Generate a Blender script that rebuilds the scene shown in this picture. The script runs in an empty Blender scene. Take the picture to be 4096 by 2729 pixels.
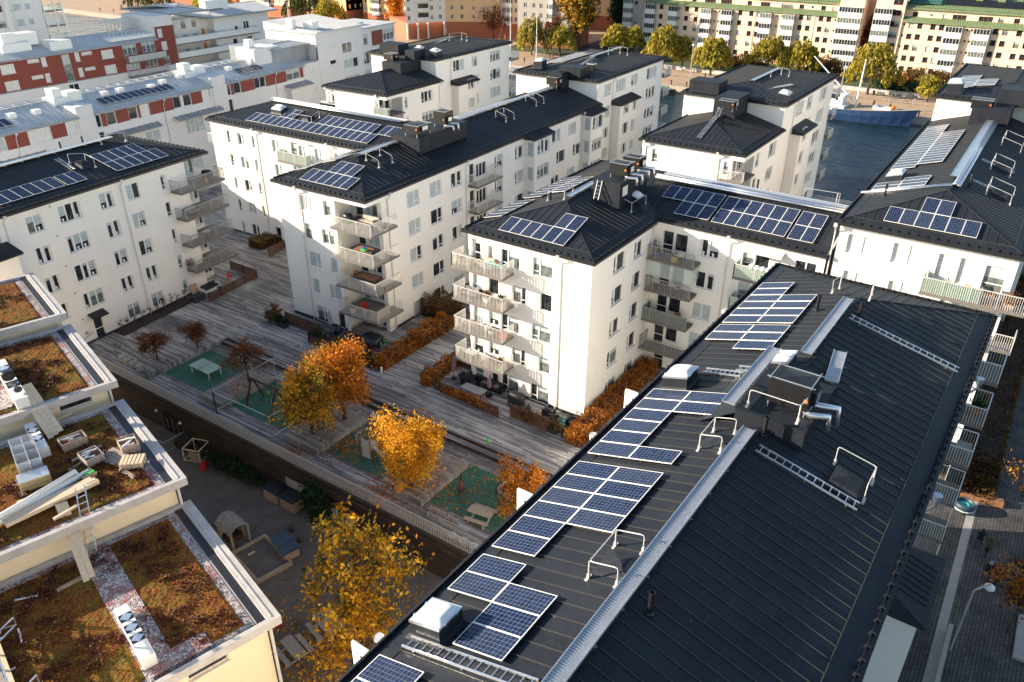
import bpy, bmesh, math, random
import numpy as np
from mathutils import Vector, Matrix
random.seed(7); NR = np.random.default_rng(11)
scene = bpy.context.scene
COL = scene.collection
R = math.radians
# ------------------------------------------------------------------ frames: the blocks stand on slightly turned grids
K = .886
FR = {'W': (0, 0, 0), 'R': (0, 0, -1.096), 'A': (0, 46*K, 5.871), 'B': (0, 23*K, 1.839), 'S': (-29.3, 8.2, -14.66), 'K': (178.4, 155.8, -32.0), 'J': (178.4, 155.8, -58.0), 'L': (181, 125, 8.0)}
def wld(fr, p):
    ox, oy, g = FR[fr]; g = R(g); dx, dy = p[0]-ox, p[1]-oy
    return Vector((ox+dx*math.cos(g)-dy*math.sin(g), oy+dx*math.sin(g)+dy*math.cos(g), p[2]))
def rz(fr): return R(FR[fr][2])
BASE = {}
# ------------------------------------------------------------------ object helpers
def tag(o, label=None, cat=None, group=None, kind=None):
    if label: o['label'] = label
    if cat: o['category'] = cat
    if group: o['group'] = group
    if kind: o['kind'] = kind
    return o
def thing(name, label, cat, fr='W', base=(0, 0, 0), group=None, rot=0.0, own=False):
    """Empty at the thing's base; own=True: its parts are drawn round the base itself, else in the frame's coordinates."""
    o = bpy.data.objects.new(name, None); COL.objects.link(o)
    o.empty_display_size = .3
    o.location = wld(fr, base); o.rotation_euler = (0, 0, rz(fr)+rot)
    BASE[o.name] = (0, 0, 0) if own else tuple(base)
    return tag(o, label, cat, group)
class MB:
    def __init__(s): s.v = []; s.f = []; s.m = []
    def face(s, pts, mi=0):
        i = len(s.v); s.v += [tuple(p) for p in pts]; s.f.append(tuple(range(i, i+len(pts)))); s.m.append(mi)
    def box(s, x0, x1, y0, y1, z0, z1, mi=0):
        i = len(s.v)
        s.v += [(x0, y0, z0), (x1, y0, z0), (x1, y1, z0), (x0, y1, z0), (x0, y0, z1), (x1, y0, z1), (x1, y1, z1), (x0, y1, z1)]
        for q in ((0, 3, 2, 1), (4, 5, 6, 7), (0, 1, 5, 4), (1, 2, 6, 5), (2, 3, 7, 6), (3, 0, 4, 7)):
            s.f.append(tuple(i+k for k in q)); s.m.append(mi)
    def bar(s, p, q, w, h=None, mi=0, up=(0, 0, 1)):
        p = Vector(p); q = Vector(q); h = h or w; d = q-p
        if d.length < 1e-6: return
        d.normalize(); u = Vector(up)
        if abs(d.dot(u)) > .98: u = Vector((1, 0, 0))
        a = d.cross(u).normalized(); b = a.cross(d).normalized(); a *= w/2; b *= h/2
        i = len(s.v)
        s.v += [tuple(c) for c in (p-a-b, p+a-b, p+a+b, p-a+b, q-a-b, q+a-b, q+a+b, q-a+b)]
        for k in ((0, 3, 2, 1), (4, 5, 6, 7), (0, 1, 5, 4), (1, 2, 6, 5), (2, 3, 7, 6), (3, 0, 4, 7)):
            s.f.append(tuple(i+j for j in k)); s.m.append(mi)
    def tube(s, pts, r, n=6, mi=0, cap=True):
        pts = [Vector(p) for p in pts]; rs = r if isinstance(r, (list, tuple)) else [r]*len(pts)
        i0 = len(s.v); prev = None
        for k, p in enumerate(pts):
            d = (pts[min(k+1, len(pts)-1)]-pts[max(k-1, 0)])
            d = d.normalized() if d.length > 1e-9 else Vector((0, 0, 1))
            if prev is None:
                a = d.cross(Vector((0, 0, 1)))
                if a.length < .1: a = d.cross(Vector((1, 0, 0)))
            else: a = prev-d*prev.dot(d)
            a.normalize(); prev = a; b = d.cross(a)
            for j in range(n):
                t = 2*math.pi*j/n; s.v.append(tuple(p+a*(rs[k]*math.cos(t))+b*(rs[k]*math.sin(t))))
        for k in range(len(pts)-1):
            for j in range(n):
                s.f.append((i0+k*n+j, i0+k*n+(j+1) % n, i0+(k+1)*n+(j+1) % n, i0+(k+1)*n+j)); s.m.append(mi)
        if cap:
            s.f.append(tuple(i0+j for j in reversed(range(n)))); s.m.append(mi)
            s.f.append(tuple(i0+(len(pts)-1)*n+j for j in range(n))); s.m.append(mi)
    def cyl(s, x, y, z0, z1, r0, r1=None, n=12, mi=0): s.tube([(x, y, z0), (x, y, z1)], [r0, r0 if r1 is None else r1], n, mi)
    def lathe(s, x, y, prof, n=14, mi=0):
        i0 = len(s.v)
        for r, z in prof:
            for j in range(n): t = 2*math.pi*j/n; s.v.append((x+r*math.cos(t), y+r*math.sin(t), z))
        for k in range(len(prof)-1):
            for j in range(n): s.f.append((i0+k*n+j, i0+k*n+(j+1) % n, i0+(k+1)*n+(j+1) % n, i0+(k+1)*n+j)); s.m.append(mi)
        s.f.append(tuple(i0+(len(prof)-1)*n+j for j in range(n))); s.m.append(mi)
    def mesh(s, name, mats, off=(0, 0, 0), smooth=False):
        me = bpy.data.meshes.new(name)
        me.from_pydata([(x-off[0], y-off[1], z-off[2]) for x, y, z in s.v], [], s.f)
        for m in (mats if isinstance(mats, (list, tuple)) else [mats]): me.materials.append(m)
        me.polygons.foreach_set('material_index', s.m)
        if smooth: me.polygons.foreach_set('use_smooth', [True]*len(s.f))
        me.update(); return me
    def part(s, name, mats, parent, smooth=False, label=None):
        """a part in the coordinates of its top-level thing"""
        top = parent
        while top.parent: top = top.parent
        o = bpy.data.objects.new(name, s.mesh(name, mats, BASE.get(top.name, (0, 0, 0)), smooth)); COL.objects.link(o)
        o.parent = parent
        if label: o['label'] = label
        return o
    def top(s, name, mats, label, cat, fr='W', base=(0, 0, 0), group=None, kind=None, smooth=False, rot=0., own=False):
        o = bpy.data.objects.new(name, s.mesh(name, mats, (0, 0, 0) if own else base, smooth)); COL.objects.link(o)
        o.location = wld(fr, base); o.rotation_euler = (0, 0, rz(fr)+rot)
        BASE[o.name] = (0, 0, 0) if own else tuple(base)
        return tag(o, label, cat, group, kind)
def inst(me, name, parent, loc, rot=0.):
    """an object sharing a mesh, in the coordinates of its parent"""
    o = bpy.data.objects.new(name, me); COL.objects.link(o); o.parent = parent
    b = BASE.get(parent.name, (0, 0, 0)) if parent and parent.parent is None else (0, 0, 0)
    o.location = (loc[0]-b[0], loc[1]-b[1], loc[2]-b[2]); o.rotation_euler = (0, 0, rot)
    return o
def copy_tree(o, parent=None):
    c = o.copy(); COL.objects.link(c)
    if parent: c.parent = parent
    for ch in list(o.children): copy_tree(ch, c)
    BASE[c.name] = BASE.get(o.name, (0, 0, 0))
    return c
def place(o, fr, p, rot=0.):
    o.location = wld(fr, p); o.rotation_euler = (0, 0, rz(fr)+rot); return o
# ------------------------------------------------------------------ materials
class NT:
    def __init__(s, name):
        s.mat = bpy.data.materials.new(name); s.mat.use_nodes = True; s.t = s.mat.node_tree; s.N = s.t.nodes
        s.b = s.N['Principled BSDF']
    def n(s, typ, ins=None, **at):
        x = s.N.new('ShaderNode'+typ)
        for k, v in at.items(): setattr(x, k, v)
        for k, v in (ins or {}).items(): s.set(x, k, v)
        return x
    def set(s, x, k, v):
        i = x.inputs[k]
        if isinstance(v, bpy.types.NodeSocket): s.t.links.new(v, i)
        else: i.default_value = v if not isinstance(v, tuple) or len(v) != 3 or i.type != 'RGBA' else (*v, 1)
    def co(s, kind='Object'): return s.n('TexCoord').outputs[kind]
    def sep(s, v): return s.n('SeparateXYZ', {0: v}).outputs
    def m(s, op, a, b=0.): return s.n('Math', {0: a, 1: b}, operation=op).outputs[0]
    def noise(s, vec, scale, detail=3., rough=.55, out=0): return s.n('TexNoise', {'Vector': vec, 'Scale': scale, 'Detail': detail, 'Roughness': rough}).outputs[out]
    def scale(s, vec, sc): return s.n('VectorMath', {0: vec, 1: sc}, operation='MULTIPLY').outputs[0]
    def ramp(s, f, stops, interp='LINEAR'):
        r = s.n('ValToRGB', {0: f}); e = r.color_ramp.elements; r.color_ramp.interpolation = interp
        while len(e) < len(stops): e.new(.5)
        for k, (p, c) in enumerate(stops): e[k].position = p; e[k].color = (*c, 1) if len(c) == 3 else c
        return r.outputs[0]
    def mix(s, f, a, b, mode='MIX'):
        x = s.n('Mix', None, data_type='RGBA', blend_type=mode); s.set(x, 0, f); s.set(x, 6, a if not isinstance(a, tuple) else (*a, 1)); s.set(x, 7, b if not isinstance(b, tuple) else (*b, 1)); return x.outputs[2]
    def base(s, c, rough=.6, metal=0., spec=.5):
        s.set(s.b, 'Base Color', c if not isinstance(c, tuple) else (*c, 1)); s.set(s.b, 'Roughness', rough); s.set(s.b, 'Metallic', metal); s.set(s.b, 'Specular IOR Level', spec); return s
    def bump(s, h, strength=.3, dist=.02): s.set(s.b, 'Normal', s.n('Bump', {'Height': h, 'Strength': strength, 'Distance': dist}).outputs[0]); return s
def plain(name, c, rough=.6, metal=0., var=.12, sc=1.5, spec=.5, bump=0.):
    g = NT(name); v = g.co()
    a = g.noise(v, sc, 4.); b = g.noise(v, sc*9, 3.)
    f = g.m('ADD', g.m('MULTIPLY', a, .65), g.m('MULTIPLY', b, .35))
    lo = tuple(x*(1-var) for x in c); hi = tuple(min(1., x*(1+var)) for x in c)
    g.base(g.ramp(f, [(.3, lo), (.7, hi)]), rough, metal, spec)
    if bump: g.bump(b, bump, .01)
    return g.mat
def stucco(name, c):
    g = NT(name); v = g.co(); s = g.sep(v)
    big = g.noise(v, .35, 4.); st = g.noise(g.scale(v, (1.6, 1.6, .25)), 1.3, 5., .65); fine = g.noise(v, 16., 2.)
    f = g.m('ADD', g.m('MULTIPLY', big, .5), g.m('MULTIPLY', st, .5))
    col = g.ramp(f, [(.3, tuple(x*.95 for x in c)), (.55, c), (.75, tuple(min(.9, x*1.02) for x in c))])
    stain = g.ramp(g.noise(g.scale(v, (.7, .7, .2)), 1.6, 5., .65), [(.6, (1, 1, 1)), (.8, (.93, .92, .90))])
    g.base(g.mix(1., col, stain, 'MULTIPLY'), .9, 0, .2); g.bump(fine, .25, .008)
    return g.mat
def roofing(name, c, c2, rough=.42):
    g = NT(name); v = g.co()
    a = g.noise(v, .5, 5., .6); b = g.noise(g.scale(v, (1, 1, 1)), 7., 4., .65)
    f = g.m('ADD', g.m('MULTIPLY', a, .6), g.m('MULTIPLY', b, .4))
    s = g.sep(v); nn = g.sep(g.co('Normal')); sw = g.m('GREATER_THAN', g.m('ABSOLUTE', nn[0]), g.m('ABSOLUTE', nn[1]))
    ac = g.m('ADD', g.m('MULTIPLY', s[0], g.m('SUBTRACT', 1., sw)), g.m('MULTIPLY', s[1], sw)); al = g.m('ADD', g.m('MULTIPLY', s[1], g.m('SUBTRACT', 1., sw)), g.m('MULTIPLY', s[0], sw))
    pan = g.m('FLOOR', g.m('DIVIDE', ac, .6)); jt = g.n('TexWhiteNoise', {0: g.n('CombineXYZ', {0: pan, 1: 5.}).outputs[0]}, noise_dimensions='3D').outputs[0]
    sg = g.m('FLOOR', g.m('ADD', g.m('DIVIDE', al, 3.1), g.m('MULTIPLY', jt, 4.)))
    pv = g.n('TexWhiteNoise', {0: g.n('CombineXYZ', {0: pan, 1: sg}).outputs[0]}, noise_dimensions='3D').outputs[0]
    joint = g.m('LESS_THAN', g.m('FRACT', g.m('ADD', g.m('DIVIDE', al, 3.1), g.m('MULTIPLY', jt, 4.))), .018)
    f = g.m('ADD', g.m('MULTIPLY', f, .8), g.m('MULTIPLY', pv, .13))
    spot = g.m('MULTIPLY', g.m('LESS_THAN', g.n('TexVoronoi', {'Vector': v, 'Scale': 1.3}).outputs['Distance'], .035), g.m('GREATER_THAN', a, .52))
    col = g.mix(g.m('MULTIPLY', spot, .5), g.mix(g.m('MULTIPLY', joint, .16), g.ramp(f, [(.30, c), (.72, c2)]), tuple(x*2.1 for x in c2)), (.3, .3, .28))
    g.base(col, g.m('ADD', g.m('MULTIPLY', b, .25), rough-.02), 0, .16)
    g.bump(g.noise(g.scale(v, (1.6, 1.6, 1.6)), 1.1, 3.), .4, .06)
    return g.mat
def timber(name, c1, c2, c3, axis, w=.14, length=3.2, gap=.08, rough=.8, patches=True, bumps=.4):
    """boards running along axis (0 x, 1 y, 2 z)"""
    g = NT(name); v = g.co(); s = g.sep(v)
    run = s[axis]; acr = s[1 if axis == 0 else 0] if axis < 2 else s[0]
    if axis == 2: acr = g.m('ADD', s[0], s[1])
    u = g.m('DIVIDE', acr, w); iu = g.m('FLOOR', u); fu = g.m('FRACT', u)
    wn = g.n('TexWhiteNoise', {0: g.n('CombineXYZ', {0: iu, 1: 3.3}).outputs[0]}, noise_dimensions='3D').outputs[0]
    seg = g.m('FLOOR', g.m('ADD', g.m('DIVIDE', run, length), g.m('MULTIPLY', wn, 7.)))
    wn2 = g.n('TexWhiteNoise', {0: g.n('CombineXYZ', {0: iu, 1: seg}).outputs[0]}, noise_dimensions='3D').outputs[0]
    st = (.5, 9, 1) if axis == 1 else (.5, 9, 9)
    grain = g.noise(g.scale(v, (9, .6, 4) if axis == 1 else (.6, 9, 4) if axis == 0 else (8, 8, .6)), 1.6, 4., .7)
    f = g.m('ADD', g.m('MULTIPLY', wn2, .5), g.m('MULTIPLY', grain, .5))
    if patches:
        pat = g.noise(g.scale(v, (.5, .22, 1)), .5, 5., .65)
        f = g.m('ADD', g.m('MULTIPLY', f, .62), g.m('MULTIPLY', g.m('SUBTRACT', pat, .31), 1.05))
    col = g.ramp(f, [(.18, c1), (.48, c2), (.8, c3)])
    dark = g.m('LESS_THAN', fu, gap)
    g.base(g.mix(dark, col, tuple(x*.25 for x in c1)), rough, 0, .25); g.bump(g.m('SUBTRACT', 1., dark), bumps, .012)
    return g.mat
def leafmat(name, stops, patch=None, trans=.35):
    g = NT(name); ri = g.n('NewGeometry').outputs['Random Per Island']
    pos = g.n('NewGeometry').outputs['Position']
    nz = g.noise(pos, .9, 3.)
    f = g.m('ADD', g.m('MULTIPLY', ri, .6), g.m('MULTIPLY', g.m('SUBTRACT', nz, .3), 1.0))
    col = g.ramp(f, stops); g.base(col, .6, 0, .25)
    tr = g.n('BsdfTranslucent', {0: col}); mx = g.n('MixShader', {0: trans, 1: g.b.outputs[0], 2: tr.outputs[0]})
    g.t.links.new(mx.outputs[0], g.N['Material Output'].inputs[0]); return g.mat
def glass(name, c, c2, rough=.06, spec=.6):
    g = NT(name); v = g.co('Object'); n = g.noise(v, 1.7, 3.)
    g.base(g.ramp(n, [(.38, c), (.62, c2)]), rough, 0, spec)
    g.bump(g.noise(v, .8, 1.), .03, .02)
    return g.mat
def clear(name, tint, alpha=.3):
    g = NT(name); g.base(tint, .04, 0, .6); tr = g.n('BsdfTransparent', {0: (*tint, 1)})
    mx = g.n('MixShader', {0: alpha, 1: tr.outputs[0], 2: g.b.outputs[0]}); g.t.links.new(mx.outputs[0], g.N['Material Output'].inputs[0]); return g.mat
M = {}
M['white'] = stucco('white_stucco', (.84, .81, .75)); M['cream'] = stucco('cream_stucco', (.84, .71, .49)); M['grey_wall'] = stucco('grey_white_stucco', (.73, .715, .69))
M['soffit'] = plain('soffit_board', (.74, .73, .70), .8, 0, .05); M['plinth'] = plain('dark_plinth', (.03, .03, .033), .8)
M['roof'] = roofing('graphite_roof', (.015, .0185, .025), (.032, .036, .044)); M['fascia'] = plain('black_fascia', (.014, .015, .018), .45)
M['seam'] = plain('seam_edge', (.05, .047, .040), .45, 0, .2)
M['metal_roof'] = roofing('galvanised_roof', (.50, .50, .49), (.66, .65, .63), .5); M['metal_dark'] = roofing('zinc_dark', (.25, .27, .29), (.36, .38, .40), .4)
M['red'] = plain('red_render', (.25, .065, .045), .9, 0, .1, 1.2); M['brick'] = plain('orange_brick', (.38, .13, .065), .9, 0, .2, 3.)
M['ochre'] = stucco('ochre_render', (.78, .52, .28)); M['sand'] = stucco('sand_render', (.78, .58, .42)); M['grey_brick'] = stucco('grey_brickwork', (.42, .39, .35)); M['peach'] = stucco('peach_render', (.80, .60, .44))
M['green_roof'] = roofing('green_sheet_roof', (.15, .20, .10), (.21, .27, .14), .5); M['teal_roof'] = roofing('teal_sheet_roof', (.04, .12, .12), (.06, .16, .15), .5)
M['frame'] = plain('white_frame', (.78, .77, .74), .5, 0, .04); M['redframe'] = plain('red_frame', (.33, .06, .03), .6); M['steel'] = plain('galvanised_steel', (.62, .63, .64), .35, .75, .1); M['alu'] = plain('bright_aluminium', (.78, .79, .80), .28, .85, .06)
M['rail'] = plain('railing_paint', (.66, .64, .60), .45, .2, .05); M['rail_dark'] = plain('railing_grey', (.42, .41, .40), .5, .3, .06); M['slab'] = plain('balcony_concrete', (.17, .15, .135), .85)
M['pipe'] = plain('downpipe_paint', (.62, .60, .56), .5, 0, .06); M['black'] = plain('black_sheet', (.012, .012, .013), .4); M['dome'] = plain('frosted_dome', (.82, .82, .80), .22, 0, .03); M['white_metal'] = plain('white_sheet', (.80, .79, .75), .45, 0, .04)
M['glass0'] = glass('window_dark', (.012, .015, .02), (.05, .055, .06)); M['glass1'] = glass('window_blind', (.40, .46, .47), (.52, .57, .57), .25, .4); M['glass2'] = glass('window_curtain', (.10, .12, .12), (.22, .24, .22), .1); M['glass3'] = glass('window_lit_blind', (.66, .66, .62), (.74, .74, .70), .35, .3)
M['screen_green'] = plain('green_canvas', (.36, .50, .40), .8, 0, .06); M['screen_dark'] = plain('dark_green_canvas', (.09, .13, .12), .8); M['balc_glass'] = clear('balcony_glass', (.80, .9, .88), .35)
M['deck'] = timber('weathered_deck', (.05, .048, .052), (.19, .18, .18), (.55, .52, .49), 1)
M['deck_x'] = timber('platform_boards', (.11, .10, .095), (.27, .25, .235), (.46, .42, .38), 1, .14, 2.6)
M['brownwood'] = timber('brown_slats', (.045, .022, .014), (.085, .04, .026), (.14, .07, .045), 2, .12, 3, .1, .7, False); M['slat'] = plain('brown_slat', (.10, .045, .03), .7, 0, .3, 4.)
M['paleplank'] = plain('pale_plank', (.70, .54, .36), .75, 0, .14, 5.); M['oldplank'] = plain('old_plank', (.36, .28, .21), .8, 0, .25, 5.); M['greyplank'] = plain('grey_plank', (.30, .28, .26), .85, 0, .25, 5.)
def brown_wall():
    g = NT('brown_cladding'); v = g.co(); s = g.sep(v); u = g.m('FRACT', g.m('DIVIDE', s[2], .14)); d = g.m('LESS_THAN', u, .14)
    col = g.ramp(g.noise(g.scale(v, (1, .5, 6)), 1.4, 5., .65), [(.3, (.04, .028, .024)), (.7, (.095, .066, .055))])
    g.base(g.mix(d, col, (.015, .009, .008)), .8, 0, .2); g.bump(g.m('SUBTRACT', 1., d), .5, .02); return g.mat
M['cladding'] = brown_wall()
M['rubber'] = plain('green_rubber', (.035, .125, .085), .9, 0, .35, 1.1); M['rubber_red'] = plain('red_rubber', (.24, .05, .04), .9, 0, .25, 2.); M['gravel_ground'] = plain('packed_grit', (.13, .115, .105), .95, 0, .3, .9, .2, .4)
M['paving'] = None
def paving():
    g = NT('grey_paving'); v = g.co()
    b = g.n('TexBrick', {'Vector': v, 'Scale': 1., 'Mortar Size': .022, 'Brick Width': .42, 'Row Height': .21, 'Color1': (.085, .082, .08, 1), 'Color2': (.13, .125, .12, 1), 'Mortar': (.03, .029, .028, 1)})
    n = g.ramp(g.noise(v, .45, 5.), [(.35, (.6, .6, .62)), (.65, (1.15, 1.12, 1.08))])
    g.base(g.mix(1., b.outputs[0], n, 'MULTIPLY'), .85, 0, .3); return g.mat
M['paving'] = paving()
M['cobble'] = plain('quay_cobble', (.43, .30, .19), .9, 0, .2, .5); M['quaystone'] = plain('quay_granite', (.42, .35, .28), .9, 0, .25, .8); M['parkgrass'] = plain('park_grass', (.05, .075, .025), .95, 0, .45, .5); M['asphalt'] = plain('asphalt', (.05, .05, .052), .9, 0, .2, .6); M['stone'] = plain('granite_wall', (.48, .45, .42), .9, 0, .25, 1.)
M['concrete'] = plain('pale_concrete', (.36, .35, .33), .85, 0, .15, 2.); M['soil'] = plain('bark_soil', (.035, .025, .02), .95, 0, .4, 3.); M['bark'] = plain('tree_bark', (.07, .055, .045), .9, 0, .3, 4.)
M['fabric_grey'] = plain('grey_fabric', (.30, .29, .28), .9); M['fabric_dark'] = plain('dark_fabric', (.03, .032, .038), .75); M['fabric_beige'] = plain('beige_fabric', (.5, .44, .36), .9); M['fabric_purple'] = plain('mauve_fabric', (.17, .12, .14), .9); M['fabric_red'] = plain('red_fabric', (.5, .02, .02), .7); M['orange'] = plain('orange_plastic', (.75, .2, .03), .5); M['turq'] = plain('turquoise_paint', (.05, .42, .42), .5); M['terracotta'] = plain('terracotta', (.34, .13, .07), .8); M['blue'] = plain('blue_plastic', (.03, .13, .42), .5); M['green'] = plain('green_plastic', (.06, .42, .08), .5); M['yellow'] = plain('yellow_paint', (.65, .5, .05), .5); M['rubbertyre'] = plain('black_rubber', (.012, .012, .012), .8)
M['wood_warm'] = plain('warm_wood', (.32, .15, .07), .6, 0, .25, 4.); M['card'] = plain('cardboard', (.45, .30, .18), .85); M['tarp'] = plain('black_tarp', (.018, .019, .022), .45, 0, .2, 2., .5, .5)
M['blind_awn'] = plain('pale_awning', (.62, .64, .55), .8)
def cells():
    g = NT('photovoltaic_cells'); v = g.co(); s = g.sep(v)
    def line(x, n, w): return g.m('LESS_THAN', g.m('ABSOLUTE', g.m('SUBTRACT', g.m('FRACT', g.m('ADD', g.m('MULTIPLY', x, n), .5)), .5)), w)
    lx = line(s[0], 6/.97, .022); ly = line(s[1], 12/1.88, .02); ln = g.m('MAXIMUM', lx, ly)
    ci = g.n('CombineXYZ', {0: g.m('FLOOR', g.m('MULTIPLY', s[0], 6/.97)), 1: g.m('FLOOR', g.m('MULTIPLY', s[1], 12/1.88)), 2: g.n('ObjectInfo').outputs['Random']}).outputs[0]
    wn = g.n('TexWhiteNoise', {0: ci}, noise_dimensions='3D').outputs[0]
    col = g.ramp(wn, [(0., (.004, .011, .038)), (1., (.010, .025, .075))])
    orr = g.n('ObjectInfo').outputs['Random']; dust = g.noise(v, 1.3, 4.); col = g.mix(g.m('MULTIPLY', dust, g.m('MULTIPLY', orr, .14)), col, (.20, .22, .24))
    g.base(g.mix(ln, col, (.26, .30, .36)), g.m('ADD', .14, g.m('MULTIPLY', orr, .16)), 0, .13); return g.mat
M['cells'] = cells()
def sedum():
    g = NT('sedum_mat'); v = g.co()
    a = g.noise(v, .6, 5., .7); b = g.noise(v, 2.6, 5., .75); c = g.noise(v, 11., 4., .8)
    f = g.m('ADD', g.m('ADD', g.m('MULTIPLY', a, .55), g.m('MULTIPLY', b, .4)), g.m('MULTIPLY', c, .25))
    col = g.ramp(f, [(.40, (.06, .020, .015)), (.50, (.19, .055, .022)), (.58, (.28, .11, .028)), (.66, (.21, .14, .03)), (.75, (.18, .17, .035)), (.86, (.36, .33, .07))])
    sp = g.ramp(c, [(.36, (.12, .10, .10)), (.48, (.9, .9, .9)), (.64, (1.5, 1.45, 1.2))])
    g.base(g.mix(1., col, sp, 'MULTIPLY'), .95, 0, .1); g.bump(g.m('ADD', b, c), 1., .12); return g.mat
M['sedum'] = sedum()
def pebbles():
    g = NT('pebble_strip'); v = g.co(); vo = g.n('TexVoronoi', {'Vector': v, 'Scale': 14.})
    c = g.ramp(g.sep(vo.outputs['Color'])[0], [(0, (.12, .10, .10)), (.45, (.33, .27, .26)), (1, (.66, .62, .60))])
    g.base(g.mix(g.m('MULTIPLY', g.m('LESS_THAN', g.noise(v, 1.2, 3.), .47), .6), c, (.30, .10, .09)), .9, 0, .2); g.bump(vo.outputs['Distance'], .8, .04); return g.mat
M['pebbles'] = pebbles()
def water():
    g = NT('harbour_water'); v = g.co(); n = g.noise(g.scale(v, (.55, .22, 1)), 1.1, 5., .62); n2 = g.noise(g.scale(v, (.16, .06, 1)), 1., 2.)
    g.base((.012, .032, .045), .08, 0, .6); g.bump(g.m('ADD', n, g.m('MULTIPLY', n2, 1.6)), 1., .8); return g.mat
M['water'] = water(); M['railfar'] = plain('slat_railing_paint', (.40, .385, .36), .55, .1, .08)
M['tread'] = plain('walkway_grating', (.66, .67, .68), .33, .8, .1)
M['leafy'] = plain('window_plant', (.05, .09, .03), .8)
def panes(rng, mix):
    return rng.choices(['glass0', 'glass1', 'glass2', 'glass3'], mix)[0]
# ------------------------------------------------------------------ light, sky and camera
w = bpy.data.worlds.new("World"); scene.world = w; w.use_nodes = True
sk = w.node_tree.nodes.new('ShaderNodeTexSky'); sk.sky_type = 'NISHITA'; sk.sun_disc = False
SUN_E, SUN_A = R(17.2), R(-28.8)
sk.sun_elevation = SUN_E; sk.sun_rotation = SUN_A; sk.altitude = 30; sk.air_density = 1.0; sk.dust_density = .7; sk.ozone_density = 1.0
bg = w.node_tree.nodes['Background']; hs = w.node_tree.nodes.new('ShaderNodeHueSaturation'); hs.inputs['Saturation'].default_value = 1.0; w.node_tree.links.new(sk.outputs[0], hs.inputs['Color']); w.node_tree.links.new(hs.outputs[0], bg.inputs[0]); bg.inputs[1].default_value = .105
sd = Vector((math.cos(SUN_E)*math.sin(SUN_A), math.cos(SUN_E)*math.cos(SUN_A), math.sin(SUN_E)))
sl = bpy.data.lights.new('sun', 'SUN'); sl.energy = 5.0; sl.angle = R(.53); sl.color = (1., .86, .69)
so = bpy.data.objects.new('sun', sl); COL.objects.link(so); so.rotation_euler = sd.to_track_quat('Z', 'Y').to_euler(); so.location = (0, 0, 120)
cd = bpy.data.cameras.new('camera'); cam = bpy.data.objects.new('camera', cd); COL.objects.link(cam); scene.camera = cam
cd.sensor_width = 36; cd.lens = 3165.48/4096*36; cd.clip_start = .5; cd.clip_end = 4000
P_, Y_, Q_ = R(29.0082), R(34.1180), R(.2499)
fw = Vector((math.cos(P_)*math.cos(Y_), math.cos(P_)*math.sin(Y_), -math.sin(P_))); rt = Vector((math.sin(Y_), -math.cos(Y_), 0)); up = rt.cross(fw)
r2 = rt*math.cos(Q_)+up*math.sin(Q_); u2 = -rt*math.sin(Q_)+up*math.cos(Q_)
cam.matrix_world = Matrix(((r2.x, u2.x, -fw.x, -46.832), (r2.y, u2.y, -fw.y, -24.555), (r2.z, u2.z, -fw.z, 36.761), (0, 0, 0, 1)))
scene.view_settings.view_transform = 'Standard'; scene.view_settings.look = 'None'; scene.view_settings.exposure = 0; scene.view_settings.gamma = 1
scene.cycles.film_exposure = 2.4
scene.cycles.max_bounces = 8; scene.cycles.diffuse_bounces = 5; scene.cycles.transparent_max_bounces = 12; scene.cycles.use_denoising = True
try: scene.cycles.denoiser = 'OPENIMAGEDENOISE'
except Exception: pass
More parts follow.
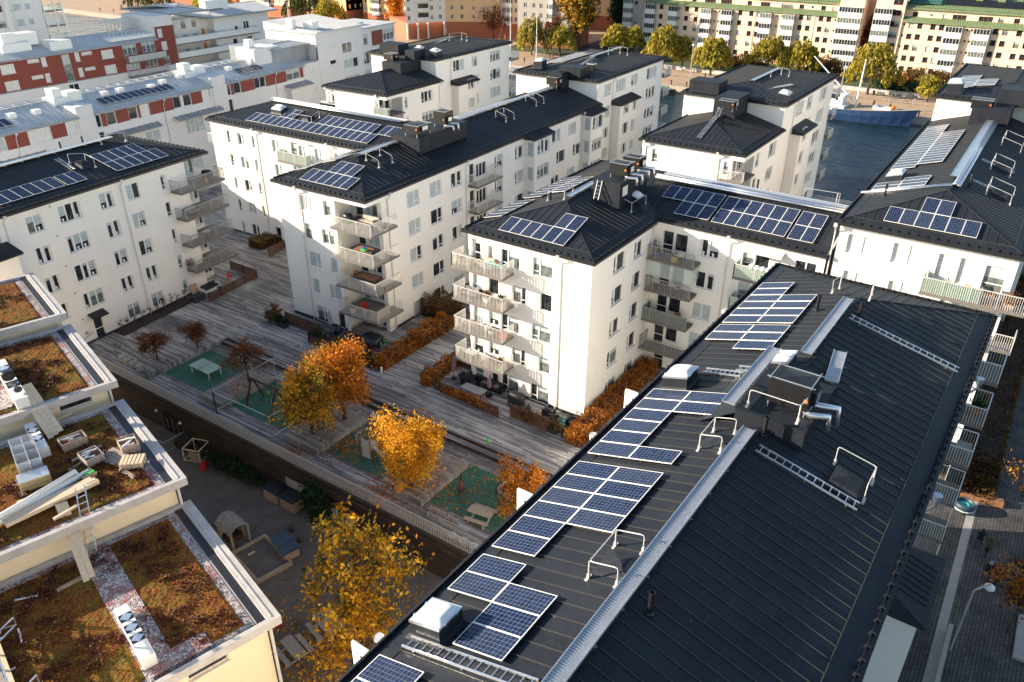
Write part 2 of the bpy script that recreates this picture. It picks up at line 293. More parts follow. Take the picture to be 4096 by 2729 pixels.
# ------------------------------------------------------------------ building kit
ROT = {'-x': R(-90), '-y': 0., '+y': R(180), '+x': R(90)}
def pt(side, c, s, z, out=0.):
    """point on a facade; out = metres in front of the wall plane"""
    if side == '-x': return (c-out, s, z)
    if side == '+x': return (c+out, s, z)
    if side == '-y': return (s, c-out, z)
    return (s, c+out, z)
WCACHE = {}
def window_meshes(w, h, lay, sty, fm='frame', plainone=False):
    """frame mesh and pane mesh of a window w wide and h high; x along the wall, y into it"""
    key = (round(w, 2), round(h, 2), lay, sty, fm, plainone)
    if key in WCACHE: return WCACHE[key]
    f = MB(); p = MB(); b = .055; d0, d1 = .11, .19; x0, x1 = -w/2, w/2
    def frame(a0, a1, z0, z1):
        f.box(a0, a0+b, d0, d1, z0, z1); f.box(a1-b, a1, d0, d1, z0, z1); f.box(a0+b, a1-b, d0, d1, z1-b, z1); f.box(a0+b, a1-b, d0, d1, z0, z0+b)
    if lay == '1': cuts = [(0, 1, 0)]
    elif lay == '2': cuts = [(0, .5, 0), (.5, 1, 0)]
    elif lay == '3': cuts = [(0, .333, 0), (.333, .667, 0), (.667, 1, 0)]
    elif lay == 'n': cuts = [(0, .36, 1), (.36, 1, 0)]
    elif lay == 'm': cuts = [(0, .64, 0), (.64, 1, 1)]
    elif lay == 's': cuts = [(0, 1, 1)]
    elif lay == 'd': cuts = [(0, 1, 2)]
    elif lay == 'q': cuts = [(0, .3, 1), (.3, .62, 0), (.62, 1, 0)]
    elif lay == '4': cuts = [(k/4, k/4+.25, 0) for k in range(4)]
    for k, (a, c, sub) in enumerate(cuts):
        a0 = x0+w*a; a1 = x0+w*c; frame(a0, a1, 0, h)
        if sub: zz = h*(.24 if sub == 1 else .42); f.box(a0+b, a1-b, d0+.004, d1-.004, zz-.03, zz+.04)
        p.face([(a0+b*.6, .16, b*.6), (a1-b*.6, .16, b*.6), (a1-b*.6, .16, h-b*.6), (a0+b*.6, .16, h-b*.6)], k % len(sty))
        sk_ = sty[k % len(sty)]; L_ = len(sty); hb = {'glass2': .62, 'glass6': .38, 'glass5': .8}.get(sk_)
        if hb: p.face([(a0+b, .155, h*hb), (a1-b, .155, h*hb), (a1-b, .155, h-b), (a0+b, .155, h-b)], L_)   # blind partly drawn
        if sk_ in ('glass4', 'glass5'):   # curtains at the sides
            for q0, q1 in ((a0+b, a0+b+(a1-a0)*.2), (a1-b-(a1-a0)*.17, a1-b)): p.face([(q0, .152, b), (q1, .152, b), (q1, .152, h-b), (q0, .152, h-b)], L_+1)
        if sk_ in ('glass6', 'glass4', 'glass7'):   # lamp or plant on the sill inside
            q0 = a0+(a1-a0)*.35; p.face([(q0, .15, b), (q0+.12, .15, b), (q0+.16, .15, b+.3), (q0-.05, .15, b+.34)], L_+(2 if sk_ == 'glass7' else 1))
    if lay != 'd':
        f.box(x0-.05, x1+.05, -.07, .12, -.045, -.005)
    pm = [M[q if q in M else 'glass0'] for q in sty]+[M['glass1'], M['glass3'], M['leafy']]
    if plainone:
        i = len(f.v); f.v += p.v; f.f += [tuple(i+k for k in q) for q in p.f]; f.m += [1+m for m in p.m]
        res = (f.mesh('window', [M[fm]]+pm), None)
    else: res = (f.mesh('window', M[fm]), p.mesh('pane', pm))
    WCACHE[key] = res; return res
class Building:
    def __init__(s, name, label, fr, base, cat='apartment block', seed=1, group=None):
        s.root = thing(name, label, cat, fr, base, group); s.wb = MB(); s.fr = fr; s.rng = random.Random(seed); s.wins = 0
    def facade(s, side, c, s0, s1, z0, z1, wins=(), mi=0, mix=(60, 22, 18, 0), fm='frame', small=False, depth=.2, nwin=100):
        """wall of one side with real openings; wins: (centre, sill z, width, height, layout[, style])"""
        W = s.wb; H = [(a-w_/2, a+w_/2, z, z+h) for a, z, w_, h, *_ in wins]
        S = sorted({round(v, 3) for v in [s0, s1]+[x for q in H for x in q[:2]] if s0 <= v <= s1}); Z = sorted({round(v, 3) for v in [z0, z1]+[x for q in H for x in q[2:]] if z0 <= v <= z1})
        for i in range(len(S)-1):
            run = None
            for j in range(len(Z)-1):
                cs, cz = (S[i]+S[i+1])/2, (Z[j]+Z[j+1])/2
                hole = any(q[0] < cs < q[1] and q[2] < cz < q[3] for q in H)
                if not hole:
                    run = (Z[j] if run is None else run[0], Z[j+1])
                if (hole or j == len(Z)-2) and run:
                    W.face([pt(side, c, S[i], run[0]), pt(side, c, S[i+1], run[0]), pt(side, c, S[i+1], run[1]), pt(side, c, S[i], run[1])], mi); run = None
        for a, b, e, f in H:
            o = -depth
            for (p, q) in (((a, e), (b, e)), ((b, e), (b, f)), ((b, f), (a, f)), ((a, f), (a, e))):
                W.face([pt(side, c, *p), pt(side, c, *q), pt(side, c, *q, o), pt(side, c, *p, o)], mi)
        for q in wins:
            a, z, w_, h, lay = q[:5]
            n = {'1': 1, '2': 2, '3': 3, 'n': 2, 'm': 2, 's': 1, 'd': 1, 'q': 3, '4': 4}[lay]
            if len(q) > 5 and q[5]: sty = tuple(q[5] if isinstance(q[5], (list, tuple)) else [q[5]]*n)
            else:
                g0 = panes(s.rng, mix); sty = tuple(g0 if s.rng.random() < .7 else panes(s.rng, mix) for _ in range(n)); sty = tuple(s.rng.choice(('glass0', 'glass4', 'glass5', 'glass6', 'glass7')) if q0 == 'glass0' and not small else q0 for q0 in sty)
            fme, pme = window_meshes(w_, h, lay, sty, fm, small)
            o = inst(fme, 'door' if lay == 'd' else 'window', s.root, pt(side, c, a, z), ROT[side]); s.wins += 1
            if pme:
                p = bpy.data.objects.new('pane', pme); COL.objects.link(p); p.parent = o
    def wall(s, *a, mi=0): s.wb.box(*a, mi)
    def close(s, mats, name='wall'): s.wb.part(name, mats, s.root); s.wb = MB()
    def pipe(s, side, c, a, z0, z1):
        m = MB(); o = .10; m.tube([pt(side, c, a, z1-.05, .42), pt(side, c, a, z1-.35, .40), pt(side, c, a, z1-.75, o), pt(side, c, a, z0, o)], .055, 6)
        m.box(*sorted((pt(side, c, a-.12, 0, .32)[0], pt(side, c, a+.12, 0, .56)[0])), *sorted((pt(side, c, a-.12, 0, .32)[1], pt(side, c, a+.12, 0, .56)[1])), z1-.28, z1-.02)
        m.part('downpipe', M['pipe'], s.root)
    def balcony(s, side, c, s0, s1, dep, zf, rail='bars', h=1.1, inset=0., fm='rail', left=True, right=True, screen=None, scr=(0, 1), step=.135, name='balcony'):
        """slab with railing; screen: coloured cloth behind the bars over the share scr of the front"""
        m = MB(); p = [pt(side, c, s0, zf-.2, -inset), pt(side, c, s1, zf, dep)]
        x = sorted((p[0][0], p[1][0])); y = sorted((p[0][1], p[1][1])); m.box(*x, *y, zf-.2, zf)
        bal = m.part(name, M['slab'], s.root)
        r = MB(); g = MB(); d = dep-.05
        path = []
        if left: path.append((pt(side, c, s0+.05, 0, 0), pt(side, c, s0+.05, 0, d)))
        path.append((pt(side, c, s0+.05, 0, d), pt(side, c, s1-.05, 0, d)))
        if right: path.append((pt(side, c, s1-.05, 0, d), pt(side, c, s1-.05, 0, 0)))
        for a, b in path:
            a = Vector((a[0], a[1], zf)); b = Vector((b[0], b[1], zf)); L = (b-a).length; n = max(1, int(L/step)); U = Vector((0, 0, 1))
            r.bar(a+U*h, b+U*h, .06, .05); r.bar(a-U*.05, b-U*.05, .045, .06)
            if rail == 'bars' or rail == 'screen':
                for k in range(n+1):
                    q = a+(b-a)*k/n; big = k % 12 == 0; r.bar(q-U*(.18 if not big else .22), q+U*h, .03 if not big else .055, mi=0)
            elif rail == 'glass':
                for k in range(int(L/1.4)+2): q = a+(b-a)*min(1, k*1.4/L); r.bar(q-U*.15, q+U*h, .04)
                g.face([a+U*.05, b+U*.05, b+U*(h-.04), a+U*(h-.04)])
            elif rail == 'solid':
                g.face([a-U*.15, b-U*.15, b+U*(h-.03), a+U*(h-.03)])
        r.part('railing', M[fm], bal)
        if g.f: g.part('glass_panel' if rail == 'glass' else 'parapet_panel', M['balc_glass' if rail == 'glass' else (screen or 'white_metal')], bal)
        if rail == 'screen':
            q = MB(); L = s1-s0; a = pt(side, c, s0+.05+(L-.1)*scr[0], 0, d-.03); b = pt(side, c, s0+.05+(L-.1)*scr[1], 0, d-.03); segs = 14
            for k in range(segs):
                A = Vector(a).lerp(Vector(b), k/segs); B = Vector(a).lerp(Vector(b), (k+1)/segs-.002)
                q.face([(A.x, A.y, zf+.03), (B.x, B.y, zf+.03), (B.x, B.y, zf+h-.06), (A.x, A.y, zf+h-.06)])
            for e, on in ((s0+.08, left), (s1-.08, right)):
                if on and (scr == (0, 1) or (e < (s0+s1)/2) == (scr[0] == 0)):
                    A = pt(side, c, e, 0, .05); B = pt(side, c, e, 0, d-.03); q.face([(A[0], A[1], zf+.03), (B[0], B[1], zf+.03), (B[0], B[1], zf+h-.06), (A[0], A[1], zf+h-.06)])
            q.part('wind_screen', M[screen or 'screen_green'], bal)
        return bal
    def roof(s, x0, x1, y0, y1, ze, slope=.297, axis='x', hipA=True, hipB=True, mat='roof', seam=.6, strip=.95, seammat='seam', fas=.22, fasmat='fascia', guard=True, soffit=True, name='roof', label=None):
        m = MB(); sw = axis == 'y'
        a0, a1, b0, b1 = (x0, x1, y0, y1) if not sw else (y0, y1, x0, x1)
        Pm = (lambda a, b, z: (a, b, z)) if not sw else (lambda a, b, z: (b, a, z))
        hf = (b1-b0)/2; bm = (b0+b1)/2; zr = ze+slope*hf; ha = hf if hipA else 0; hb = hf if hipB else 0
        A, Bq = a0+ha, a1-hb
        m.face([Pm(a0, b0, ze), Pm(a1, b0, ze), Pm(Bq, bm, zr), Pm(A, bm, zr)]); m.face([Pm(a1, b1, ze), Pm(a0, b1, ze), Pm(A, bm, zr), Pm(Bq, bm, zr)])
        m.face([Pm(a0, b1, ze), Pm(a0, b0, ze), Pm(A, bm, zr)], 0 if hipA else 3); m.face([Pm(a1, b0, ze), Pm(a1, b1, ze), Pm(Bq, bm, zr)], 0 if hipB else 3)
        for (p, q) in (((a0, b0), (a1, b0)), ((a1, b0), (a1, b1)), ((a1, b1), (a0, b1)), ((a0, b1), (a0, b0))):
            m.face([Pm(*p, ze), Pm(*q, ze), Pm(*q, ze-fas), Pm(*p, ze-fas)], 1)
        if soffit: m.face([Pm(a0, b0, ze-fas), Pm(a1, b0, ze-fas), Pm(a1, b1, ze-fas), Pm(a0, b1, ze-fas)], 3)
        lift = .02; sh, sww = .04, .028
        k = a0+seam*.5
        while k < a1:
            run = min(hf, k-a0 if hipA else hf, a1-k if hipB else hf)
            if run > strip+.1:
                for sg, be in ((1, b0), (-1, b1)):
                    p = Pm(k, be+sg*strip, ze+slope*strip+lift-.006); q = Pm(k, be+sg*run, ze+slope*run+lift-.006); m.bar(p, q, sww, sh, 2)
            k += seam
        for hip, ae, sg in ((hipA, a0, 1), (hipB, a1, -1)):
            if not hip: continue
            k = b0+seam*.5
            while k < b1:
                run = min(k-b0, b1-k)
                if run > strip+.1: m.bar(Pm(ae+sg*strip, k, ze+slope*strip+lift-.006), Pm(ae+sg*run, k, ze+slope*run+lift-.006), sww, sh, 2)
                k += seam
            for be in (b0, b1): m.bar(Pm(ae, be, ze+.01), Pm(ae+sg*hf, bm, zr+.01), .06, .05, 4)
        m.bar(Pm(A, bm, zr+.012), Pm(Bq, bm, zr+.012), .22, .04, 4)
        # eave gutter strip: standing lip, break line above it and brackets
        for (p, q, inn) in (((a0, b0), (a1, b0), (0, 1)), ((a0, b1), (a1, b1), (0, -1)), ((a0, b0), (a0, b1), (1, 0)), ((a1, b0), (a1, b1), (-1, 0))):
            if inn[0] == 1 and not hipA or inn[0] == -1 and not hipB: continue
            P0 = Vector(Pm(*p, 0)); P1 = Vector(Pm(*q, 0)); I = Vector(Pm(*inn, 0)); L = (P1-P0).length; D = (P1-P0)/L
            def off(t, dist, dz): v = P0+D*t+I*dist; return Vector((v.x, v.y, ze+slope*dist+dz))
            m.bar(off(strip, strip, .012), off(L-strip, strip, .012), .035, .035, 2)
            if guard:
                m.bar(off(.2, .2, .07), off(L-.2, .2, .07), .03, .14, 1)
                t = .5
                while t < L-.3: m.bar(off(t, .10, .09), off(t, .26, .09), .03, .2, 4); t += .62
        o = m.part(name, [M[mat], M[fasmat], M[seammat], M['soffit'], M[mat]], s.root)
        if label: o['label'] = label
        return o
def zk(k, b=.22, d=2.835): return b+d*k
def rowwins(cols, ks, b=.22, d=2.835):
    return [(sx, zk(k, b, d)+(0 if len(c) < 1 else 0), c[0], c[1], c[2], *(c[3:4])) for k in ks for sx, *c in cols]
# ------------------------------------------------------------------ the ground, decks, streets and water
def sheet(name, x0, x1, y0, y1, z, mat, fr='W', nx=1, kind='structure'):
    m = MB(); m.face([(x0, y0, z), (x1, y0, z), (x1, y1, z), (x0, y1, z)])
    o = m.top(name, M[mat], None, None, fr, ((x0+x1)/2, (y0+y1)/2, z)); o['kind'] = kind; return o
def slab(name, x0, x1, y0, y1, z0, z1, mats, fr='W'):
    m = MB(); m.box(x0, x1, y0, y1, z0, z1)
    o = m.top(name, mats if isinstance(mats, list) else M[mats], None, None, fr, ((x0+x1)/2, (y0+y1)/2, z0)); o['kind'] = 'structure'; return o
sheet('ground', -900, 2500, -1800, 2200, -7.2, 'gravel_ground')
sheet('water', 69, 148.5, -700, 900, -5.6, 'water')
slab('yard_ground', -160, 69, -120, 260, -7.1, -3.4, 'gravel_ground')
sheet('street_paving', -60, 69, -60, -24.9, -3.38, 'paving')
sheet('road', -60, 69, -52, -37.5, -3.36, 'asphalt')
# podium with the wooden courtyard deck
slab('deck', -6.95, 69, -12.72, 75, -3.39, 0., 'deck')
slab('deck_upper_end', -16.6, -6.95, 35.75, 75, -3.39, -.002, 'deck')
slab('deck_lower', -16.75, -6.95, -12.72, 35.75, -3.39, -.5, 'deck')
for x_, z0_, z1_ in ((-6.99, -.25, -.01), (-7.54, -.49, -.26)):
    m = MB(); m.box(x_-.02, x_, -4, 35.6, z0_, z1_); m.top('deck_riser', M['brownwood'], None, None, 'W', (x_, 15, z0_), kind='structure')
slab('deck_step', -7.5, -6.95, -4, 35.6, -.498, -.25, 'deck')
for k, (y0, y1) in enumerate(((29.75, 35.6), (20.1, 26.35), (9.2, 15.0), (-1.5, 4.75))):
    sheet('rubber_ground', -14.0, -8.9 if k != 1 else -9.4, y0, y1, -.495, 'rubber')
sheet('rubber_path', -10.3, -9.2, 11.5, 14.2, -.49, 'rubber_red')
sheet('deck_stage', -14.3, -9.6, -6.2, -1.6, -.25, 'deck')
# far shore
slab('quay', 148.5, 1600, -1500, 1900, -7.1, -4.0, 'cobble')
slab('quay_edge', 147.9, 148.5, -1500, 1900, -7.0, -3.9, 'quaystone')
sheet('park_ground', 170.2, 194, -60, 128, -3.96, 'parkgrass')
sheet('park_path', 172, 190, 24.5, 27.5, -3.94, 'asphalt')
sheet('back_street', 172, 420, 88, 110, -3.95, 'asphalt')
def wallthing(name, label, cat, pts, t, z0, z1, mat, fr='W', cap=None):
    m = MB()
    for a, b in zip(pts[:-1], pts[1:]): m.bar((a[0], a[1], (z0+z1)/2), (b[0], b[1], (z0+z1)/2), t, z1-z0)
    return m.top(name, M[mat], label, cat, fr, (*pts[0], z0))
wallthing('park_wall', 'low pale granite wall along the lawn behind the far quay', 'wall', [(169.2, -40), (169.2, 25), (169.6, 30), (170, 75)], .7, -4, -3.1, 'stone')
m = MB()
for y in np.arange(-30, 90, 2.6):
    m.bar((160, y, -4), (160, y, -2.95), .07)
for z in (-3.0, -3.5): m.bar((160, -30, z), (160, 90, z), .05)
m.top('quay_railing', M['rail_dark'], 'thin grey railing along the cobbled far quay', 'railing', 'W', (160, 30, -4))
m = MB()
m.box(-17.0, -16.76, -12.6, 44.2, -3.395, -.06); m.box(-17.12, -16.72, -12.6, 44.2, -.06, 0.02)
for k in range(4): m.box(-17.22, -17.0, -12.6, 44.2, -.55-k*.16, -.47-k*.16)
m.top('retaining_wall', M['cladding'], 'long dark brown timber wall below the railing above the sandy yard', 'retaining wall', 'W', (-16.9, 16, -3.4))
# slatted railing on top of it
m = MB(); y = -12.0
while y < 43.8: m.bar((-16.9, y, .02), (-16.9, y, 1.02), .03, .05); y += .15
m.bar((-16.9, -12, 1.04), (-16.9, 43.8, 1.04), .08, .05); m.bar((-16.9, -12, .1), (-16.9, 43.8, .1), .03, .06)
m.bar((-16.9, 43.8, 1.04), (-14.6, 45.2, 1.04), .08, .05)
m.top('deck_railing', M['railfar'], 'long pale slatted railing on the dark timber wall along the deck', 'railing', 'W', (-16.9, 16, 0))
# raised boards round the trees
def platform(label, y0, y1, x0=-14.7, x1=-9.3):
    m = MB(); m.box(x0, x1, y0, y1, -.497, -.004); m.box(x0-.02, x1+.02, y0-.06, y0, -.497, -.03); m.box(x0-.06, x0, y0, y1, -.497, -.03)
    m.top('tree_platform', [M['deck_x']], label, 'wooden platform', 'W', ((x0+x1)/2, (y0+y1)/2, -.5), 'raised platforms in the play area')
platform('raised board platform littered with leaves beside the table tennis table', 26.5, 29.3)
platform('raised board platform under the large orange and green trees', 15.3, 19.0)
platform('raised board platform under the bright yellow tree', 4.9, 7.4)
# ================================================================== middle block: front arm, right wing (C + E)
C = Building('apartment_block', 'white middle block with a dark hipped roof and four stacked balconies on its sunlit end', 'W', (11, 2, 0), seed=3)
cw = []
for k in (4, 2, 0): cw += [(4.70, zk(k), 1.8, 1.5, 'n', ('glass2', 'glass2') if k else ('glass0', 'glass2')), (7.68, zk(k), 1.75, 1.5, 'n', ('glass0', 'glass2'))]
for k in (3, 1): cw += [(4.32, zk(k), 1.08, 1.5, '1', ('glass0',) if k == 3 else ('glass2',)), (6.85, zk(k), 1.35, 1.5, 'm', ('glass2', 'glass0'))]
for k in range(5): cw += [(9.3, zk(k, .35), 1.0, 1.35, '1'), (10.9, zk(k, -.05), .95, 2.0, 'd')]
C.facade('-x', .42, .42, 11.75, -.0, 13.9, cw)
C.facade('-y', .42, .42, 11.45, 0, 13.9, [(4.9, zk(k), 1.95, 1.5, 'n', None) for k in range(5)]+[(8.3, zk(k), 1.7, 1.5, 'n', None) for k in range(5)], mix=(75, 12, 13, 0))
ew = [(-4.28, zk(k), 1.65, 1.45, '2', None if k > 2 else ('glass1', 'glass1')) for k in range(5)]
for k in range(1, 5): ew += [(-.68, zk(k, -.42), .95, 2.1, 'd', 'glass0'), (-1.85, zk(k, .1), 1.1, 1.55, '1', 'glass0')]
ew += [(-.9, .02, .95, 2.1, 'd', 'glass0')]
for k in (4, 3, 2): ew += [(-7.55, zk(k, -.35), .95, 2.05, 'd', 'glass2'), (-8.65, zk(k, .1), 1.1, 1.55, '1', 'glass0'), (-11.95, zk(k), 1.6, 1.45, '2', ('glass0', 'glass0'))]
C.facade('-x', 11.45, -13.3, .42, 0, 13.9, ew)
C.wall(.43, 22.8, .43, 11.73, -3.3, 13.9) if False else None
W_ = C.wb
W_.face([(.42, 11.75, 0), (22.8, 11.75, 0), (22.8, 11.75, 13.9), (.42, 11.75, 13.9)]); W_.face([(22.8, -13.3, 0), (22.8, 11.75, 0), (22.8, 11.75, 13.9), (22.8, -13.3, 13.9)])
W_.box(.40, 11.44, .40, 11.77, .0, .28, 1); W_.box(11.43, 22.8, -13.3, .5, .0, .2, 1)
C.close([M['white'], M['plinth']])
C.roof(0, 17.12, 0, 12.15, 14.0, axis='x', hipA=True, hipB=False)
C.roof(11.03, 23.2, -13.40, 12.15, 14.005, axis='y', hipA=False, hipB=True)
for a in (3.1,): C.pipe('-x', .42, a, .1, 13.95)
C.pipe('-y', .42, 10.6, .1, 13.95); C.pipe('-x', 11.45, -5.9, .1, 13.95)
for k in range(1, 5): C.balcony('-x', .42, 7.3, 12.3, 1.62, zk(k, -.03), 'bars')
for k, r in ((4, 'bars'), (3, 'bars'), (2, 'screen'), (1, 'bars')): C.balcony('-x', 11.45, -3.75, .38, 1.6, zk(k, -.35), r, fm='rail_dark', left=False, screen='screen_dark')
for k in (4, 3): C.balcony('-x', 11.45, -10.3, -6.9, 1.35, zk(k, -.3), 'screen')
m = MB()  # glazed screens of the second balcony on the wing
for a, b in (((9.9, .36), (9.9, -3.7)), ((9.9, -3.7), (11.4, -3.7))): m.face([(a[0], a[1], 9.5), (b[0], b[1], 9.5), (b[0], b[1], 10.95), (a[0], a[1], 10.95)])
m.part('balcony_glazing', M['balc_glass'], C.root)
m = MB(); m.bar((11.4, -6.9, 13.35), (11.4, -10.3, 13.35), .14, .12); m.face([(11.38, -6.95, 13.3), (10.6, -6.95, 13.05), (10.6, -10.25, 13.05), (11.38, -10.25, 13.3)]); m.part('awning', M['blind_awn'], C.root)
m = MB(); m.box(8.85, 13.9, 2.75, 5.2, 15.0, 17.1); m.box(8.78, 13.97, 2.68, 5.27, 17.1, 17.16); o = m.part('plant_box', [M['roof']], C.root)
m = MB(); m.face([(9.3, 2.74, 15.9), (10.2, 2.74, 15.9), (10.2, 2.74, 16.7), (9.3, 2.74, 16.7)]); m.part('louvre', M['white_metal'], C.root)
# ================================================================== left of it: front arm and left wing (B + W1) with its tall lake end
B = Building('apartment_block', 'long white block with recessed corner balconies at its end and bay windows behind', 'B', (20, 32, 0), seed=8)
bw = [(30.55, zk(4), 1.7, 1.45, '3', 'glass3'), (30.8, zk(3), .95, 1.6, '1', 'glass2'), (30.4, zk(2), 1.55, 1.6, 'm', 'glass1'), (30.65, zk(1), .9, 1.6, '1', 'glass1'), (30.3, zk(0), 1.4, 1.55, 'm', 'glass2'),
      (28.0, zk(4), .9, 1.45, '1', 'glass2'), (28.25, zk(3), 1.5, 1.45, '2', 'glass2'), (27.9, zk(2), .9, 1.55, '1', 'glass1'), (28.1, zk(1), 1.5, 1.55, 'n', 'glass1'), (27.7, zk(0), .9, 1.55, '1', 'glass0')]
B.facade('-x', .87, 27.0, 34.2, 0, 13.9, bw)
BX = 3.3
iw = []
for k in range(5): iw += [(26.35, zk(k, -.15), .95, 2.15, 'd', 'glass0'), (24.9, zk(k, .1), 1.5, 1.6, '2')]
B.facade('-x', BX, 23.3, 27.0, 0, 13.4, iw)
B.facade('-y', 27.0, .87, BX, 0, 13.4, [])
B.wb.box(.60, 3.2, 23.0, 27.0, 13.4, 13.78)
B.wb.box(2.9, BX+.3, 23.29, 23.75, 0, 13.4); B.wb.box(.87, 1.05, 26.7, 27.02, 0, 2.4)
rw = []
for k in range(5):
    rw += [(7.5, zk(k), 1.8, 1.45, 'm'), (11.0, zk(k), 1.85, 1.45, 'm'), (14.4, zk(k), 1.85, 1.45, 'm'), (22.25, zk(k), 1.6, 1.45, 'n'), (17.2, zk(k, -.25), .95, 2.1, 'd', 'glass0'), (18.9, zk(k, .05), 1.9, 1.5, '3', 'glass0'), (26.5, zk(k), 1.85, 1.45, 'n')]
    if k % 2 == 0: rw += [(34.8, zk(k), 1.95, 1.45, 'm'), (38.9, zk(k), 2.0, 1.45, 'n')]
    else: rw += [(36.1, zk(k), 2.1, 1.45, 'n'), (40.3, zk(k), 2.1, 1.45, 'n')]
B.facade('-y', 23.3, BX, 46.3, 0, 13.9, rw, mix=(52, 40, 8, 0))
ww = []
for k in range(5): ww += [(55.85, zk(k), .5, 1.4, 's'), (53.6, zk(k), 1.3, 1.4, '2'), (51.6, zk(k), .5, 1.4, 's'), (47.8, zk(k), 1.3, 1.4, '2', 'glass1'), (41.1, zk(k), 1.3, 1.4, '2', 'glass1'), (38.2, zk(k), 1.3, 1.4, '2'), (44.9, zk(k, -.2), .95, 2.1, 'd', 'glass2'), (43.6, zk(k, .1), 1.2, 1.5, '2', 'glass1')]
ww = [q for q in ww if not (abs(q[0]-51.6) < .1 and q[1] < .3)]+[(49.5, .02, .95, 2.1, 'd', 'glass0')]
B.facade('-x', 13.2, 34.2, 58.8, 0, 13.9, ww, mix=(45, 45, 10, 0))
W_ = B.wb
for q in ([(.87, 34.2), (13.2, 34.2)], [(13.2, 58.8), (24.5, 58.8)], [(24.5, 58.8), (24.5, 34.2)], [(24.5, 34.2), (46.3, 34.2)]): W_.face([(*q[0], 0), (*q[1], 0), (*q[1], 13.9), (*q[0], 13.9)])
W_.box(.84, BX, 27.0, 34.23, 0, .3, 1); W_.box(BX+.4, 46, 23.27, 24, 0, .25, 1); W_.box(13.17, 14, 34.2, 58.8, 0, .25, 1)
# bays
for x0, x1, zz in ((27.8, 31.5, (13.4,)), (41.6, 45.0, (13.2,))):
    for k in (4, 3, 2, 1, 0):
        z0 = zk(k)-.42; B.facade('-y', 22.1, x0, x1, z0 if k else 0, zk(k+1)-.42 if k < 4 else 13.62, [((x0+x1)/2+.15, zk(k), 2.7, 1.55, 'q', 'glass2' if k % 2 else None)])
    for k in range(5): B.facade('-x', x0, 22.1, 23.3, zk(k)-.42 if k else 0, zk(k+1)-.42 if k < 4 else 13.62, [(22.7, zk(k), .8, 1.55, '1', 'glass1')])
    W_.face([(x1, 22.1, 0), (x1, 23.3, 0), (x1, 23.3, 13.62), (x1, 22.1, 13.62)])
# tall end
tw = [(49.3, zk(5), 1.9, 1.5, 'm'), (53.3, zk(5), 3.0, 1.55, 'q'), (57.6, zk(5), 2.1, 1.5, '2'), (63.6, zk(5), 3.4, 1.55, '3')]
for k in range(5): tw += [(63.8, zk(k), 3.4, 1.55, '3'), (49.4, zk(k), 1.6, 1.5, 'n')]
B.facade('-y', 23.8, 46.3, 67.6, 0, 16.6, tw, mix=(55, 35, 10, 0))
for k in range(5): B.facade('-y', 22.6, 51.0, 56.6, zk(k)-.42 if k else 0, zk(k+1)-.42 if k < 4 else 13.1, [(53.0, zk(k), 1.6, 1.55, 'n'), (55.6, zk(k), 1.2, 1.5, '2')], mix=(60, 30, 10, 0))
for x in (51.0, 56.6): W_.face([(x, 22.6, 0), (x, 23.8, 0), (x, 23.8, 13.1), (x, 22.6, 13.1)])
W_.face([(46.3, 23.8, 11), (46.3, 36.2, 11), (46.3, 36.2, 16.6), (46.3, 23.8, 16.6)]); W_.face([(46.3, 36.2, 0), (67.6, 36.2, 0), (67.6, 36.2, 16.6), (46.3, 36.2, 16.6)]); W_.face([(67.6, 23.8, 0), (67.6, 36.2, 0), (67.6, 36.2, 16.6), (67.6, 23.8, 16.6)])
B.close([M['white'], M['plinth']])
B.roof(.47, 46.28, 22.9, 34.6, 14.0, axis='x', hipA=True, hipB=False)
B.roof(12.85, 24.9, 28.75, 59.2, 14.005, axis='y', hipA=False, hipB=True)
B.roof(45.9, 68.1, 23.4, 36.6, 16.72, .15, axis='x', seam=.62)
for x0, x1, y0, z in ((27.4, 31.9, 21.75, 13.62), (41.3, 45.4, 21.75, 13.62), (50.6, 57.0, 22.2, 13.1)):
    m = MB(); y1 = 23.3 if z > 13.3 else 23.8
    m.face([(x0, y0, z), (x1, y0, z), (x1, y1, z+.5), (x0, y1, z+.5)]); m.face([(x0, y0, z), (x1, y0, z), (x1, y0, z-.18), (x0, y0, z-.18)], 1); m.face([(x0, y0, z-.18), (x1, y0, z-.18), (x1, y1, z-.18), (x0, y1, z-.18)], 1)
    for x in (x0, x1): m.face([(x, y0, z-.18), (x, y0, z), (x, y1, z+.5), (x, y1, z-.18)], 1)
    for k in range(1, 8): x = x0+(x1-x0)*k/8; m.bar((x, y0, z+.02), (x, y1, z+.52), .03, .04, 0)
    m.part('bay_roof', [M['roof'], M['fascia']], B.root)
B.pipe('-x', .87, 31.4, .1, 13.95); B.pipe('-y', 23.3, 3.75, .1, 13.95); B.pipe('-y', 23.3, 16.0, .1, 13.95); B.pipe('-y', 23.3, 32.4, .1, 13.95); B.pipe('-y', 23.8, 50.75, .1, 16.65); B.pipe('-x', 13.2, 51.0, .1, 13.95); B.pipe('-x', 13.2, 39.4, .1, 13.95); B.pipe('-y', 23.3, 41.2, .1, 13.95)
for k in range(1, 5):
    b = B.balcony('-x', .87, 21.75, 26.65, 1.2, zk(k, -.1), 'bars', inset=2.4, right=False, left=False)
    r = MB(); f0 = zk(k, -.1)
    for a, c in (((-.28, 21.8), (3.2, 21.8)), ((-.28, 26.6), (.87, 26.6))):
        a = Vector((*a, f0)); c = Vector((*c, f0)); n = int((c-a).length/.135); U = Vector((0, 0, 1)); r.bar(a+U*1.1, c+U*1.1, .06, .05); r.bar(a-U*.05, c-U*.05, .045, .06)
        for j in range(n+1): q = a+(c-a)*j/n; r.bar(q-U*.18, q+U*1.1, .026)
    r.part('railing', M['rail'], b)
    B.balcony('-y', 23.3, 16.4, 21.1, 1.3, zk(k, -.2), 'bars', fm='rail')
